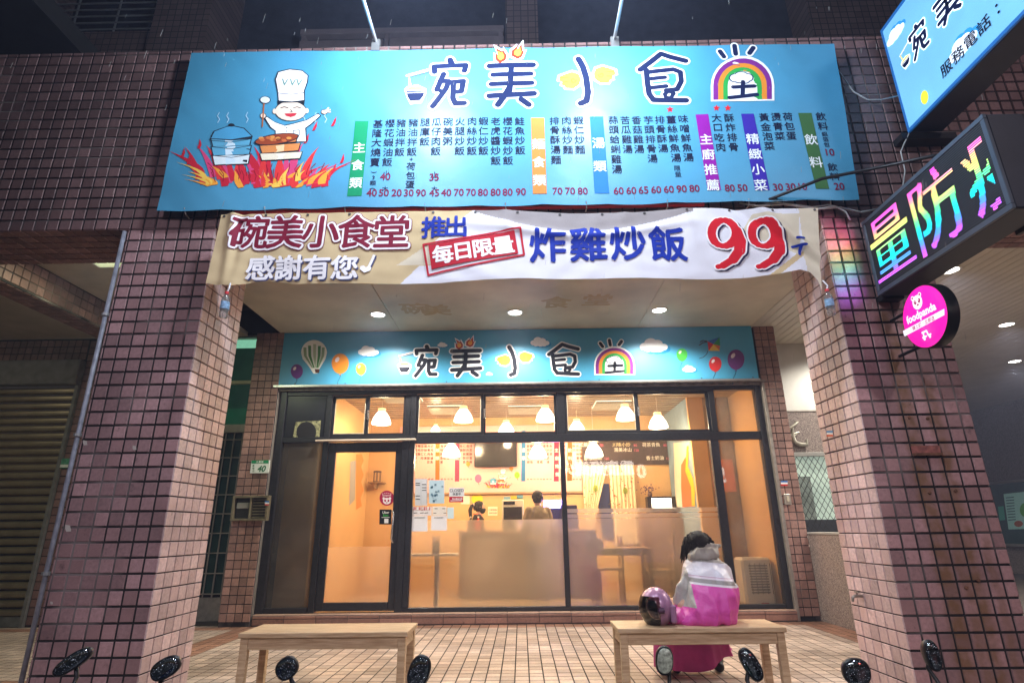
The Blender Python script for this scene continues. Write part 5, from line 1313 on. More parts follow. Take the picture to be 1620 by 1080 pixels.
def nine(cx, cy_, m_, l_, g=0):
    # a fat nine: bowl ring and a swinging tail, drawn as a tapering band
    def band(pts, ws):
        for (a_, b2), w0, w1 in zip(zip(pts, pts[1:]), ws, ws[1:]):
            c4.stroke([a_, b2], (w0+w1)/2+g, m_, l_)
    ring_ = [(cx-4+19*math.cos(R(a)), cy_-16+21*math.sin(R(a))) for a in range(0, 361, 20)]
    ws = [13 if abs(math.cos(R(a))) > .5 else 9 for a in range(0, 361, 20)]
    band(ring_, ws)
    tail = [(cx+16, cy_-20), (cx+22, cy_-4), (cx+20, cy_+12), (cx+10, cy_+26), (cx-6, cy_+36), (cx-14, cy_+38)]
    band(tail, [14, 18, 17, 13, 9, 7])
for cx in (1146, 1209):
    nine(cx+4, 391, dk, 0, 3); nine(cx, 389, wht, 1, 5); nine(cx, 389, pmat('#D01C2C'), 2, 0)
c4.stroke([(1256, 381), (1268, 380)], 4, bl, 0); c4.stroke([(1252, 392), (1271, 391)], 4, bl, 0); c4.stroke([(1264, 392), (1263, 404)], 4.4, bl, 0)
c4.build('price_lettering', cl)
ey = MB()
for k in range(15):
    x = X0+.03+k*(U(1290, 331, Y=-.14).x-X0-.05)/14; p = cwave(Vector((x, -.14, interp(wT, x)-.018)))
    ey.lathe([(.010, -.007), (.012, -.003), (.006, -.003)], p, axis='Y', seg=10)
ey.build('eyelets', mat('dark_eyelet', (.1, .1, .1), .4, metal=.8), cl)
# ties and the little water bottles that weigh the corners down
def bottle(px_, py_, label):
    top = cwave(Vector((U(px_, py_, Y=-.14).x, -.14, U(px_, py_, Y=-.14).z)))
    t = thing('water_bottle', label, 'bottle', (top.x, top.y, top.z-.30), 'water bottles hung as weights')
    z = top.z-.30; c = (top.x, top.y-.03, z)
    pl = glass_mat('bottle_plastic', (.86, .9, .95), .08, film=.22)
    MB().lathe([(.026, .0), (.032, .008), (.032, .05), (.029, .055), (.032, .062), (.032, .14), (.030, .155), (.014, .185), (.012, .20)], c, seg=18).build('bottle_body', pl, t, smooth=True)
    MB().lathe([(.0335, .07), (.0335, .13)], c, seg=18).build('paper_band', mat('blue_label', (.25, .42, .62), .5, var=.5, vscale=40), t)
    MB().lathe([(.015, .198), (.015, .218), (.004, .220)], c, seg=14).build('cap', mat('red_cap', (.7, .04, .05), .4, var=0), t)
    MB().tube([(c[0], c[1], z+.205), (c[0]+.012, c[1], z+.25), (c[0], top.y, z+.305)], .006, 6).build('tie', mat('white_tie', (.75, .75, .78), .7), t)
bottle(374, 457, 'small water bottle hanging from the left bottom corner of the cloth banner'); bottle(1298, 448, 'small water bottle hanging from the right bottom corner of the cloth banner')
cbm = mat('pale_cable', (.42, .42, .42), .6)
wb = MB()
for pts in ([(1170, 321), (1200, 326), (1240, 323), (1290, 331), (1330, 328), (1362, 336), (1392, 330)], [(1190, 326), (1230, 320), (1285, 328), (1310, 324), (1350, 334)], [(1285, 332), (1320, 326), (1338, 335), (1345, 348)]):
    wb.tube([U(x, y, Y=-.05-.02*(k % 2)) for k, (x, y) in enumerate(pts)], .008, 6)
tag(wb.build('loose_cables', cbm, None, smooth=True), 'tangle of loose pale cables above the right end of the cloth banner', 'cables')
tag(MB().tube([U(1308, 72, Y=-.02), U(1325, 110, Y=-.03), U(1350, 145, Y=-.05), U(1372, 158, Y=-.08), U(1395, 158, Y=-.1), U(1420, 152, Y=-.12)], .006, 6).build('hanging_cable', cbm, None, smooth=True), 'thin pale cable swinging from the banner corner to the blue light box', 'cable')
arm_ = thing('sign_stay', 'black steel stay bar slanting in front of the lower right banner corner', 'stay bar', tuple(U(1196, 324, Y=-.04)))
MB().tube([U(1196, 324, Y=-.04), U(1300, 283, Y=-.30), U(1405, 262, Y=-.45), U(1480, 246, X=2.93)], .014, 8).build('bar', mat('black_steel', (.02, .02, .024), .4, metal=.3), arm_, smooth=True)

# ---- floodlights on arms
def flood(px0, py0, px1, py1, aimx, label):
    base = U(px0, py0, Y=0.0); mid = U(px1, py1, Y=-.62)
    end = Vector((mid.x+(mid.x-base.x)*.75, -1.12, mid.z+(mid.z-base.z)*.78+.06)); h = Vector((aimx, -1.16, end.z+.03))
    t = thing('floodlight', label, 'floodlight', tuple(base), 'floodlights on arms over the blue banner')
    MB().tube([base+Vector((0, .02, -.06)), base, mid, end], .016, 10).build('arm', mat('pale_painted_pipe', (.75, .78, .82), .35, var=.1), t, smooth='auto')
    MB().box(base.x-.04, base.x+.04, -.012, .02, base.z-.12, base.z+.02).build('arm_plate', MATS['dull_steel'], t)
    MB().box(min(end.x, h.x-.16), max(end.x, h.x+.16), -1.20, -1.14, end.z+.10, end.z+.16).build('housing', mat('floodlight_housing', (.08, .08, .09), .4), t, bevel=.01)
    MB().box(h.x-.14, h.x+.14, -1.19, -1.15, end.z+.085, end.z+.099).build('lens', mat('floodlight_glow', (.9, .95, 1), .4, emit=30, ecol=(.82, .91, 1), var=0), t)
    MB().tube([end, Vector((end.x, -1.17, end.z+.12))], .014, 8).build('swivel', MATS['dull_steel'], t)
    return h
h1 = flood(595, 66, 575, 0, -.86, 'floodlight arm over the bowl end of the blue banner title')
h2 = flood(972, 62, 984, 0, .84, 'floodlight arm over the winged character of the blue banner')

# ---- inner sign above the shop window
s2 = thing('shop_sign', 'small sky blue shop sign with balloons, clouds and a kite above the window', 'sign', (0, 3.78, 3.2))
zt_, zb_ = 4.045, 3.225
xl, xr = -3.62, 3.515
MB().box(xl, xr, 3.76, 3.83, zb_, zt_).build('sign_panel', mat('sign_blue', (.07, .36, .60), .4, var=.12, vscale=1.5, spec=.3), s2)
MB().box(xl-.01, xr+.01, 3.735, 3.83, zb_-.03, zb_-.002).build('sign_edge', mat('silver_edge', (.5, .5, .5), .3, metal=.7), s2)
SP = Print({'Y': 3.76}, (1, 0, 0), (0, 0, 1), (0, -1, 0), step=.0016, base=.002)
title(SP, lambda x, y: (430+x/4.154, 500+y/4.154), 1/4.154, pmat('#1A1D28'), emit_part=s2)
dp2 = Print({'Y': 3.76}, (1, 0, 0), (0, 0, 1), (0, -1, 0), step=.0012, base=.0015)
def s5(x, y): return 430+x/4.154, 500+y/4.154
def s6(x, y): return 820+x/4.154, 500+y/4.154
for (x, y, s_) in ((635, 228, .46), (1122, 187, .22), (1430, 378, .15)): cloud(dp2, *s5(x, y), s_); dp2.build('printed_cloud', s2)
for (x, y, s_) in ((142, 168, .42), (890, 190, .62), (1122, 345, .30)): cloud(dp2, *s6(x, y), s_); dp2.build('printed_cloud', s2)
for (x, y, r, c, f5) in ((165, 360, 9.6, '#6A3A86', s5), (450, 308, 13.6, '#E08A28', s5), (586, 345, 8, '#E8C83A', s5), (1075, 252, 8.6, '#4CB848', s6), (1294, 312, 10, '#C83232', s6), (1430, 282, 13.4, '#6E3C80', s6)):
    a, b__ = f5(x, y); balloon(dp2, a, b__, r, c, 1)
    dp2.ell(a-r*.35, b__-r*.4, r*.22, r*.34, pmat('#E9D9E0'), 1.6, 35, 10); dp2.build('printed_balloon', s2)
# hot air balloon
a, b__ = s5(278, 240)
dp2.poly([(a+20.5*math.cos(R(t_)), b__+20*math.sin(R(t_))*(1 if math.sin(R(t_)) < 0 else .5)) for t_ in range(180, 361, 12)]+[(a+18, b__+10), (a+9, b__+25), (a+5, b__+33), (a-1, b__+33), (a-8, b__+22), (a-18, b__+10)], pmat('#F0F2EC'), 1)
for dx, c_ in ((-14.5, '#8FA888'), (-7, '#4E8A50'), (1, '#B8C8AC'), (8.5, '#4A8A4C'), (14.5, '#93AE8C')):
    dp2.poly([(a+dx-2.3, b__-14+abs(dx)*.4), (a+dx+2.3, b__-14+abs(dx)*.4), (a+dx*.95+2.2, b__+5), (a+dx*.3+3, b__+24), (a+dx*.3+1, b__+24), (a+dx*.95-2.2, b__+5)], pmat(c_), 1.6)
dp2.poly([(a+1, b__+26), (a+9, b__+26), (a+8, b__+32), (a+2.5, b__+32)], pmat('#5A3422'), 2)
dp2.build('hot_air_balloon', s2)
# kite
K6 = lambda *pts: [s6(x, y) for x, y in pts]
dp2.poly(K6((1242, 165), (1322, 138), (1282, 185)), pmat('#2A66B8'), 1); dp2.poly(K6((1322, 138), (1325, 195), (1282, 185)), pmat('#2E9A50'), 1.2); dp2.poly(K6((1242, 165), (1282, 185), (1250, 228)), pmat('#C02A28'), 1.4)
dp2.poly(K6((1282, 185), (1325, 228), (1250, 228)), pmat('#E8C03A'), 1.6); dp2.poly(K6((1282, 185), (1325, 195), (1320, 232)), pmat('#D86A2A'), 1.3)
dp2.stroke(K6((1245, 228), (1238, 250), (1215, 270), (1190, 278)), 1, pmat('#3A3A40'), 1)
for q_ in (((1240, 165), (1215, 160), (1195, 170)), ((1240, 168), (1212, 175), (1190, 190))): dp2.stroke(K6(*q_), 1.6, pmat('#3A2C44'), 1)
dp2.build('printed_kite', s2)
rv = MB()
for k in range(10):
    for z in (zb_+.02,): rv.lathe([(.008, -.006), (.009, -.001), (.0005, -.008)], (xl+.3+k*.75, 3.76, z), axis='Y', seg=8)
rv.build('rivets', MATS['dark_eyelet'], s2)

# ---- projecting blue light box, top right
G = 1.0
lbx = thing('blue_light_box', 'glowing sky blue light box sticking out at top right with phone lettering', 'light box', (3.65, -1.2, 4.48))
Y0, Y1, Z0, Z1 = -.10, -2.5, 4.478, 5.64
MB().box(3.515, 3.80, Y1, Y0, Z0, Z1).build('box_body', mat('dark_sign_metal', (.025, .035, .06), .4, var=.2), lbx, bevel=.012)
MB().box(3.502, 3.514, Y1+.01, Y0-.012, Z0+.015, Z1-.015).build('lit_face', mat('lit_blue_face', (.15, .4, .65), .35, emit=.48, ecol=(.20, .54, .92), var=.25, vscale=1.8), lbx)
blue_e = mat('blue_trim', (.02, .14, .42), .35, var=0, emit=.15, ecol=(.02, .22, .7))
for q_ in ((3.496, 3.516, Y1, Y0, Z0, Z0+.03), (3.496, 3.516, Y1, Y0, Z1-.03, Z1), (3.496, 3.516, Y0-.02, Y0, Z0+.03, Z1-.03)): MB().box(*q_).build('edge_trim', blue_e, lbx)
LP = Print({'X': 3.5}, (0, -1, 0), (0, 0, 1), (-1, 0, 0), step=.0016, base=.001); LP.glow = .8
def lb3(x, y): return 1380+x/4.908, y/4.908
def yz(p): v = U(*p, X=3.5); return v
# place the title on the box face through metric coordinates
class Metric(Print):
    def w(s, px_, py_): return Vector((3.5, -px_, py_))
MP = Metric({'X': 3.5}, (0, -1, 0), (0, 0, 1), (-1, 0, 0), step=.0016, base=.001); MP.glow = .7
o_ = yz(lb3(225, 540)); k_ = .0022
bx = yz(lb3(270, 500)); mei = yz(lb3(610, 110))
kx = ((-mei.y)-(-bx.y))/(1276-872)
title(MP, lambda x, y: (-bx.y+(x-872)*kx, bx.z+.02-(y-345)*kx*1.06), kx, pmat('#0A1A44', .02), 1, cut=2, emit_part=lbx)
MQ = Metric({'X': 3.5}, (0, -1, 0), (0, 0, 1), (-1, 0, 0), step=.0016, base=.001); MQ.glow = .8
def cloud_m(y_, z_, s_): 
    bl_ = [(-22, 4, 14), (-8, -6, 16), (8, -3, 15), (24, 5, 12), (2, 6, 17), (-14, 8, 13), (15, 8, 13)]
    for q2, (x, y, r) in enumerate(bl_): MQ.ell(y_+(x+6)*s_, z_-(y-5)*s_, r*s_, r*s_*.8, pmat('#2A8ACC', .5), .01*q2, 0, 16)
    for q2, (x, y, r) in enumerate(bl_): MQ.ell(y_+x*s_, z_-y*s_, r*s_, r*s_*.8, pmat('#D8E4F4', .7), .5+.01*q2, 0, 16)
a = yz(lb3(178, 262)); cloud_m(-a.y, a.z, .0035); MQ.build('printed_cloud', lbx); a = yz(lb3(690, 330)); cloud_m(-a.y, a.z-.03, .0042); MQ.build('printed_cloud', lbx)
a = yz(lb3(407, 757)); MQ.ell(-a.y, a.z, .042, .062, pmat('#E8D83A', .6), 1); MQ.build('printed_balloon', lbx)
p0 = yz(lb3(578, 530)); p1 = yz(lb3(868, 195))
for i, ch in enumerate('服務電話：０９'):
    t_ = i/3; yy = p0.y+(p1.y-p0.y)*t_; zz = p0.z+(p1.z-p0.z)*t_
    MQ.text({'０': '0', '９': '9'}.get(ch, ch), -yy, zz, 0, pmat('#0A1030', .02), 2, .015, size=.125); MQ.build('phone_character', lbx)
for zz in (4.60, 5.45): MB().box(3.58, 3.62, Y0+.001, .0, zz, zz+.04).build('wall_bracket', MATS['black_steel'], lbx)
MB().tube([U(1438, 211, Y=-.12), U(1425, 240, Y=-.1), U(1432, 270, Y=-.12), U(1428, 300, Y=-.12)], .006, 6).build('cord', cbm, lbx, smooth=True)
MB().box(3.42, 3.9, -.12, .0, 4.40, 4.46).build('base_bracket', MATS['black_steel'], lbx)

# ---- LED message sign
led = thing('led_sign', 'LED message box with rainbow coloured characters on its dark face', 'LED sign', (3.05, -.75, 2.92))
Y0, Y1, Z0, Z1 = -.085, -1.415, 2.92, 3.592
case = mat('led_case', (.025, .03, .045), .45, var=.2)
MB().box(2.925, 3.16, Y1, Y0, Z0, Z1).build('case', case, led, bevel=.01)
fr_m = mat('led_frame', (.09, .11, .14), .35, metal=.3)
for q_ in ((2.908, 2.93, Y1, Y0, Z0, Z0+.035), (2.908, 2.93, Y1, Y0, Z1-.035, Z1), (2.908, 2.93, Y0-.035, Y0, Z0+.035, Z1-.035), (2.908, 2.93, Y1, Y1+.035, Z0+.035, Z1-.035)): MB().box(*q_).build('face_frame', fr_m, led, bevel=.003)
MB().box(2.916, 2.924, Y1+.035, Y0-.035, Z0+.035, Z1-.035).build('led_board', mat('led_board', (.012, .012, .016), .6), led)
NR = 40; ph = (Z1-Z0-.07)/NR
rb_ = MB()
for k in range(NR): z = Z0+.035+(k+.15)*ph; rb_.box(2.9125, 2.9159, Y1+.036, Y0-.036, z, z+ph*.42)
rb_.build('louvre_ribs', mat('led_rib', (.05, .055, .065), .5), led, kind='stuff')
def inside(vs, tris, x, y):
    for a_, b2, c_ in tris:
        (x1, y1), (x2, y2), (x3, y3) = vs[a_], vs[b2], vs[c_]
        d1 = (x-x2)*(y1-y2)-(x1-x2)*(y-y2); d2 = (x-x3)*(y2-y3)-(x2-x3)*(y-y3); d3 = (x-x1)*(y3-y1)-(x3-x1)*(y-y1)
        if not ((d1 < 0 or d2 < 0 or d3 < 0) and (d1 > 0 or d2 > 0 or d3 > 0)): return True
    return False
def hue(t):
    st = [(0, (1, .05, .75)), (.16, (1, .15, .45)), (.30, (1, .65, .15)), (.42, (.55, 1, .2)), (.55, (.05, 1, .35)), (.66, (.0, .85, .85)), (.78, (.02, .35, 1)), (.9, (.35, .1, 1)), (1, (.9, .1, 1))]
    for (a_, c0_), (b2, c1_) in zip(st, st[1:]):
        if t <= b2:
            q2 = (t-a_)/(b2-a_); return tuple(c0_[i]+(c1_[i]-c0_[i])*q2 for i in range(3))
    return st[-1][1]
hm = [mat('led_hue', hue(k/15), .5, emit=5.0, ecol=hue(k/15), var=0) if False else mat('led_light_%s' % 'abcdefghijklmnop'[k], hue(k/15), .5, emit=2.0, ecol=hue(k/15), var=0) for k in range(16)]
dots = MB(); dots.closed = False
H = .60
# three characters: centre along the box (distance from its wall end) and clip limit
CW = .50
for ch, cy_, lim in (('量', .355, 9), ('防', .865, 9), ('疫', 1.39, 1.352)):
    vs_, fs_ = glyphs(ch, 0); tris = []
    for f_ in fs_:
        for k in range(1, len(f_)-1): tris.append((f_[0], f_[k], f_[k+1]))
    for r_ in range(NR):
        z = Z0+.035+(r_+.75)*ph; yy = (z-(Z0+Z1)/2)/H
        if abs(yy) > .55: continue
        loc = [t_ for t_ in tris if min(vs_[i][1] for i in t_)-.02 < yy < max(vs_[i][1] for i in t_)+.02]
        run = None; N = 46
        for c_ in range(N+1):
            xx = -.52+c_*1.04/N; on = c_ < N and (cy_+xx*CW) < lim and any(inside(vs_, loc, xx+d_, yy) for d_ in (0, -.012, .012))
            if on and run is None: run = xx
            if not on and run is not None:
                ya, yb = -(cy_+run*CW), -(cy_+(xx-.006)*CW)
                hidx = min(15, max(0, int((.5-yy)*15.9)))
                dots.add([(2.9118, ya, z), (2.9118, ya, z+ph*.5), (2.9118, yb, z+ph*.5), (2.9118, yb, z)], [(0, 1, 2, 3)], hm[hidx]); run = None
dots.build('lit_characters', None, led)
MB().box(3.0, 3.05, Y0+.001, .0, 3.5, 3.55).build('wall_bracket', MATS['black_steel'], led); MB().box(2.95, 3.12, Y0, .0, Z0-.02, Z0+.02).build('base_bracket', MATS['black_steel'], led)
MB().box(3.165, 3.19, Y1+.02, Y1+.3, 2.9, 3.6).build('rear_rail', MATS['black_steel'], led)
# coloured light the LED face throws on the pillar beside it
for z, c_ in ((3.52, (1, .10, .45)), (3.40, (1, .62, .2)), (3.28, (.25, 1, .35)), (3.16, (.05, .6, 1)), (3.03, (.55, .15, 1))):
    lamp('SPOT', 'led_row_light', (2.90, -.30, z), 7.5, c_, .05, (2.72, 0, z), 72, 1)
# ---- round pink delivery sign
rp_ = thing('round_delivery_sign', 'round magenta delivery sign with a panda head, on a black drum', 'round sign', (3.0, -.46, 2.6))
cx_, cz_ = -.455, 2.605; rad = .228
MB().lathe([(rad, .012), (rad+.006, .02), (rad+.006, .095), (rad-.01, .105)], (2.945, cx_, cz_), axis='X', seg=48).build('drum', mat('black_drum', (.012, .012, .014), .35, var=0), rp_, smooth='auto')
MB().lathe([(.0001, -.004), (rad*.80, -.004), (rad*.86, .004), (rad-.002, .012)], (2.945, cx_, cz_), axis='X', seg=48).build('lit_face', mat('magenta_face', (.75, .01, .30), .3, emit=.72, ecol=(.95, .01, .40), var=.12, vscale=6), rp_, smooth='auto')
class Metric2(Print):
    def w(s, px_, py_): return Vector((2.9405, cx_-px_, cz_+py_))
def RP(u_, v): return (u_*rad, v*rad)
Q = Metric2({'X': 2.94}, (0, -1, 0), (0, 0, 1), (-1, 0, 0), step=.0012, base=.0012)
PW = pmat('#F0E8F0', .55); PK = pmat('#A80A5A', .3)
Q.poly([RP(-1.0+.02, -.31), RP(-.94, -.34), RP(.93, -.30), RP(.985, -.12), RP(-.985, -.14)], PW, 0)
Q.text('線上訂・立即送', 0, -.225*rad, 0, PK, 1, .01, size=.034)
Q.text('foodpanda', 0.0, .07*rad, 0, PW, 1, .035, size=.082, sx=.9)
Q.ell(-.02*rad, .50*rad, .225*rad, .235*rad, PW, 1, 0, 24)
for s_ in (-1, 1):
    Q.ell((-.02+s_*.17)*rad, .70*rad, .075*rad, .075*rad, PW, 1, 0, 14); Q.ell((-.02+s_*.17)*rad, .70*rad, .04*rad, .04*rad, PK, 2, 0, 12)
    Q.ell((-.02+s_*.095)*rad, .53*rad, .055*rad, .075*rad, PK, 2, -s_*25, 14); Q.ell((-.02+s_*.085)*rad, .54*rad, .02*rad, .02*rad, PW, 3, 0, 8)
Q.ell(-.02*rad, .415*rad, .05*rad, .03*rad, PK, 2, 0, 10)
for pts in ([(-.14, -.50), (.06, -.50), (.10, -.66), (.2, -.66)], [(-.16, -.66), (.0, -.66)], [(-.1, -.5), (-.1, -.62)]): Q.stroke([RP(*p) for p in pts], .014, PW, 1)
for x in (-.1, .15): Q.ell(x*rad, -.72*rad, .05*rad, .05*rad, PW, 1, 0, 12)
Q.build('panda_print', rp_)
for zz in (2.44, 2.74): MB().tube([(3.03, cx_+.21, zz), (3.03, -.02, zz), (3.03, -.0005, zz)], .013, 8).build('wall_arm', MATS['black_steel'], rp_)

# ================================================================== BENCHES
bw = mat('pale_birch', (.47, .33, .19), .45, var=.22, vscale=14, bump=.15, bscale=50)
n = bw.node_tree.nodes; l = bw.node_tree.links
_geo = n.new('ShaderNodeNewGeometry'); _mp = n.new('ShaderNodeMapping'); _mp.inputs['Scale'].default_value = (2, 22, 22); l.new(_geo.outputs['Position'], _mp.inputs[0])
_nz = n.new('ShaderNodeTexNoise'); _nz.inputs['Scale'].default_value = 3; _nz.inputs['Detail'].default_value = 6; l.new(_mp.outputs[0], _nz.inputs['Vector'])
_rp = n.new('ShaderNodeValToRGB'); _rp.color_ramp.elements[0].position = .3; _rp.color_ramp.elements[0].color = (.36, .23, .12, 1); _rp.color_ramp.elements[1].position = .7; _rp.color_ramp.elements[1].color = (.58, .42, .26, 1)
l.new(_nz.outputs[0], _rp.inputs[0]); l.new(_rp.outputs[0], n['Principled BSDF'].inputs['Base Color'])
def bench(x0, x1, y0, y1, label):
    t = thing('wooden_bench', label, 'bench', ((x0+x1)/2, (y0+y1)/2, 0), 'plain wooden benches before the shop')
    H_ = .45
    for k in range(1): MB().box(x0, x1, y0, y1, H_-.034, H_).build('bench_top', bw, t, bevel=.004)
    for xx in (x0+.015, x1-.072):
        for yy in (y0+.015, y1-.067): MB().box(xx, xx+.057, yy, yy+.052, 0, H_-.035).build('leg', bw, t, bevel=.003)
    for yy in (y0+.02, y1-.045): MB().box(x0+.073, x1-.073, yy, yy+.022, H_-.115, H_-.035).build('apron', bw, t, bevel=.002)
    for xx in (x0+.022, x1-.045): MB().box(xx, xx+.022, y0+.068, y1-.068, H_-.115, H_-.035).build('apron', bw, t, bevel=.002)
    return t
bench(-2.13, -.86, .315, .76, 'empty wooden bench before the shop door'); bench(.715, 1.975, .365, .78, 'wooden bench with the seated woman and a helmet on it')

# ================================================================== PEOPLE
skin = mat('skin', (.52, .31, .22), .5, var=.05)
hairm = mat('black_hair', (.014, .011, .010), .62, var=.3, vscale=40, bump=1, bscale=90, spec=.3)
def hand(c, d, up_, side, s=1.0):
    """capsules of a slightly curled hand: palm at c, fingers along d, thumb towards side"""
    c = Vector(c); d = Vector(d).normalized(); up_ = Vector(up_).normalized(); sd = Vector(side).normalized(); out = []
    out.append((c-sd*.022*s, .017*s, c+sd*.022*s, .016*s)); out.append((c+d*.035*s-sd*.024*s, .014*s, c+d*.035*s+sd*.024*s, .014*s))
    for k, ln_ in enumerate((.060, .072, .067, .052)):
        b0 = c+d*.045*s+sd*(.028-.0185*k)*s; m_ = b0+(d*.9-up_*.35).normalized()*ln_*.55*s; e = m_+(d*.4-up_*.9).normalized()*ln_*.5*s
        out += [(b0, .0085*s, m_, .008*s), (m_, .008*s, e, .0068*s)]
    t0 = c+sd*.026*s-d*.01*s; t1 = t0+(sd*.7+d*.6-up_*.2).normalized()*.038*s; t2 = t1+(d*.9-up_*.4).normalized()*.028*s
    return out+[(t0, .011*s, t1, .010*s), (t1, .010*s, t2, .0085*s)]
def head_rings(c, s=1.0, fwd=(0, 1, 0)):
    """skull and jaw as rings; c is the centre of the head"""
    c = Vector(c); R_ = []
    for z, rx, ry, dy in ((-.118, .02, .025, .035), (-.108, .038, .042, .03), (-.08, .054, .062, .02), (-.04, .066, .080, .008), (0, .073, .092, 0), (.04, .076, .096, -.004), (.075, .068, .086, -.006), (.10, .048, .062, -.006), (.116, .018, .024, -.006)):
        R_.append(ring(c+Vector((0, dy*s, z*s)), rx*s, ry*s, 18))
    return R_

# ---- the seated woman (faces the shop, back to the street)
wy = .64
wo = thing('person', 'woman in grey and pink rain jacket sitting on the right bench, back turned', 'person', (1.40, wy, .45))
jk = bpy.data.materials.new('rain_jacket_cloth'); jk.use_nodes = True; n = jk.node_tree.nodes; l = jk.node_tree.links; pb = n['Principled BSDF']
pb.inputs['Roughness'].default_value = .42; pb.inputs['Specular IOR Level'].default_value = .45
g_ = n.new('ShaderNodeNewGeometry'); s_ = n.new('ShaderNodeSeparateXYZ'); l.new(g_.outputs['Position'], s_.inputs[0])
m_a = n.new('ShaderNodeMath'); m_a.operation = 'MULTIPLY_ADD'; m_a.inputs[1].default_value = .10; l.new(s_.outputs[0], m_a.inputs[0]); l.new(s_.outputs[2], m_a.inputs[2])   # hems slope a little
rp = n.new('ShaderNodeValToRGB'); rp.color_ramp.interpolation = 'CONSTANT'
mr = n.new('ShaderNodeMapRange'); mr.inputs[1].default_value = .5; mr.inputs[2].default_value = 1.5; l.new(m_a.outputs[0], mr.inputs[0]); l.new(mr.outputs[0], rp.inputs[0])
bands = [(0.0, (.62, .07, .36)), (.372, (.70, .66, .70)), (.390, (.30, .28, .27)), (.420, (.70, .62, .68)), (.437, (.45, .20, .33)), (.441, (.66, .64, .70)), (.545, (.36, .34, .31))]
el = rp.color_ramp.elements; el[0].position = 0; el[0].color = (*bands[0][1], 1); el[1].position = bands[1][0]; el[1].color = (*bands[1][1], 1)
for p_, c_ in bands[2:]: e_ = el.new(p_); e_.color = (*c_, 1)
# grey sleeves and shoulders: left sleeve is grey above the pink
def jacket_x():
    mx = n.new('ShaderNodeMix'); mx.data_type = 'RGBA'; r2 = n.new('ShaderNodeMath'); r2.operation = 'LESS_THAN'; r2.inputs[1].default_value = 1.345
    l.new(s_.outputs[0], r2.inputs[0]); r3 = n.new('ShaderNodeMath'); r3.operation = 'GREATER_THAN'; r3.inputs[1].default_value = .575; l.new(s_.outputs[2], r3.inputs[0])
    r4 = n.new('ShaderNodeMath'); r4.operation = 'MULTIPLY'; l.new(r2.outputs[0], r4.inputs[0]); l.new(r3.outputs[0], r4.inputs[1])
    l.new(r4.outputs[0], mx.inputs[0]); l.new(rp.outputs[0], mx.inputs[6]); mx.inputs[7].default_value = (.40, .38, .35, 1); return mx.outputs[2]
l.new(jacket_x(), pb.inputs['Base Color'])
_wn = n.new('ShaderNodeTexNoise'); _wn.inputs['Scale'].default_value = 14; _wn.inputs['Detail'].default_value = 3; l.new(g_.outputs['Position'], _wn.inputs['Vector'])
_bp = n.new('ShaderNodeBump'); _bp.inputs['Strength'].default_value = .4; _bp.inputs['Distance'].default_value = .03; l.new(_wn.outputs[0], _bp.inputs['Height']); l.new(_bp.outputs[0], pb.inputs['Normal'])
pinkm = mat('pink_raincoat', (.55, .05, .28), .40, var=.15, vscale=9, bump=.6, bscale=16)
def sec(py, xl, xr_, yc, ry):
    a = U(xl, py, Y=yc); b_ = U(xr_, py, Y=yc); return ring(((a.x+b_.x)/2, yc, (a.z+b_.z)/2), (b_.x-a.x)/2, ry, 24, p=2.3)
tor = [sec(985.5, 1071, 1160, .60, .15), sec(980, 1069, 1163, .60, .17), sec(962, 1077, 1164, .60, .18), sec(940, 1084, 1165, .62, .17), sec(918, 1085, 1157, .66, .165), sec(904, 1080, 1154, .69, .15), sec(894, 1083, 1148, .72, .13), sec(885, 1089, 1138, .75, .10), sec(871, 1098, 1126, .78, .06)]
def W3(px_, py_, y): v = U(px_, py_, Y=y); return v
arms = [(W3(1090, 900, .72), .050, W3(1080, 928, .66), .052), (W3(1081, 928, .66), .052, W3(1077, 950, .68), .058), (W3(1077, 950, .68), .056, W3(1092, 962, .90), .045),
        (W3(1145, 903, .72), .050, W3(1156, 932, .67), .050), (W3(1158, 930, .67), .052, W3(1158, 955, .72), .052), (W3(1158, 955, .72), .05, W3(1136, 968, .95), .042)]
fuse('rain_jacket', jk, wo, caps=arms, lofts=[tor], voxel=.0105, smooth=7, disp=.012, dscale=8)
# hood lying on the neck, open towards the front
hz = W3(1110, 872, .76)
hoodr = [ring(W3(1111, 888, .75), .115, .085, 22), ring(W3(1112, 882, .74)+Vector((0, -.02, 0)), .126, .10, 22), ring(W3(1113, 875, .73)+Vector((0, -.015, 0)), .120, .095, 22), ring(W3(1116, 866, .73), .100, .075, 22)]
hoodm = mat('grey_hood_cloth', (.34, .315, .28), .5, var=.12, bump=.5, bscale=20)
fuse('hood', hoodm, wo, caps=[(W3(1116, 862, .72), .022, W3(1138, 863, .74), .014), (W3(1093, 880, .74), .028, W3(1133, 878, .74), .026), (W3(1096, 872, .74), .020, W3(1116, 866, .72), .022)], lofts=[hoodr], voxel=.010, smooth=5, disp=.006, dscale=14)
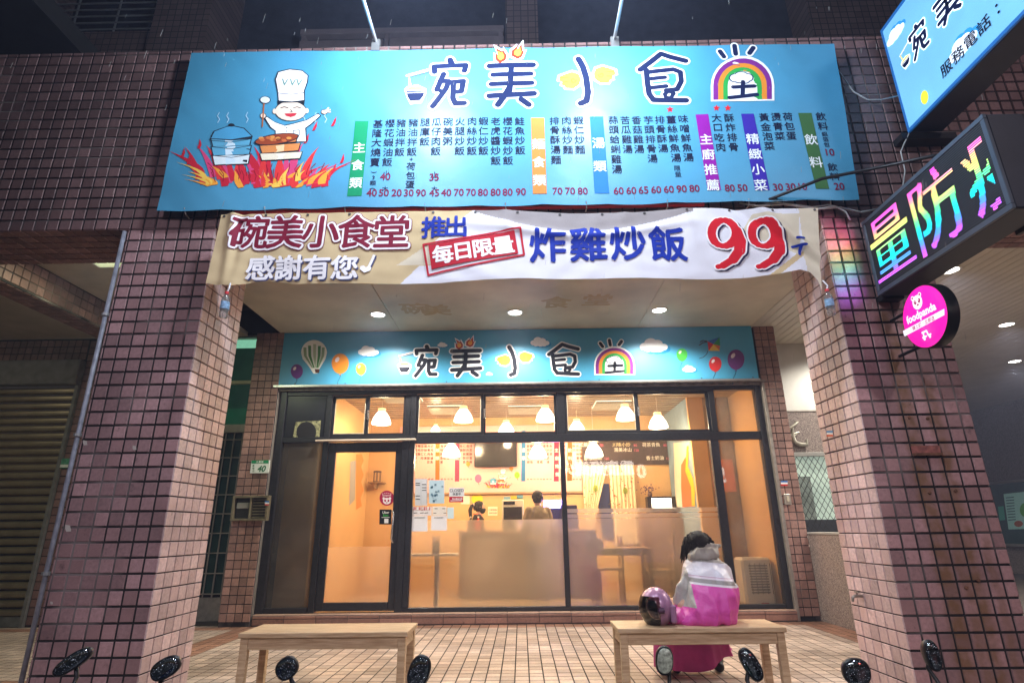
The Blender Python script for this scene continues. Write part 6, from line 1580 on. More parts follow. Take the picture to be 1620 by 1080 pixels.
# body: head bowed to the left, neck, hands in the lap, legs
hc = W3(1105, 866, .83)
hr = head_rings(hc, 1.0)
body_caps = [(hc+Vector((0, -.02, -.08)), .05, W3(1112, 890, .76), .055), (W3(1112, 900, .74), .09, (1.42, .68, .62), .11), ((1.33, .66, .56), .09, (1.27, 1.02, .52), .065), ((1.50, .66, .56), .09, (1.55, 1.02, .52), .065),
             ((1.27, 1.02, .52), .062, (1.30, 1.10, .12), .040), ((1.55, 1.02, .52), .062, (1.66, 1.12, .12), .036), (hc+Vector((0, .088, -.01)), .012, hc+Vector((0, .105, -.03)), .013),
             (hc+Vector((-.07, 0, -.01)), .012, hc+Vector((-.078, -.01, .02)), .010), (hc+Vector((.07, 0, -.01)), .012, hc+Vector((.078, -.01, .02)), .010)]
body_caps += hand((1.34, .98, .60), (.6, .6, -.1), (0, 0, 1), (-.6, .6, 0), .9)+hand((1.50, .98, .60), (-.6, .6, -.1), (0, 0, 1), (.6, .6, 0), .9)
body_caps += [(Vector((1.30, 1.10, .12)), .038, Vector((1.30, 1.11, .07)), .036), (Vector((1.66, 1.12, .12)), .036, Vector((1.66, 1.13, .07)), .036)]
fuse('body', skin, wo, caps=body_caps, lofts=[hr], voxel=.0085, smooth=3)
eyes = MB()
for sx_ in (-1, 1): eyes.lathe([(.001, -.007), (.007, 0), (.001, .007)], hc+Vector((.03*sx_, .086, .012)), seg=8)
eyes.tube([hc+Vector((-.02, .088, -.06)), hc+Vector((.02, .088, -.06))], .005, 6)
eyes.build('eyes_and_mouth', mat('dark_features', (.03, .015, .015), .4, var=0), wo)
# hair: skull cap and many locks
hb = MB(); rr_ = random.Random(11)
for k in range(260):
    a_ = rr_.uniform(R(150), R(400)); el_ = rr_.uniform(R(5), R(88)); rr2 = .098
    p = hc+Vector((math.cos(a_)*math.cos(el_)*.100, math.sin(a_)*math.cos(el_)*.114-.01, math.sin(el_)*.136))
    out = (p-hc).normalized(); pts = [p]; v = out*.3+Vector((0, 0, -.2)) if el_ > .8 else Vector((out.x*.25, out.y*.25, -1))
    for j in range(5):
        v = (v*.7+Vector((out.x*.14+rr_.gauss(0, .22), out.y*.14+rr_.gauss(0, .22), -.9))*.5).normalized(); q2 = pts[-1]+v*.028
        if (q2-hc).length < .112 and q2.z > hc.z-.05: q2 = hc+(q2-hc).normalized()*rr_.uniform(.112, .136)
        pts.append(q2)
    hb.tube(pts, [.006, .008, .008, .007, .005, .002], 5)
cap = [ring(hc+Vector((0, -.012, z)), rx, ry, 20) for z, rx, ry in ((-.07, .075, .08), (-.02, .095, .105), (.03, .103, .116), (.07, .098, .108), (.105, .075, .085), (.132, .038, .042), (.140, .008, .01))]
hb.loft(cap)
hb.build('hair', hairm, wo, smooth='auto')
gl_ = MB(); gl_.tube([hc+Vector((-.085, -.01, .02)), hc+Vector((-.080, .08, .015)), hc+Vector((-.05, .104, .01)), hc+Vector((.05, .104, .01)), hc+Vector((.08, .08, .015)), hc+Vector((.085, -.01, .02))], .003, 6)
for sx_ in (-1, 1): gl_.lathe([(.024, -.001), (.026, 0), (.024, .001)], hc+Vector((.034*sx_, .106, .008)), axis='Y', seg=16)
gl_.build('glasses', mat('dark_wire', (.08, .04, .02)), wo)
# rain trousers / coat skirt hanging down behind the bench, with folds
def skirt():
    b = MB(); b.closed = False; n_ = 64; rows = [(.50, 0), (.44, 0), (.38, .3), (.30, .55), (.2, .8), (.065, 1)]
    vs = []
    top = dict(x0=1.13, x1=1.66, y0=.60, y1=1.12)
    for z, t_ in rows:
        for k in range(n_):
            a_ = 2*math.pi*k/n_; ca, sa = math.cos(a_), math.sin(a_)
            cx2 = 1.40+.03*t_; rx = (.27+.05*t_); y0_ = .80-.0*t_+.14*min(1, t_*2.2); ry = .30-.12*min(1, t_*2.0)
            x = cx2+rx*math.copysign(abs(ca)**.75, ca); y = y0_+.08*t_+ry*math.copysign(abs(sa)**.75, sa)
            fold = (.018*math.sin(9*a_+1)+.010*math.sin(17*a_))*t_
            zz = z
            if t_ == 1: zz = z+.12*max(0, ca)**1.0-.015*max(0, -ca)+.012*math.sin(5*a_)
            vs.append((x+fold*ca, y+fold*sa, zz))
    fs = [(j*n_+k, j*n_+(k+1) % n_, (j+1)*n_+(k+1) % n_, (j+1)*n_+k) for j in range(len(rows)-1) for k in range(n_)]
    b.add(vs, fs); o = b.build('raincoat_skirt', pinkm, wo, smooth=True)
    return o
def lap():      # the part spread on the bench
    rings = [ring((1.385, .62, .452), .285, .12, 28, p=2.4), ring((1.385, .63, .475), .29, .14, 28, p=2.4), ring((1.39, .66, .52), .25, .16, 28), ring((1.39, .70, .56), .2, .16, 28)]
    return fuse('coat_lap', pinkm, wo, lofts=[rings], caps=[((1.3, .8, .505), .06, (1.28, 1.04, .53), .06), ((1.52, .8, .505), .06, (1.54, 1.04, .53), .06), ((1.12, .53, .462), .012, (1.2, .60, .48), .03)], voxel=.013, smooth=5, disp=.007, dscale=11)
skirt(); lap()
for (x, y) in ((1.30, 1.13), (1.665, 1.15)):
    sh_ = fuse('shoe', mat('black_shoe', (.012, .012, .013), .5), wo, caps=[((x-.005, y-.07, .045), .042, (x+.005, y+.11, .035), .034), ((x, y-.06, .03), .030, (x, y-.05, .075), .036)], voxel=.008, smooth=3)
    for zz in (.085,): MB().lathe([(.043, -.012), (.045, .0), (.041, .016)], (x, y-.03, zz), seg=16).build('shoe_strap', mat('black_shoe', (.012,)*3), wo)

# ---- helmet on the bench
hx = U(1038, 986, Z=.45); hx = Vector((1.055, .555, .45))
hm_ = thing('scooter_helmet', 'mauve open face scooter helmet with smoky visor beside the woman', 'helmet', tuple(hx))
pm = mat('mauve_gloss_paint', (.34, .17, .29), .30, metal=.15, var=.15, vscale=30, coat=.25)
yaw_ = R(-72)
def hp_(a_, el_, r=1.0, rz=1.0):     # point on the shell, a_=0 is the front
    return Vector((math.sin(a_+yaw_)*math.cos(el_)*.128*r, -math.cos(a_+yaw_)*math.cos(el_)*.142*r, .125+math.sin(el_)*.145*rz))+hx
def shell(a0, a1, e0, e1, r0, r1, name, m_, n_=26, k_=14, cutf=None):
    b = MB(); b.closed = True; vs = []; outer = []; 
    for rr3 in (r1, r0):
        for j in range(k_+1):
            el_ = e0+(e1-e0)*j/k_
            for i in range(n_+1):
                a_ = a0+(a1-a0)*i/n_
                ee = el_ if cutf is None else max(el_, cutf(a_)) if el_ < e1*.95 else el_
                vs.append(hp_(a_, ee, rr3, rr3))
    m2 = (n_+1)*(k_+1); fs = []
    for s3 in range(2):
        for j in range(k_):
            for i in range(n_):
                q3 = [s3*m2+j*(n_+1)+i, s3*m2+j*(n_+1)+i+1, s3*m2+(j+1)*(n_+1)+i+1, s3*m2+(j+1)*(n_+1)+i]
                fs.append(tuple(q3 if s3 == 0 else q3[::-1]))
    for i in range(n_): fs.append((i, m2+i, m2+i+1, i+1)); t0_ = k_*(n_+1); fs.append((t0_+i, t0_+i+1, m2+t0_+i+1, m2+t0_+i))
    for j in range(k_): a3 = j*(n_+1); fs.append((a3, a3+n_+1, m2+a3+n_+1, m2+a3)); a3 += n_; fs.append((a3, m2+a3, m2+a3+n_+1, a3+n_+1))
    b.add(vs, fs); return b.build(name, m_, hm_, smooth='auto')
front = lambda a_: R(25) if abs(a_) < R(58) else (R(-58) if abs(a_) > R(75) else R(-58)+(R(83))*(R(75)-abs(a_))/R(17))
shell(R(-180), R(180), R(-58), R(88), .95, 1.0, 'shell', pm, 60, 24, front)
shell(R(-180), R(180), R(-50), R(84), .86, .93, 'liner', mat('helmet_liner', (.09, .07, .075), .9), 40, 14, front)
vis = bpy.data.materials.new('smoky_visor_plastic'); vis.use_nodes = True; vn = vis.node_tree.nodes; vl = vis.node_tree.links; vn.remove(vn['Principled BSDF'])
_t = vn.new('ShaderNodeBsdfTransparent'); _t.inputs[0].default_value = (.80, .66, .64, 1); _g = vn.new('ShaderNodeBsdfGlossy'); _g.inputs['Roughness'].default_value = .05; _f = vn.new('ShaderNodeFresnel'); _f.inputs[0].default_value = 1.7
_m = vn.new('ShaderNodeMixShader'); vl.new(_f.outputs[0], _m.inputs[0]); vl.new(_t.outputs[0], _m.inputs[1]); vl.new(_g.outputs[0], _m.inputs[2]); vl.new(_m.outputs[0], vn['Material Output'].inputs[0])
shell(R(-72), R(72), R(-52), R(34), 1.04, 1.055, 'visor', vis, 30, 12)
for sx_ in (-1, 1):
    c = hp_(R(74*sx_), R(-4), 1.07); MB().lathe([(.001, -.03), (.022, -.02), (.022, .02), (.001, .03)], c, axis='X', seg=14).build('visor_hinge', mat('dark_plum_plastic', (.06, .02, .05), .35), hm_, smooth='auto')
MB().box(hx.x+.085, hx.x+.13, hx.y-.12, hx.y-.02, hx.z+.02, hx.z+.15).build('side_plate', pm, hm_, bevel=.012)

# ---- staff inside
def staff(name_label, loc, yawd, H_, shirt, hairc, pony=False, mask=False, stoop=0, apron=None, short=False):
    t = thing('person', name_label, 'person', (0, 0, 0)); s = H_/1.68
    V = lambda x, y, z: Vector((x, y, z))*s
    hc2 = V(0, .03+stoop, 1.56)
    # faces +Y in its own frame
    fuse('body', skin, t, caps=[(hc2-V(0, .02, .10), .05*s, V(0, 0, 1.38), .055*s), (V(0, 0, 1.35), .10*s, V(0, 0, 1.0), .12*s), (V(.10, 0, .92), .09*s, V(.10, .01, .5), .06*s), (V(-.10, 0, .92), .09*s, V(-.10, .01, .5), .06*s), (V(.10, .01, .5), .055*s, V(.10, 0, .08), .04*s), (V(-.10, .01, .5), .055*s, V(-.10, 0, .08), .04*s),
         (V(.17, 0, 1.36), .045*s, V(.22, .02, 1.10), .038*s), (V(.22, .02, 1.10), .036*s, V(.15, .22, 1.05), .026*s), (V(-.17, 0, 1.36), .045*s, V(-.22, .02, 1.10), .038*s), (V(-.22, .02, 1.10), .036*s, V(-.15, .22, 1.05), .026*s), (hc2+V(0, .09, -.01), .012*s, hc2+V(0, .108, -.03), .013*s),
         (hc2+V(-.072, 0, -.015), .011, hc2+V(-.078, -.01, .015), .010), (hc2+V(.072, 0, -.015), .011, hc2+V(.078, -.01, .015), .010)]+hand(V(.14, .26, 1.05), (-.1, 1, 0), (0, 0, 1), (-1, 0, 0), s)+hand(V(-.14, .26, 1.05), (.1, 1, 0), (0, 0, 1), (1, 0, 0), s), lofts=[head_rings(hc2, .98*s)], voxel=.011, smooth=3)
    fuse('jacket', shirt, t, caps=[(V(.15, -.005, 1.37), .065*s, V(.225, .015, 1.10), .055*s), (V(.225, .015, 1.10), .052*s, V(.17, .17, 1.055), .042*s), (V(-.15, -.005, 1.37), .065*s, V(-.225, .015, 1.10), .055*s), (V(-.225, .015, 1.10), .052*s, V(-.17, .17, 1.055), .042*s), (V(-.06, -.055, 1.40), .035*s, V(.06, -.055, 1.40), .035*s)],
         lofts=[[ring(V(0, 0, .86), .175*s, .125*s), ring(V(0, 0, 1.0), .165*s, .12*s), ring(V(0, 0, 1.2), .18*s, .125*s), ring(V(0, -.005, 1.34), .18*s, .11*s), ring(V(0, -.01, 1.41), .10*s, .08*s), ring(V(0, 0, 1.44), .06*s, .06*s)]], voxel=.013, smooth=5, disp=.005)
    fuse('trousers', mat('dark_trousers', (.03, .03, .04), .8), t, caps=[(V(.09, 0, .90), .105*s, V(.10, .01, .5), .075*s), (V(-.09, 0, .90), .105*s, V(-.10, .01, .5), .075*s), (V(.10, .01, .5), .07*s, V(.10, 0, .1), .055*s), (V(-.10, .01, .5), .07*s, V(-.10, 0, .1), .055*s)], voxel=.018, smooth=4)
    for sx_ in (-1, 1): fuse('shoe', mat('black_shoe', (.012,)*3), t, caps=[(V(.10*sx_, -.03, .045), .042, V(.10*sx_, .13, .04), .035)], voxel=.014)
    h2 = MB(); h2.loft([ring(hc2+V(0, -.022, z), rx*s, ry*s, 20) for z, rx, ry in ((-.075, .055, .05), (-.04, .078, .082), (.01, .083, .094), (.05, .084, .098), (.085, .074, .086), (.113, .045, .055), (.124, .01, .012))])
    rr3 = random.Random(4)
    for k in range(60):
        a_ = rr3.uniform(R(170), R(370)); el_ = rr3.uniform(R(-5), R(80)); p = hc2+V(math.cos(a_)*math.cos(el_)*.083, math.sin(a_)*math.cos(el_)*.10-.015, math.sin(el_)*.122)
        L_ = .03 if short else .05; h2.tube([p, p+V(math.cos(a_)*.008, math.sin(a_)*.006, -L_*.5), p+V(math.cos(a_)*.004, math.sin(a_)*.002, -L_)], [.010, .009, .004], 5)
    if pony:
        h2.tube([hc2+V(0, -.10, .05), hc2+V(0, -.16, .03), hc2+V(0, -.19, -.05), hc2+V(0, -.18, -.16), hc2+V(0, -.16, -.25)], [.022, .032, .036, .028, .006], 10)
    h2.build('hair', hairc, t, smooth='auto')
    if pony: MB().lathe([(.028, -.008), (.03, 0), (.028, .008)], hc2+V(0, -.12, .045), axis='Y', seg=12).build('hair_tie', mat('pale_hair_tie', (.7, .6, .6), .5), t)
    e2 = MB()
    for sx_ in (-1, 1): e2.lathe([(.001, -.006), (.007, 0), (.001, .006)], hc2+V(.03*sx_, .088, .012), seg=8); e2.tube([hc2+V(.018*sx_, .094, .034), hc2+V(.044*sx_, .086, .034)], .003, 5)
    e2.build('eyes_and_brows', MATS['dark_features'], t)
    if mask:
        b = MB(); b.loft([ring(hc2+V(0, .03, z), rx*s, ry*s, 20) for z, rx, ry in ((-.115, .03, .04), (-.09, .052, .068), (-.05, .066, .084), (-.018, .068, .082))]); b.build('face_mask', mat('black_mask', (.015,)*3, .7), t, smooth=True)
        MB().tube([hc2+V(-.066, .05, -.02), hc2+V(-.078, -.005, .0)], .003, 5).build('mask_strap', MATS['black_mask'], t)
    if not mask: MB().tube([hc2+V(-.02, .09, -.062), hc2+V(.02, .09, -.062)], .004, 6).build('mouth', mat('lips', (.4, .14, .12), .5), t)
    if apron:
        b = MB(); b.tube([V(-.09, .10, 1.2), V(-.10, .03, 1.42), V(-.03, -.09, 1.44), V(.03, -.09, 1.44), V(.10, .03, 1.42), V(.09, .10, 1.2)], .014, 6); b.box(-.13*s, .13*s, .125*s, .135*s, .75*s, 1.22*s); b.build('apron', apron, t)
    t.rotation_euler.z = R(yawd); t.location = loc; return t
tp_ = U(757, 792, Y=5.95); staff('ponytailed staff woman in black with an orange apron and black mask, seen in profile', (tp_.x, 5.95, tp_.z-1.68*.91), -78, 1.53, mat('black_shirt', (.02, .018, .018), .8), hairm, pony=True, mask=True, apron=mat('orange_apron', (.75, .16, .05), .6))
tm_ = U(850, 774, Y=5.25); staff('man with short hair and tan jacket standing by the violet till screen', (tm_.x, 5.15, tm_.z-1.70), 12, 1.68, mat('tan_jacket', (.36, .28, .17), .7, var=.3, vscale=9), hairm, short=True)

# ================================================================== SCOOTERS parked nose to the kerb
rubber = mat('tyre_rubber', (.02, .02, .02), .8); blk = mat('black_plastic', (.014, .014, .016), .38, var=.2); chrome = mat('scooter_chrome', (.6, .6, .62), .15, metal=1, var=0)
mirg = bpy.data.materials.new('wet_mirror_glass'); mirg.use_nodes = True; n = mirg.node_tree.nodes; l = mirg.node_tree.links; pb = n['Principled BSDF']
pb.inputs['Metallic'].default_value = 1; pb.inputs['Roughness'].default_value = .06
g_ = n.new('ShaderNodeNewGeometry'); vo = n.new('ShaderNodeTexVoronoi'); vo.inputs['Scale'].default_value = 150; l.new(g_.outputs['Position'], vo.inputs[0])
mr = n.new('ShaderNodeMapRange'); mr.inputs[1].default_value = .20; mr.inputs[2].default_value = .36; mr.inputs[3].default_value = 1; mr.inputs[4].default_value = 0; l.new(vo.outputs['Distance'], mr.inputs[0])
sv = n.new('ShaderNodeSeparateColor'); l.new(vo.outputs['Color'], sv.inputs[0]); gt = n.new('ShaderNodeMath'); gt.operation = 'GREATER_THAN'; gt.inputs[1].default_value = .5; l.new(sv.outputs[0], gt.inputs[0])
mu_ = n.new('ShaderNodeMath'); mu_.operation = 'MULTIPLY'; l.new(mr.outputs[0], mu_.inputs[0]); l.new(gt.outputs[0], mu_.inputs[1])
mx = n.new('ShaderNodeMix'); mx.data_type = 'RGBA'; l.new(mu_.outputs[0], mx.inputs[0]); mx.inputs[6].default_value = (.26, .31, .36, 1); mx.inputs[7].default_value = (.36, .42, .50, 1); l.new(mx.outputs[2], pb.inputs['Base Color'])  # pale specks: rain drops with their lamp glints put into the colour
mt2 = n.new('ShaderNodeMath'); mt2.operation = 'MULTIPLY_ADD'; mt2.inputs[1].default_value = -1; mt2.inputs[2].default_value = 1; l.new(mu_.outputs[0], mt2.inputs[0]); l.new(mt2.outputs[0], pb.inputs['Metallic'])
bp = n.new('ShaderNodeBump'); bp.inputs['Strength'].default_value = .5; bp.inputs['Distance'].default_value = .002; l.new(mr.outputs[0], bp.inputs['Height']); l.new(bp.outputs[0], pb.inputs['Normal'])
mir_pale = mat('pale_reflection_glass', (.50, .56, .44), .25, var=.7, vscale=60, spec=.6)  # bright reflection in one mirror, put into a pale non-metal colour
def scooter(cx2, paint, label, mirrors, yy=-1.57, base=-.30, yaw=0, near=True):
    t = thing('parked_scooter', label, 'scooter', (cx2, yy, base), 'scooters parked nose to the kerb' if near else None)
    B = base; hz_ = .48; O = Vector((cx2, yy, 0))
    def L3(x, y, z): return Vector((cx2+x, yy+y, z))
    MB().tube([L3(-.30, -.10, hz_), L3(-.16, -.03, hz_+.015), L3(0, 0, hz_-.01), L3(.16, -.03, hz_+.015), L3(.30, -.10, hz_)], .013, 10).build('handlebar', blk, t, smooth='auto')
    for s3 in (-1, 1):
        MB().tube([L3(.31*s3, -.105, hz_), L3(.20*s3, -.05, hz_+.008)], .018, 10).build('grip', rubber, t, smooth='auto')
        MB().tube([L3(.18*s3, -.02, hz_), L3(.30*s3, -.05, hz_-.005)], .006, 6).build('brake_lever', chrome, t)
    # handlebar cowl, leg shield, body, seat
    def rr4(pts): return [ring(L3(0, y, z), rx, ry, 18, p=2.6) for y, z, rx, ry in pts]
    MB().loft(rr4([(.0, hz_-.13, .06, .05), (.0, hz_-.06, .11, .08), (.01, hz_-.01, .12, .08), (.02, hz_+.02, .07, .05)])).build('handlebar_cowl', paint, t, smooth='auto')
    MB().lathe([(.001, .0), (.045, -.002), (.055, -.03)], L3(0, .105, hz_-.05), axis='Y', seg=20).build('headlight', mat('headlight_lens', (.7, .72, .75), .1, var=0), t, smooth='auto')
    MB().loft(rr4([(.30, B+.30, .07, .05), (.20, B+.36, .17, .06), (.14, B+.50, .19, .05), (.07, B+.62, .14, .05), (.02, hz_-.12, .07, .045)])).build('leg_shield', paint, t, smooth='auto')
    MB().box(cx2-.16, cx2+.16, yy-.62, yy+.16, B+.24, B+.31).build('footboard', blk, t, bevel=.02)
    MB().loft([ring(L3(0, y, B+.42), rx, rz, 16, p=2.4) for y, rx, rz in ((-.60, .12, .15),)]+[ring(L3(0, -.62, B+.45), .14, .05, 16), ring(L3(0, -.75, B+.62), .15, .12, 16), ring(L3(0, -.80, B+.70), .14, .16, 16)]).build('body', paint, t, smooth='auto')
    MB().loft([ring(L3(0, -.95, B+.40), .13, .40, 20, p=2.6), ring(L3(0, -.95, B+.60), .15, .42, 20, p=2.6), ring(L3(0, -.95, B+.70), .12, .40, 20, p=2.6)]).build('rear_cowl', paint, t, smooth='auto')
    MB().loft([ring(L3(0, -.93, B+.702), .12, .38, 20, p=2.6), ring(L3(0, -.93, B+.75), .14, .40, 20, p=2.6), ring(L3(0, -.93, B+.78), .10, .34, 20, p=2.6)]).build('seat', rubber, t, smooth='auto')
    for yw, nm in ((.38, 'front_wheel'), (-1.18, 'rear_wheel')):
        wh = MB().lathe([(.13, -.04), (.19, -.05), (.225, -.03), (.235, 0), (.225, .03), (.19, .05), (.13, .04)], L3(0, yw, B+.237), axis='X', seg=28).build(nm, rubber, t, smooth='auto')
        MB().lathe([(.02, -.03), (.128, -.035), (.128, .035), (.02, .03)], L3(0, yw, B+.237), axis='X', seg=20).build('rim', chrome, wh)
    MB().loft([ring(L3(0, .38+dy, B+zz), .07, .012+.0*zz, 12) for dy, zz in ((-.22, .33), (-.12, .44), (0, .49), (.12, .44), (.22, .34))]).build('mudguard', paint, t, smooth='auto')
    MB().tube([L3(0, .02, hz_-.1), L3(0, .38, B+.24)], .022, 8).build('fork', blk, t)
    MB().tube([L3(-.07, -.7, B+.25), L3(-.16, -.72, B+.005)], .012, 8).build('side_stand', chrome, t)
    for (mx_, my_, a_, b2, rot, side, tilt) in mirrors:
        c = U(mx_, my_, Y=yy); s_m = (U(mx_+1, my_, Y=yy)-c).length; a_ *= s_m; b2 *= s_m
        ex = Vector((math.cos(R(rot)), 0, math.sin(R(rot)))); ez = Vector((-math.sin(R(rot)), 0, math.cos(R(rot)))); nn = Vector((0, -1, 0))
        tl = Matrix.Rotation(R(tilt), 3, 'Z'); ex2, nn2, ez2 = ex, nn, ez
        rings = []
        for (k3, d) in ((.25, .050), (.62, .042), (.9, .024), (1.0, .004), (1.0, -.004), (.93, -.010)):
            rings.append([c+ex2*(a_*k3*math.copysign(abs(math.cos(q4))**.85, math.cos(q4)))+ez2*(b2*k3*math.copysign(abs(math.sin(q4))**.85, math.sin(q4)))-nn2*d for q4 in [2*math.pi*i/26 for i in range(26)]])
        sh3 = MB().loft(rings).build('mirror_shell', blk, t, smooth='auto')
        gb = MB(); gb.closed = True
        gr = [[c+ex2*(a_*k3*math.copysign(abs(math.cos(q4))**.85, math.cos(q4)))+ez2*(b2*k3*math.copysign(abs(math.sin(q4))**.85, math.sin(q4)))+nn2*d for q4 in [2*math.pi*i/26 for i in range(26)]] for (k3, d) in ((.84, .006), (.86, .0105), (.80, .0125), (.4, .014), (.02, .0145))]
        gb.loft(gr).build('mirror_glass', mir_pale if tilt else mirg, sh3, smooth=True)
        foot = L3(.14*side, -.02, hz_+.01); e0_ = c-ez2*b2*.92+Vector((0, .018, 0)) if side*math.sin(R(rot)) >= 0 or True else c
        low = c-Vector((0, 0, 1))*(abs(ez2.z)*b2*.8+abs(ex2.z)*a_*.8)+Vector((side*-.02, .016, 0))
        MB().tube([foot, (foot+low)/2+Vector((side*.02, 0, -.01)), low, c+Vector((0, .02, 0))], .0095, 8).build('mirror_stem', blk, t, smooth=True)
    return t
scooter(-1.79, mat('dark_blue_paint', (.02, .03, .08), .25, coat=.5), 'parked scooter whose two wet mirrors stand before the left pillar', [(115, 1046, 32, 11.5, 33, -1, 0), (262, 1056, 24, 15, 28, 1, 0)])
scooter(-.75, mat('grey_paint', (.12, .12, .13), .3, coat=.4), 'parked scooter whose two mirrors stand before the empty bench', [(454, 1056, 18, 16, 35, -1, 0), (663, 1062, 17, 25, -20, 1, 0)])
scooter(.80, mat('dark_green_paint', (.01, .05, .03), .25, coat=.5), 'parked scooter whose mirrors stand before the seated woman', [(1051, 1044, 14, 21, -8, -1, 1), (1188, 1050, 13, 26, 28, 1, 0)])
scooter(1.62, mat('black_paint', (.012, .012, .014), .25, coat=.5), 'parked scooter whose mirrors stand before the right pillar', [(1355, 1062, 22, 20, 0, -1, 0), (1475, 1036, 12, 23, 6, 1, 0)])
# scooter in the passage, at the picture's right edge
far = scooter(7.6, mat('white_paint', (.7, .7, .72), .25, coat=.5), 'white scooter parked inside the passage at the right picture edge', [], yy=3.0, base=0.0, near=False)
far.rotation_euler.z = R(50); far.location = (6.9, 2.2, .0)

# ================================================================== SMALL THINGS
hn = thing('house_number_plate', 'green and white house number plate reading 40 on the narrow pier', 'number plate', tuple(U(412, 738, Y=3.75)))
a, b_ = U(398, 728, Y=3.74), U(425, 748, Y=3.74)
MB().box(a.x, b_.x, 3.735, 3.749, b_.z, a.z).build('plate', mat('plate_white', (.72, .78, .75), .4, var=.1), hn, bevel=.003)
Q = Print({'Y': 3.735}, (1, 0, 0), (0, 0, 1), (0, -1, 0), base=.0015)
Q.poly([(398.2, 728), (425, 727.4), (425, 732.6), (398, 733)], pmat('#1F8A58'), 0); Q.text('40', 414, 741, 13, pmat('#1E6A48'), 0, .03, shear=.2); Q.text('大勇街', 411, 730.3, 4.2, pmat('#E8F4EC'), 1, .01)
for k, ch in enumerate('基隆市'): Q.text(ch, 401, 736+k*4.4, 3.8, pmat('#1E6A48'), 0, .01)
Q.build('plate_print', hn)
np2 = thing('street_plate', 'small green plate on the dark wall beside the roller shutter', 'number plate', tuple(U(103, 732, Y=3.88)))
a, b_ = U(97, 725, Y=3.88), U(109, 740, Y=3.88); MB().box(a.x, b_.x, 3.875, 3.899, b_.z, a.z).build('plate', mat('plate_green', (.08, .30, .2), .4, var=.4, vscale=30), np2, bevel=.003); MB().box(a.x+.01, b_.x-.01, 3.871, 3.8745, b_.z+.01, b_.z+.05).build('plate_stripe', MATS['plate_white'], np2)
mb = thing('meter_box', 'old metal fuse and meter box recessed in the narrow pier', 'meter box', tuple(U(397, 803, Y=3.72)))
a, b_ = U(371, 784, Y=3.70), U(423, 823, Y=3.70)
bz = mat('tarnished_box', (.22, .19, .12), .5, metal=.4, var=.4, vscale=15)
for q_ in ((a.x, b_.x, 3.66, 3.745, b_.z, b_.z+.03), (a.x, b_.x, 3.66, 3.745, a.z-.03, a.z), (a.x, a.x+.03, 3.66, 3.745, b_.z+.03, a.z-.03), (b_.x-.03, b_.x, 3.66, 3.745, b_.z+.03, a.z-.03), ((a.x+b_.x)/2-.01, (a.x+b_.x)/2+.012, 3.665, 3.745, b_.z+.03, a.z-.03)): MB().box(*q_).build('box_frame', bz, mb, bevel=.003)
MB().box(a.x+.03, b_.x-.03, 3.725, 3.745, b_.z+.03, a.z-.03).build('box_back', mat('box_dark', (.02, .02, .018), .6), mb)
for k in range(7): MB().box((a.x+b_.x)/2+.02, b_.x-.035, 3.70, 3.71, b_.z+.04+k*.038, b_.z+.055+k*.038).build('vent_slat', bz, mb)
MB().box(a.x+.05, (a.x+b_.x)/2-.03, 3.69, 3.72, b_.z+.16, b_.z+.24).build('meter', mat('meter_face', (.3, .3, .28), .4), mb, bevel=.01)
def sticker(px0, py0, px1, py1, plane, eu, n_, label, cols):
    q3 = Print(plane, eu, (0, 0, 1), n_, base=.002); h_ = (py1-py0)/len(cols)
    for k, c_ in enumerate(cols): q3.poly([(px0, py0+k*h_), (px1, py0+k*h_), (px1, py0+(k+1)*h_), (px0, py0+(k+1)*h_)], pmat(c_), 0)
    o = q3.build('sticker', None); tag(o, label, 'sticker')
sticker(1235, 760, 1246, 768, {'Y': 3.80}, (1, 0, 0), (0, -1, 0), 'small blue, white and red sticker on the right brown pier', ['#2A6AB0', '#E8E8E8', '#C83A3A'])
sticker(1308, 681, 1318, 690, {'X': 2.630}, (0, -1, 0), (-1, 0, 0), 'small blue and orange sticker on the inner side of the right pillar', ['#4A8AC0', '#E8E8E8', '#D8603A'])
sticker(419, 792, 426, 799, {'Y': 3.655}, (1, 0, 0), (0, -1, 0), 'small blue sticker beside the meter box', ['#3A7AC0', '#E8E8E8', '#C84A4A'])
sw = thing('bell_switch', 'metal bell switch box on the right brown pier', 'switch', tuple(U(1246, 788, Y=3.79))); a, b_ = U(1239, 781, Y=3.79), U(1252, 798, Y=3.79)
MB().box(a.x, b_.x, 3.77, 3.799, b_.z, a.z).build('switch_plate', mat('brushed_plate', (.5, .46, .4), .35, metal=.6), sw, bevel=.006); MB().box(a.x+.03, b_.x-.03, 3.755, 3.769, b_.z+.04, a.z-.03).build('button', mat('cream_button', (.6, .55, .42), .4), sw, bevel=.004)
# tap on the inner side of the right pillar
tpt = U(1362, 942, X=2.62); tap = thing('wall_tap', 'little metal tap on the inner side of the right pillar', 'tap', tuple(tpt)); tm2 = mat('tap_brass', (.35, .32, .28), .3, metal=.9)
MB().tube([tpt+Vector((.03, 0, 0)), tpt+Vector((-.04, 0, 0)), tpt+Vector((-.065, 0, -.01)), tpt+Vector((-.07, 0, -.04))], [.012, .012, .011, .010], 10).build('spout', tm2, tap, smooth='auto')
MB().box(tpt.x-.035, tpt.x-.02, tpt.y-.03, tpt.y+.03, tpt.z+.022, tpt.z+.032).build('tap_handle', tm2, tap, bevel=.003); MB().tube([tpt+Vector((-.028, 0, 0)), tpt+Vector((-.028, 0, .024))], .006, 8).build('tap_stem', tm2, tap)
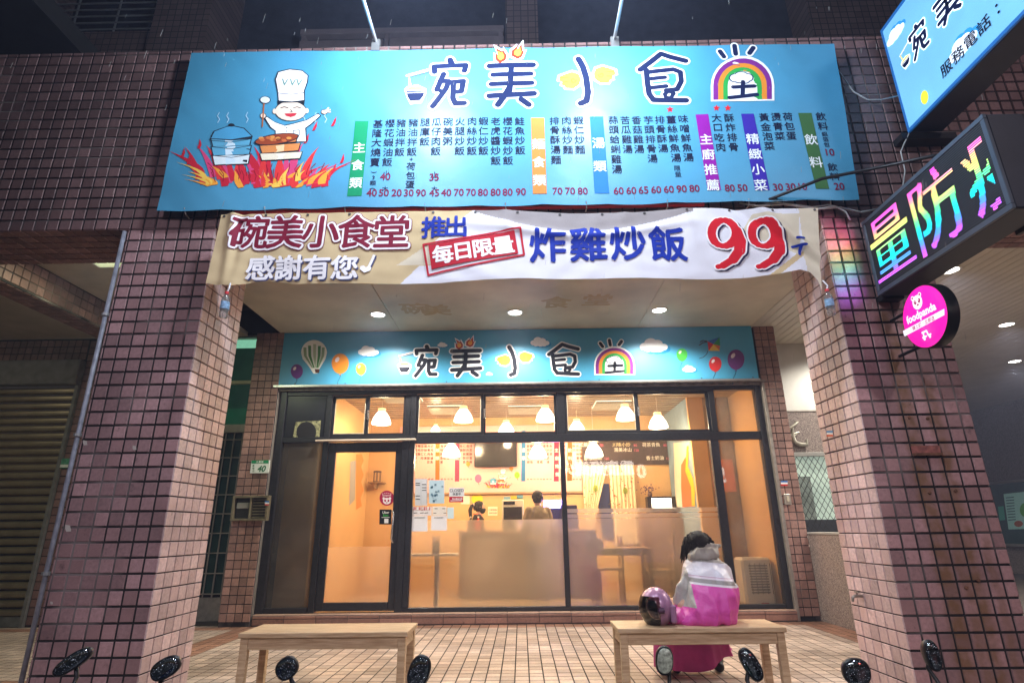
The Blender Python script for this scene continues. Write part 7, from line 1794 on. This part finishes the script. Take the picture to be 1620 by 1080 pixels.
# papers on the glass
def paper(px0, py0, px1, py1, c_, label, fn=None, parts=()):
    t = thing('paper_notice', label, 'notice', tuple(U((px0+px1)/2, (py0+py1)/2, Y=3.9)))
    q3 = Print({'Y': 3.9035}, (1, 0, 0), (0, 0, 1), (0, -1, 0), base=.0012, step=.0012)
    q3.poly([(px0, py0), (px1, py0), (px1, py1), (px0, py1)], pmat(c_), 0); q3.build('sheet', t)
    if fn:
        q4 = Print({'Y': 3.9035}, (1, 0, 0), (0, 0, 1), (0, -1, 0), base=.0024, step=.0012); fn(q4); q4.build('print', t)
    return t
K2 = pmat('#2A3038')
def f_a(q):
    for k, (xx, yy, n2) in enumerate(((661, 764, 3), (661, 767, 4), (671, 766, 4), (671, 771, 3), (671, 775, 3), (661, 784, 4), (661, 789, 4))): q.stroke([(xx-3, yy), (xx+3, yy)], 1.1, K2, 0)
    for xx in (666, 675): q.stroke([(xx, 760), (xx, 797)], .4, pmat('#9AA0A8'), 0)
paper(656.5, 757, 676, 799.5, '#C9CDD6', 'tall grey menu slip taped to the glass, leftmost of the papers', f_a)
def f_b(q):
    r3 = random.Random(8)
    for k in range(16): q.text(random.choice('營業時間公休週一'), 682+r3.random()*18, 763+r3.random()*30, 3.8, pmat('#3A6A8A'), 0, .01)
paper(678.5, 759, 703, 796, '#B4D0E2', 'pale blue handwritten sheet taped right of the grey slip', f_b)
def f_c(q): q.text('CLOSED', 722.5, 775.5, 6.6, pmat('#3A4658'), 0, .01, sx=.95); q.text('休息中', 722.5, 781, 4.6, pmat('#3A4658'), 0, .02)
paper(710.5, 771, 734.5, 785, '#D8DDE6', 'white CLOSED sign on the glass', f_c)
def f_d(q): q.text('foodpanda', 723.5, 788.6, 4.0, pmat('#F0E4EA'), 0, .03); q.stroke([(713, 791.6), (730, 791.2)], 1.0, pmat('#F0E4EA'), 0)
paper(710.5, 785.3, 733, 794, '#A8123E', 'crimson strip sticker under the CLOSED sign', f_d)
def f_e(q):
    for i, ch in enumerate('營業時間'): q.poly([(649+i*8.2, 801.5), (656+i*8.2, 801.5), (656+i*8.2, 806.5), (649+i*8.2, 806.5)], pmat('#C81E30'), 0); q.text(ch, 652.5+i*8.2, 804, 5.2, pmat('#F4F0F0'), 1, .03)
    for xx in (658, 668, 675): q.stroke([(xx-3, 811), (xx+2, 810.5)], .9, K2, 0)
paper(647, 801, 683, 815, '#E4DFE2', 'white opening hours notice with four red squares', f_e)
def f_f(q):
    for xx, yy in ((690, 804), (702, 804), (688, 811), (704, 811)): q.stroke([(xx-2, yy), (xx+2, yy)], .9, K2, 0)
paper(684, 800.5, 706.5, 815, '#E8E2DC', 'small white notice right of the red squares notice', f_f)
paper(651, 815.5, 676.5, 840, '#E6E6EA', 'blank white payment card, left of two under the opening hours', lambda q: q.stroke([(656, 818.5), (672, 818.3)], .8, K2, 0))
paper(682, 815.5, 707, 838.5, '#E6E6EA', 'blank white payment card, right of two under the opening hours', lambda q: q.stroke([(687, 818.5), (701, 818.3)], .8, K2, 0))
paper(707.5, 802, 718, 820, '#CDE4EE', 'small pale blue paper at the right of the cards')
pst = thing('round_panda_sticker', 'round crimson sticker with a white panda face on the door glass', 'sticker', tuple(U(612, 787, Y=3.9)))
q3 = Print({'Y': 3.9035}, (1, 0, 0), (0, 0, 1), (0, -1, 0), base=.0012, step=.0012)
q3.ell(612, 787.5, 11.5, 12, pmat('#A51848'), 0, 0, 30); q3.ell(612, 792, 6.2, 5.2, pmat('#F0E6EA'), 1, 0, 20)
for s3 in (-1, 1): q3.ell(612+s3*5, 787.8, 2, 2, pmat('#F0E6EA'), 1, 0, 12); q3.ell(612+s3*2.6, 791.5, 1.5, 2, pmat('#A51848'), 2, s3*20, 12)
q3.ell(612, 794.5, 1.2, .8, pmat('#A51848'), 2, 0, 8); q3.text('foodpanda', 612, 783.5, 3.4, pmat('#F0E6EA'), 1, .02)
for k in range(5): q3.ell(605.5+k*3.2, 779.5-abs(2-k)*-.6, .8, .8, pmat('#F0E6EA'), 1, 0, 6)
q3.build('sticker_print', pst)
ub = thing('delivery_sticker', 'black square delivery sticker with green word beside the door handle', 'sticker', tuple(U(610, 817, Y=3.9)))
q3 = Print({'Y': 3.9035}, (1, 0, 0), (0, 0, 1), (0, -1, 0), base=.0012, step=.0012)
q3.poly([(600.5, 805.5), (619.5, 805.5), (619.5, 829), (600, 829)], pmat('#14181C'), 0); q3.text('Uber', 610.5, 810, 5.4, pmat('#E8E8E8'), 1, .01); q3.text('Eats', 610.5, 814.6, 5.4, pmat('#3AB54A'), 1, .01); q3.poly([(608, 820), (614.5, 820), (614.5, 827), (608, 827)], pmat('#E8E8E8'), 1)
q3.stroke([(604, 818), (616, 817.8)], .7, pmat('#E8E8E8'), 1)
q3.build('sticker_print', ub)
# small scraps on the pillar fronts
for (x, y, s3, lab) in ((135, 700, 5, 'scrap of white tape near the top middle of the left pillar'), (213, 708, 4.5, 'small white paper scrap stuck on the left pillar'), (108, 835, 7, 'larger square paper scrap on the outer edge of the left pillar'), (82, 953, 3, 'tiny white scrap low on the left pillar')):
    q3 = Print({'Y': 0.0}, (1, 0, 0), (0, 0, 1), (0, -1, 0), base=.002); q3.poly([(x-s3*.6, y-s3*.8), (x+s3*.5, y-s3*.6), (x+s3*.7, y+s3*.7), (x-s3*.4, y+s3*.8), (x-s3*.7, y)], pmat('#B8AFA6'), 0)
    tag(q3.build('paper_scrap', None), lab, 'paper scrap')
# rusty bracket hole and old bolts on the right pillar
rbk = thing('rusty_bracket', 'rusty leftover bracket plate in the middle of the right pillar', 'bracket', tuple(U(1462, 711, Y=0)))
rust = mat('rust', (.16, .07, .04), .85, var=.5, vscale=30)
a, b_ = U(1440, 705, Y=-.0), U(1489, 720, Y=0); MB().box(a.x, b_.x, -.022, -.001, b_.z, b_.z+.018).build('bracket_lip', rust, rbk); MB().box(a.x, b_.x, -.006, -.001, b_.z+.018, a.z).build('bracket_plate', mat('red_rusty_plate', (.30, .10, .08), .7, var=.5, vscale=25), rbk)
for k, (x, y) in enumerate(((1470, 779), (1511, 776), (1438, 660), (1467, 662), (1528, 929), (1547, 917))):
    p = U(x, y, Y=0); tag(MB().lathe([(.001, -.012), (.012, -.010), (.013, -.001)], p, axis='Y', seg=8).build('rusty_bolt', rust, None), ['rusty bolt under the bracket plate, left one', 'rusty bolt under the bracket plate, right one', 'rusty bolt above the bracket plate, left one', 'rusty bolt above the bracket plate, middle one', 'rusty bolt low on the right pillar, left one', 'rusty bolt low on the right pillar, right one'][k], 'bolt')
# lit sign across the road, mirrored in the shop glass
rs2 = thing('street_sign_opposite', 'red lit shop sign with white 50 across the road, seen mirrored in the glass', 'sign', (8.4, -12, 2.5))
MB().box(8.0, 8.85, -12.2, -12.0, 2.55, 3.85).build('sign_box', mat('red_sign_glow', (.6, .05, .03), .5, emit=5, ecol=(.9, .08, .04), var=0), rs2)
class Opp(Print):
    def w(s, px_, py_): return Vector((px_, -12.0, py_))
Q = Opp({}, (-1, 0, 0), (0, 0, 1), (0, 1, 0), base=.01, step=.01)
def glow_ink(): return mat('white_sign_glow', (1, 1, 1), .5, emit=9, ecol=(1, .95, .9), var=0)
Q.text('50', 5.2, 3.4, 0, glow_ink(), 0, .04, size=.75); Q.text('重慶鋼鐵火鍋'[:5], 3.2, 3.55, 0, glow_ink(), 0, .04, size=.62); Q.text('5', 8.3, 3.2, 0, glow_ink(), 0, .04, size=.8)
Q.build('sign_lettering', rs2)
# rain
rm = glass_mat('rain_water', (.9, .95, 1), .02, film=.5)
rb3 = MB(); rr_ = random.Random(21)
for k in range(260):
    y = rr_.uniform(-2.2, -.2); x = rr_.uniform(-3.2, 3.2); z = rr_.uniform(2.2, 6.6)
    p = Vector((x, y, z)); ln3 = rr_.uniform(.02, .06); rb3.tube([p, p+Vector((ln3*.12, 0, ln3))], .0011, 3, cap=False)
tag(rb3.build('rain_streaks', rm, None), kind='stuff')

# thin rainy air round the lamps
hz = MB().box(-45, 45, -64, 45, -1.7, 13).build('haze', None, None); tag(hz, kind='stuff')
hmv = bpy.data.materials.new('rainy_air'); hmv.use_nodes = True; n = hmv.node_tree.nodes; n.remove(n['Principled BSDF'])
pv = n.new('ShaderNodeVolumePrincipled'); pv.inputs['Color'].default_value = (.58, .66, 1, 1); pv.inputs['Density'].default_value = .0045; pv.inputs['Anisotropy'].default_value = .35
hmv.node_tree.links.new(pv.outputs[0], n['Material Output'].inputs['Volume']); hz.data.materials.clear(); hz.data.materials.append(hmv)
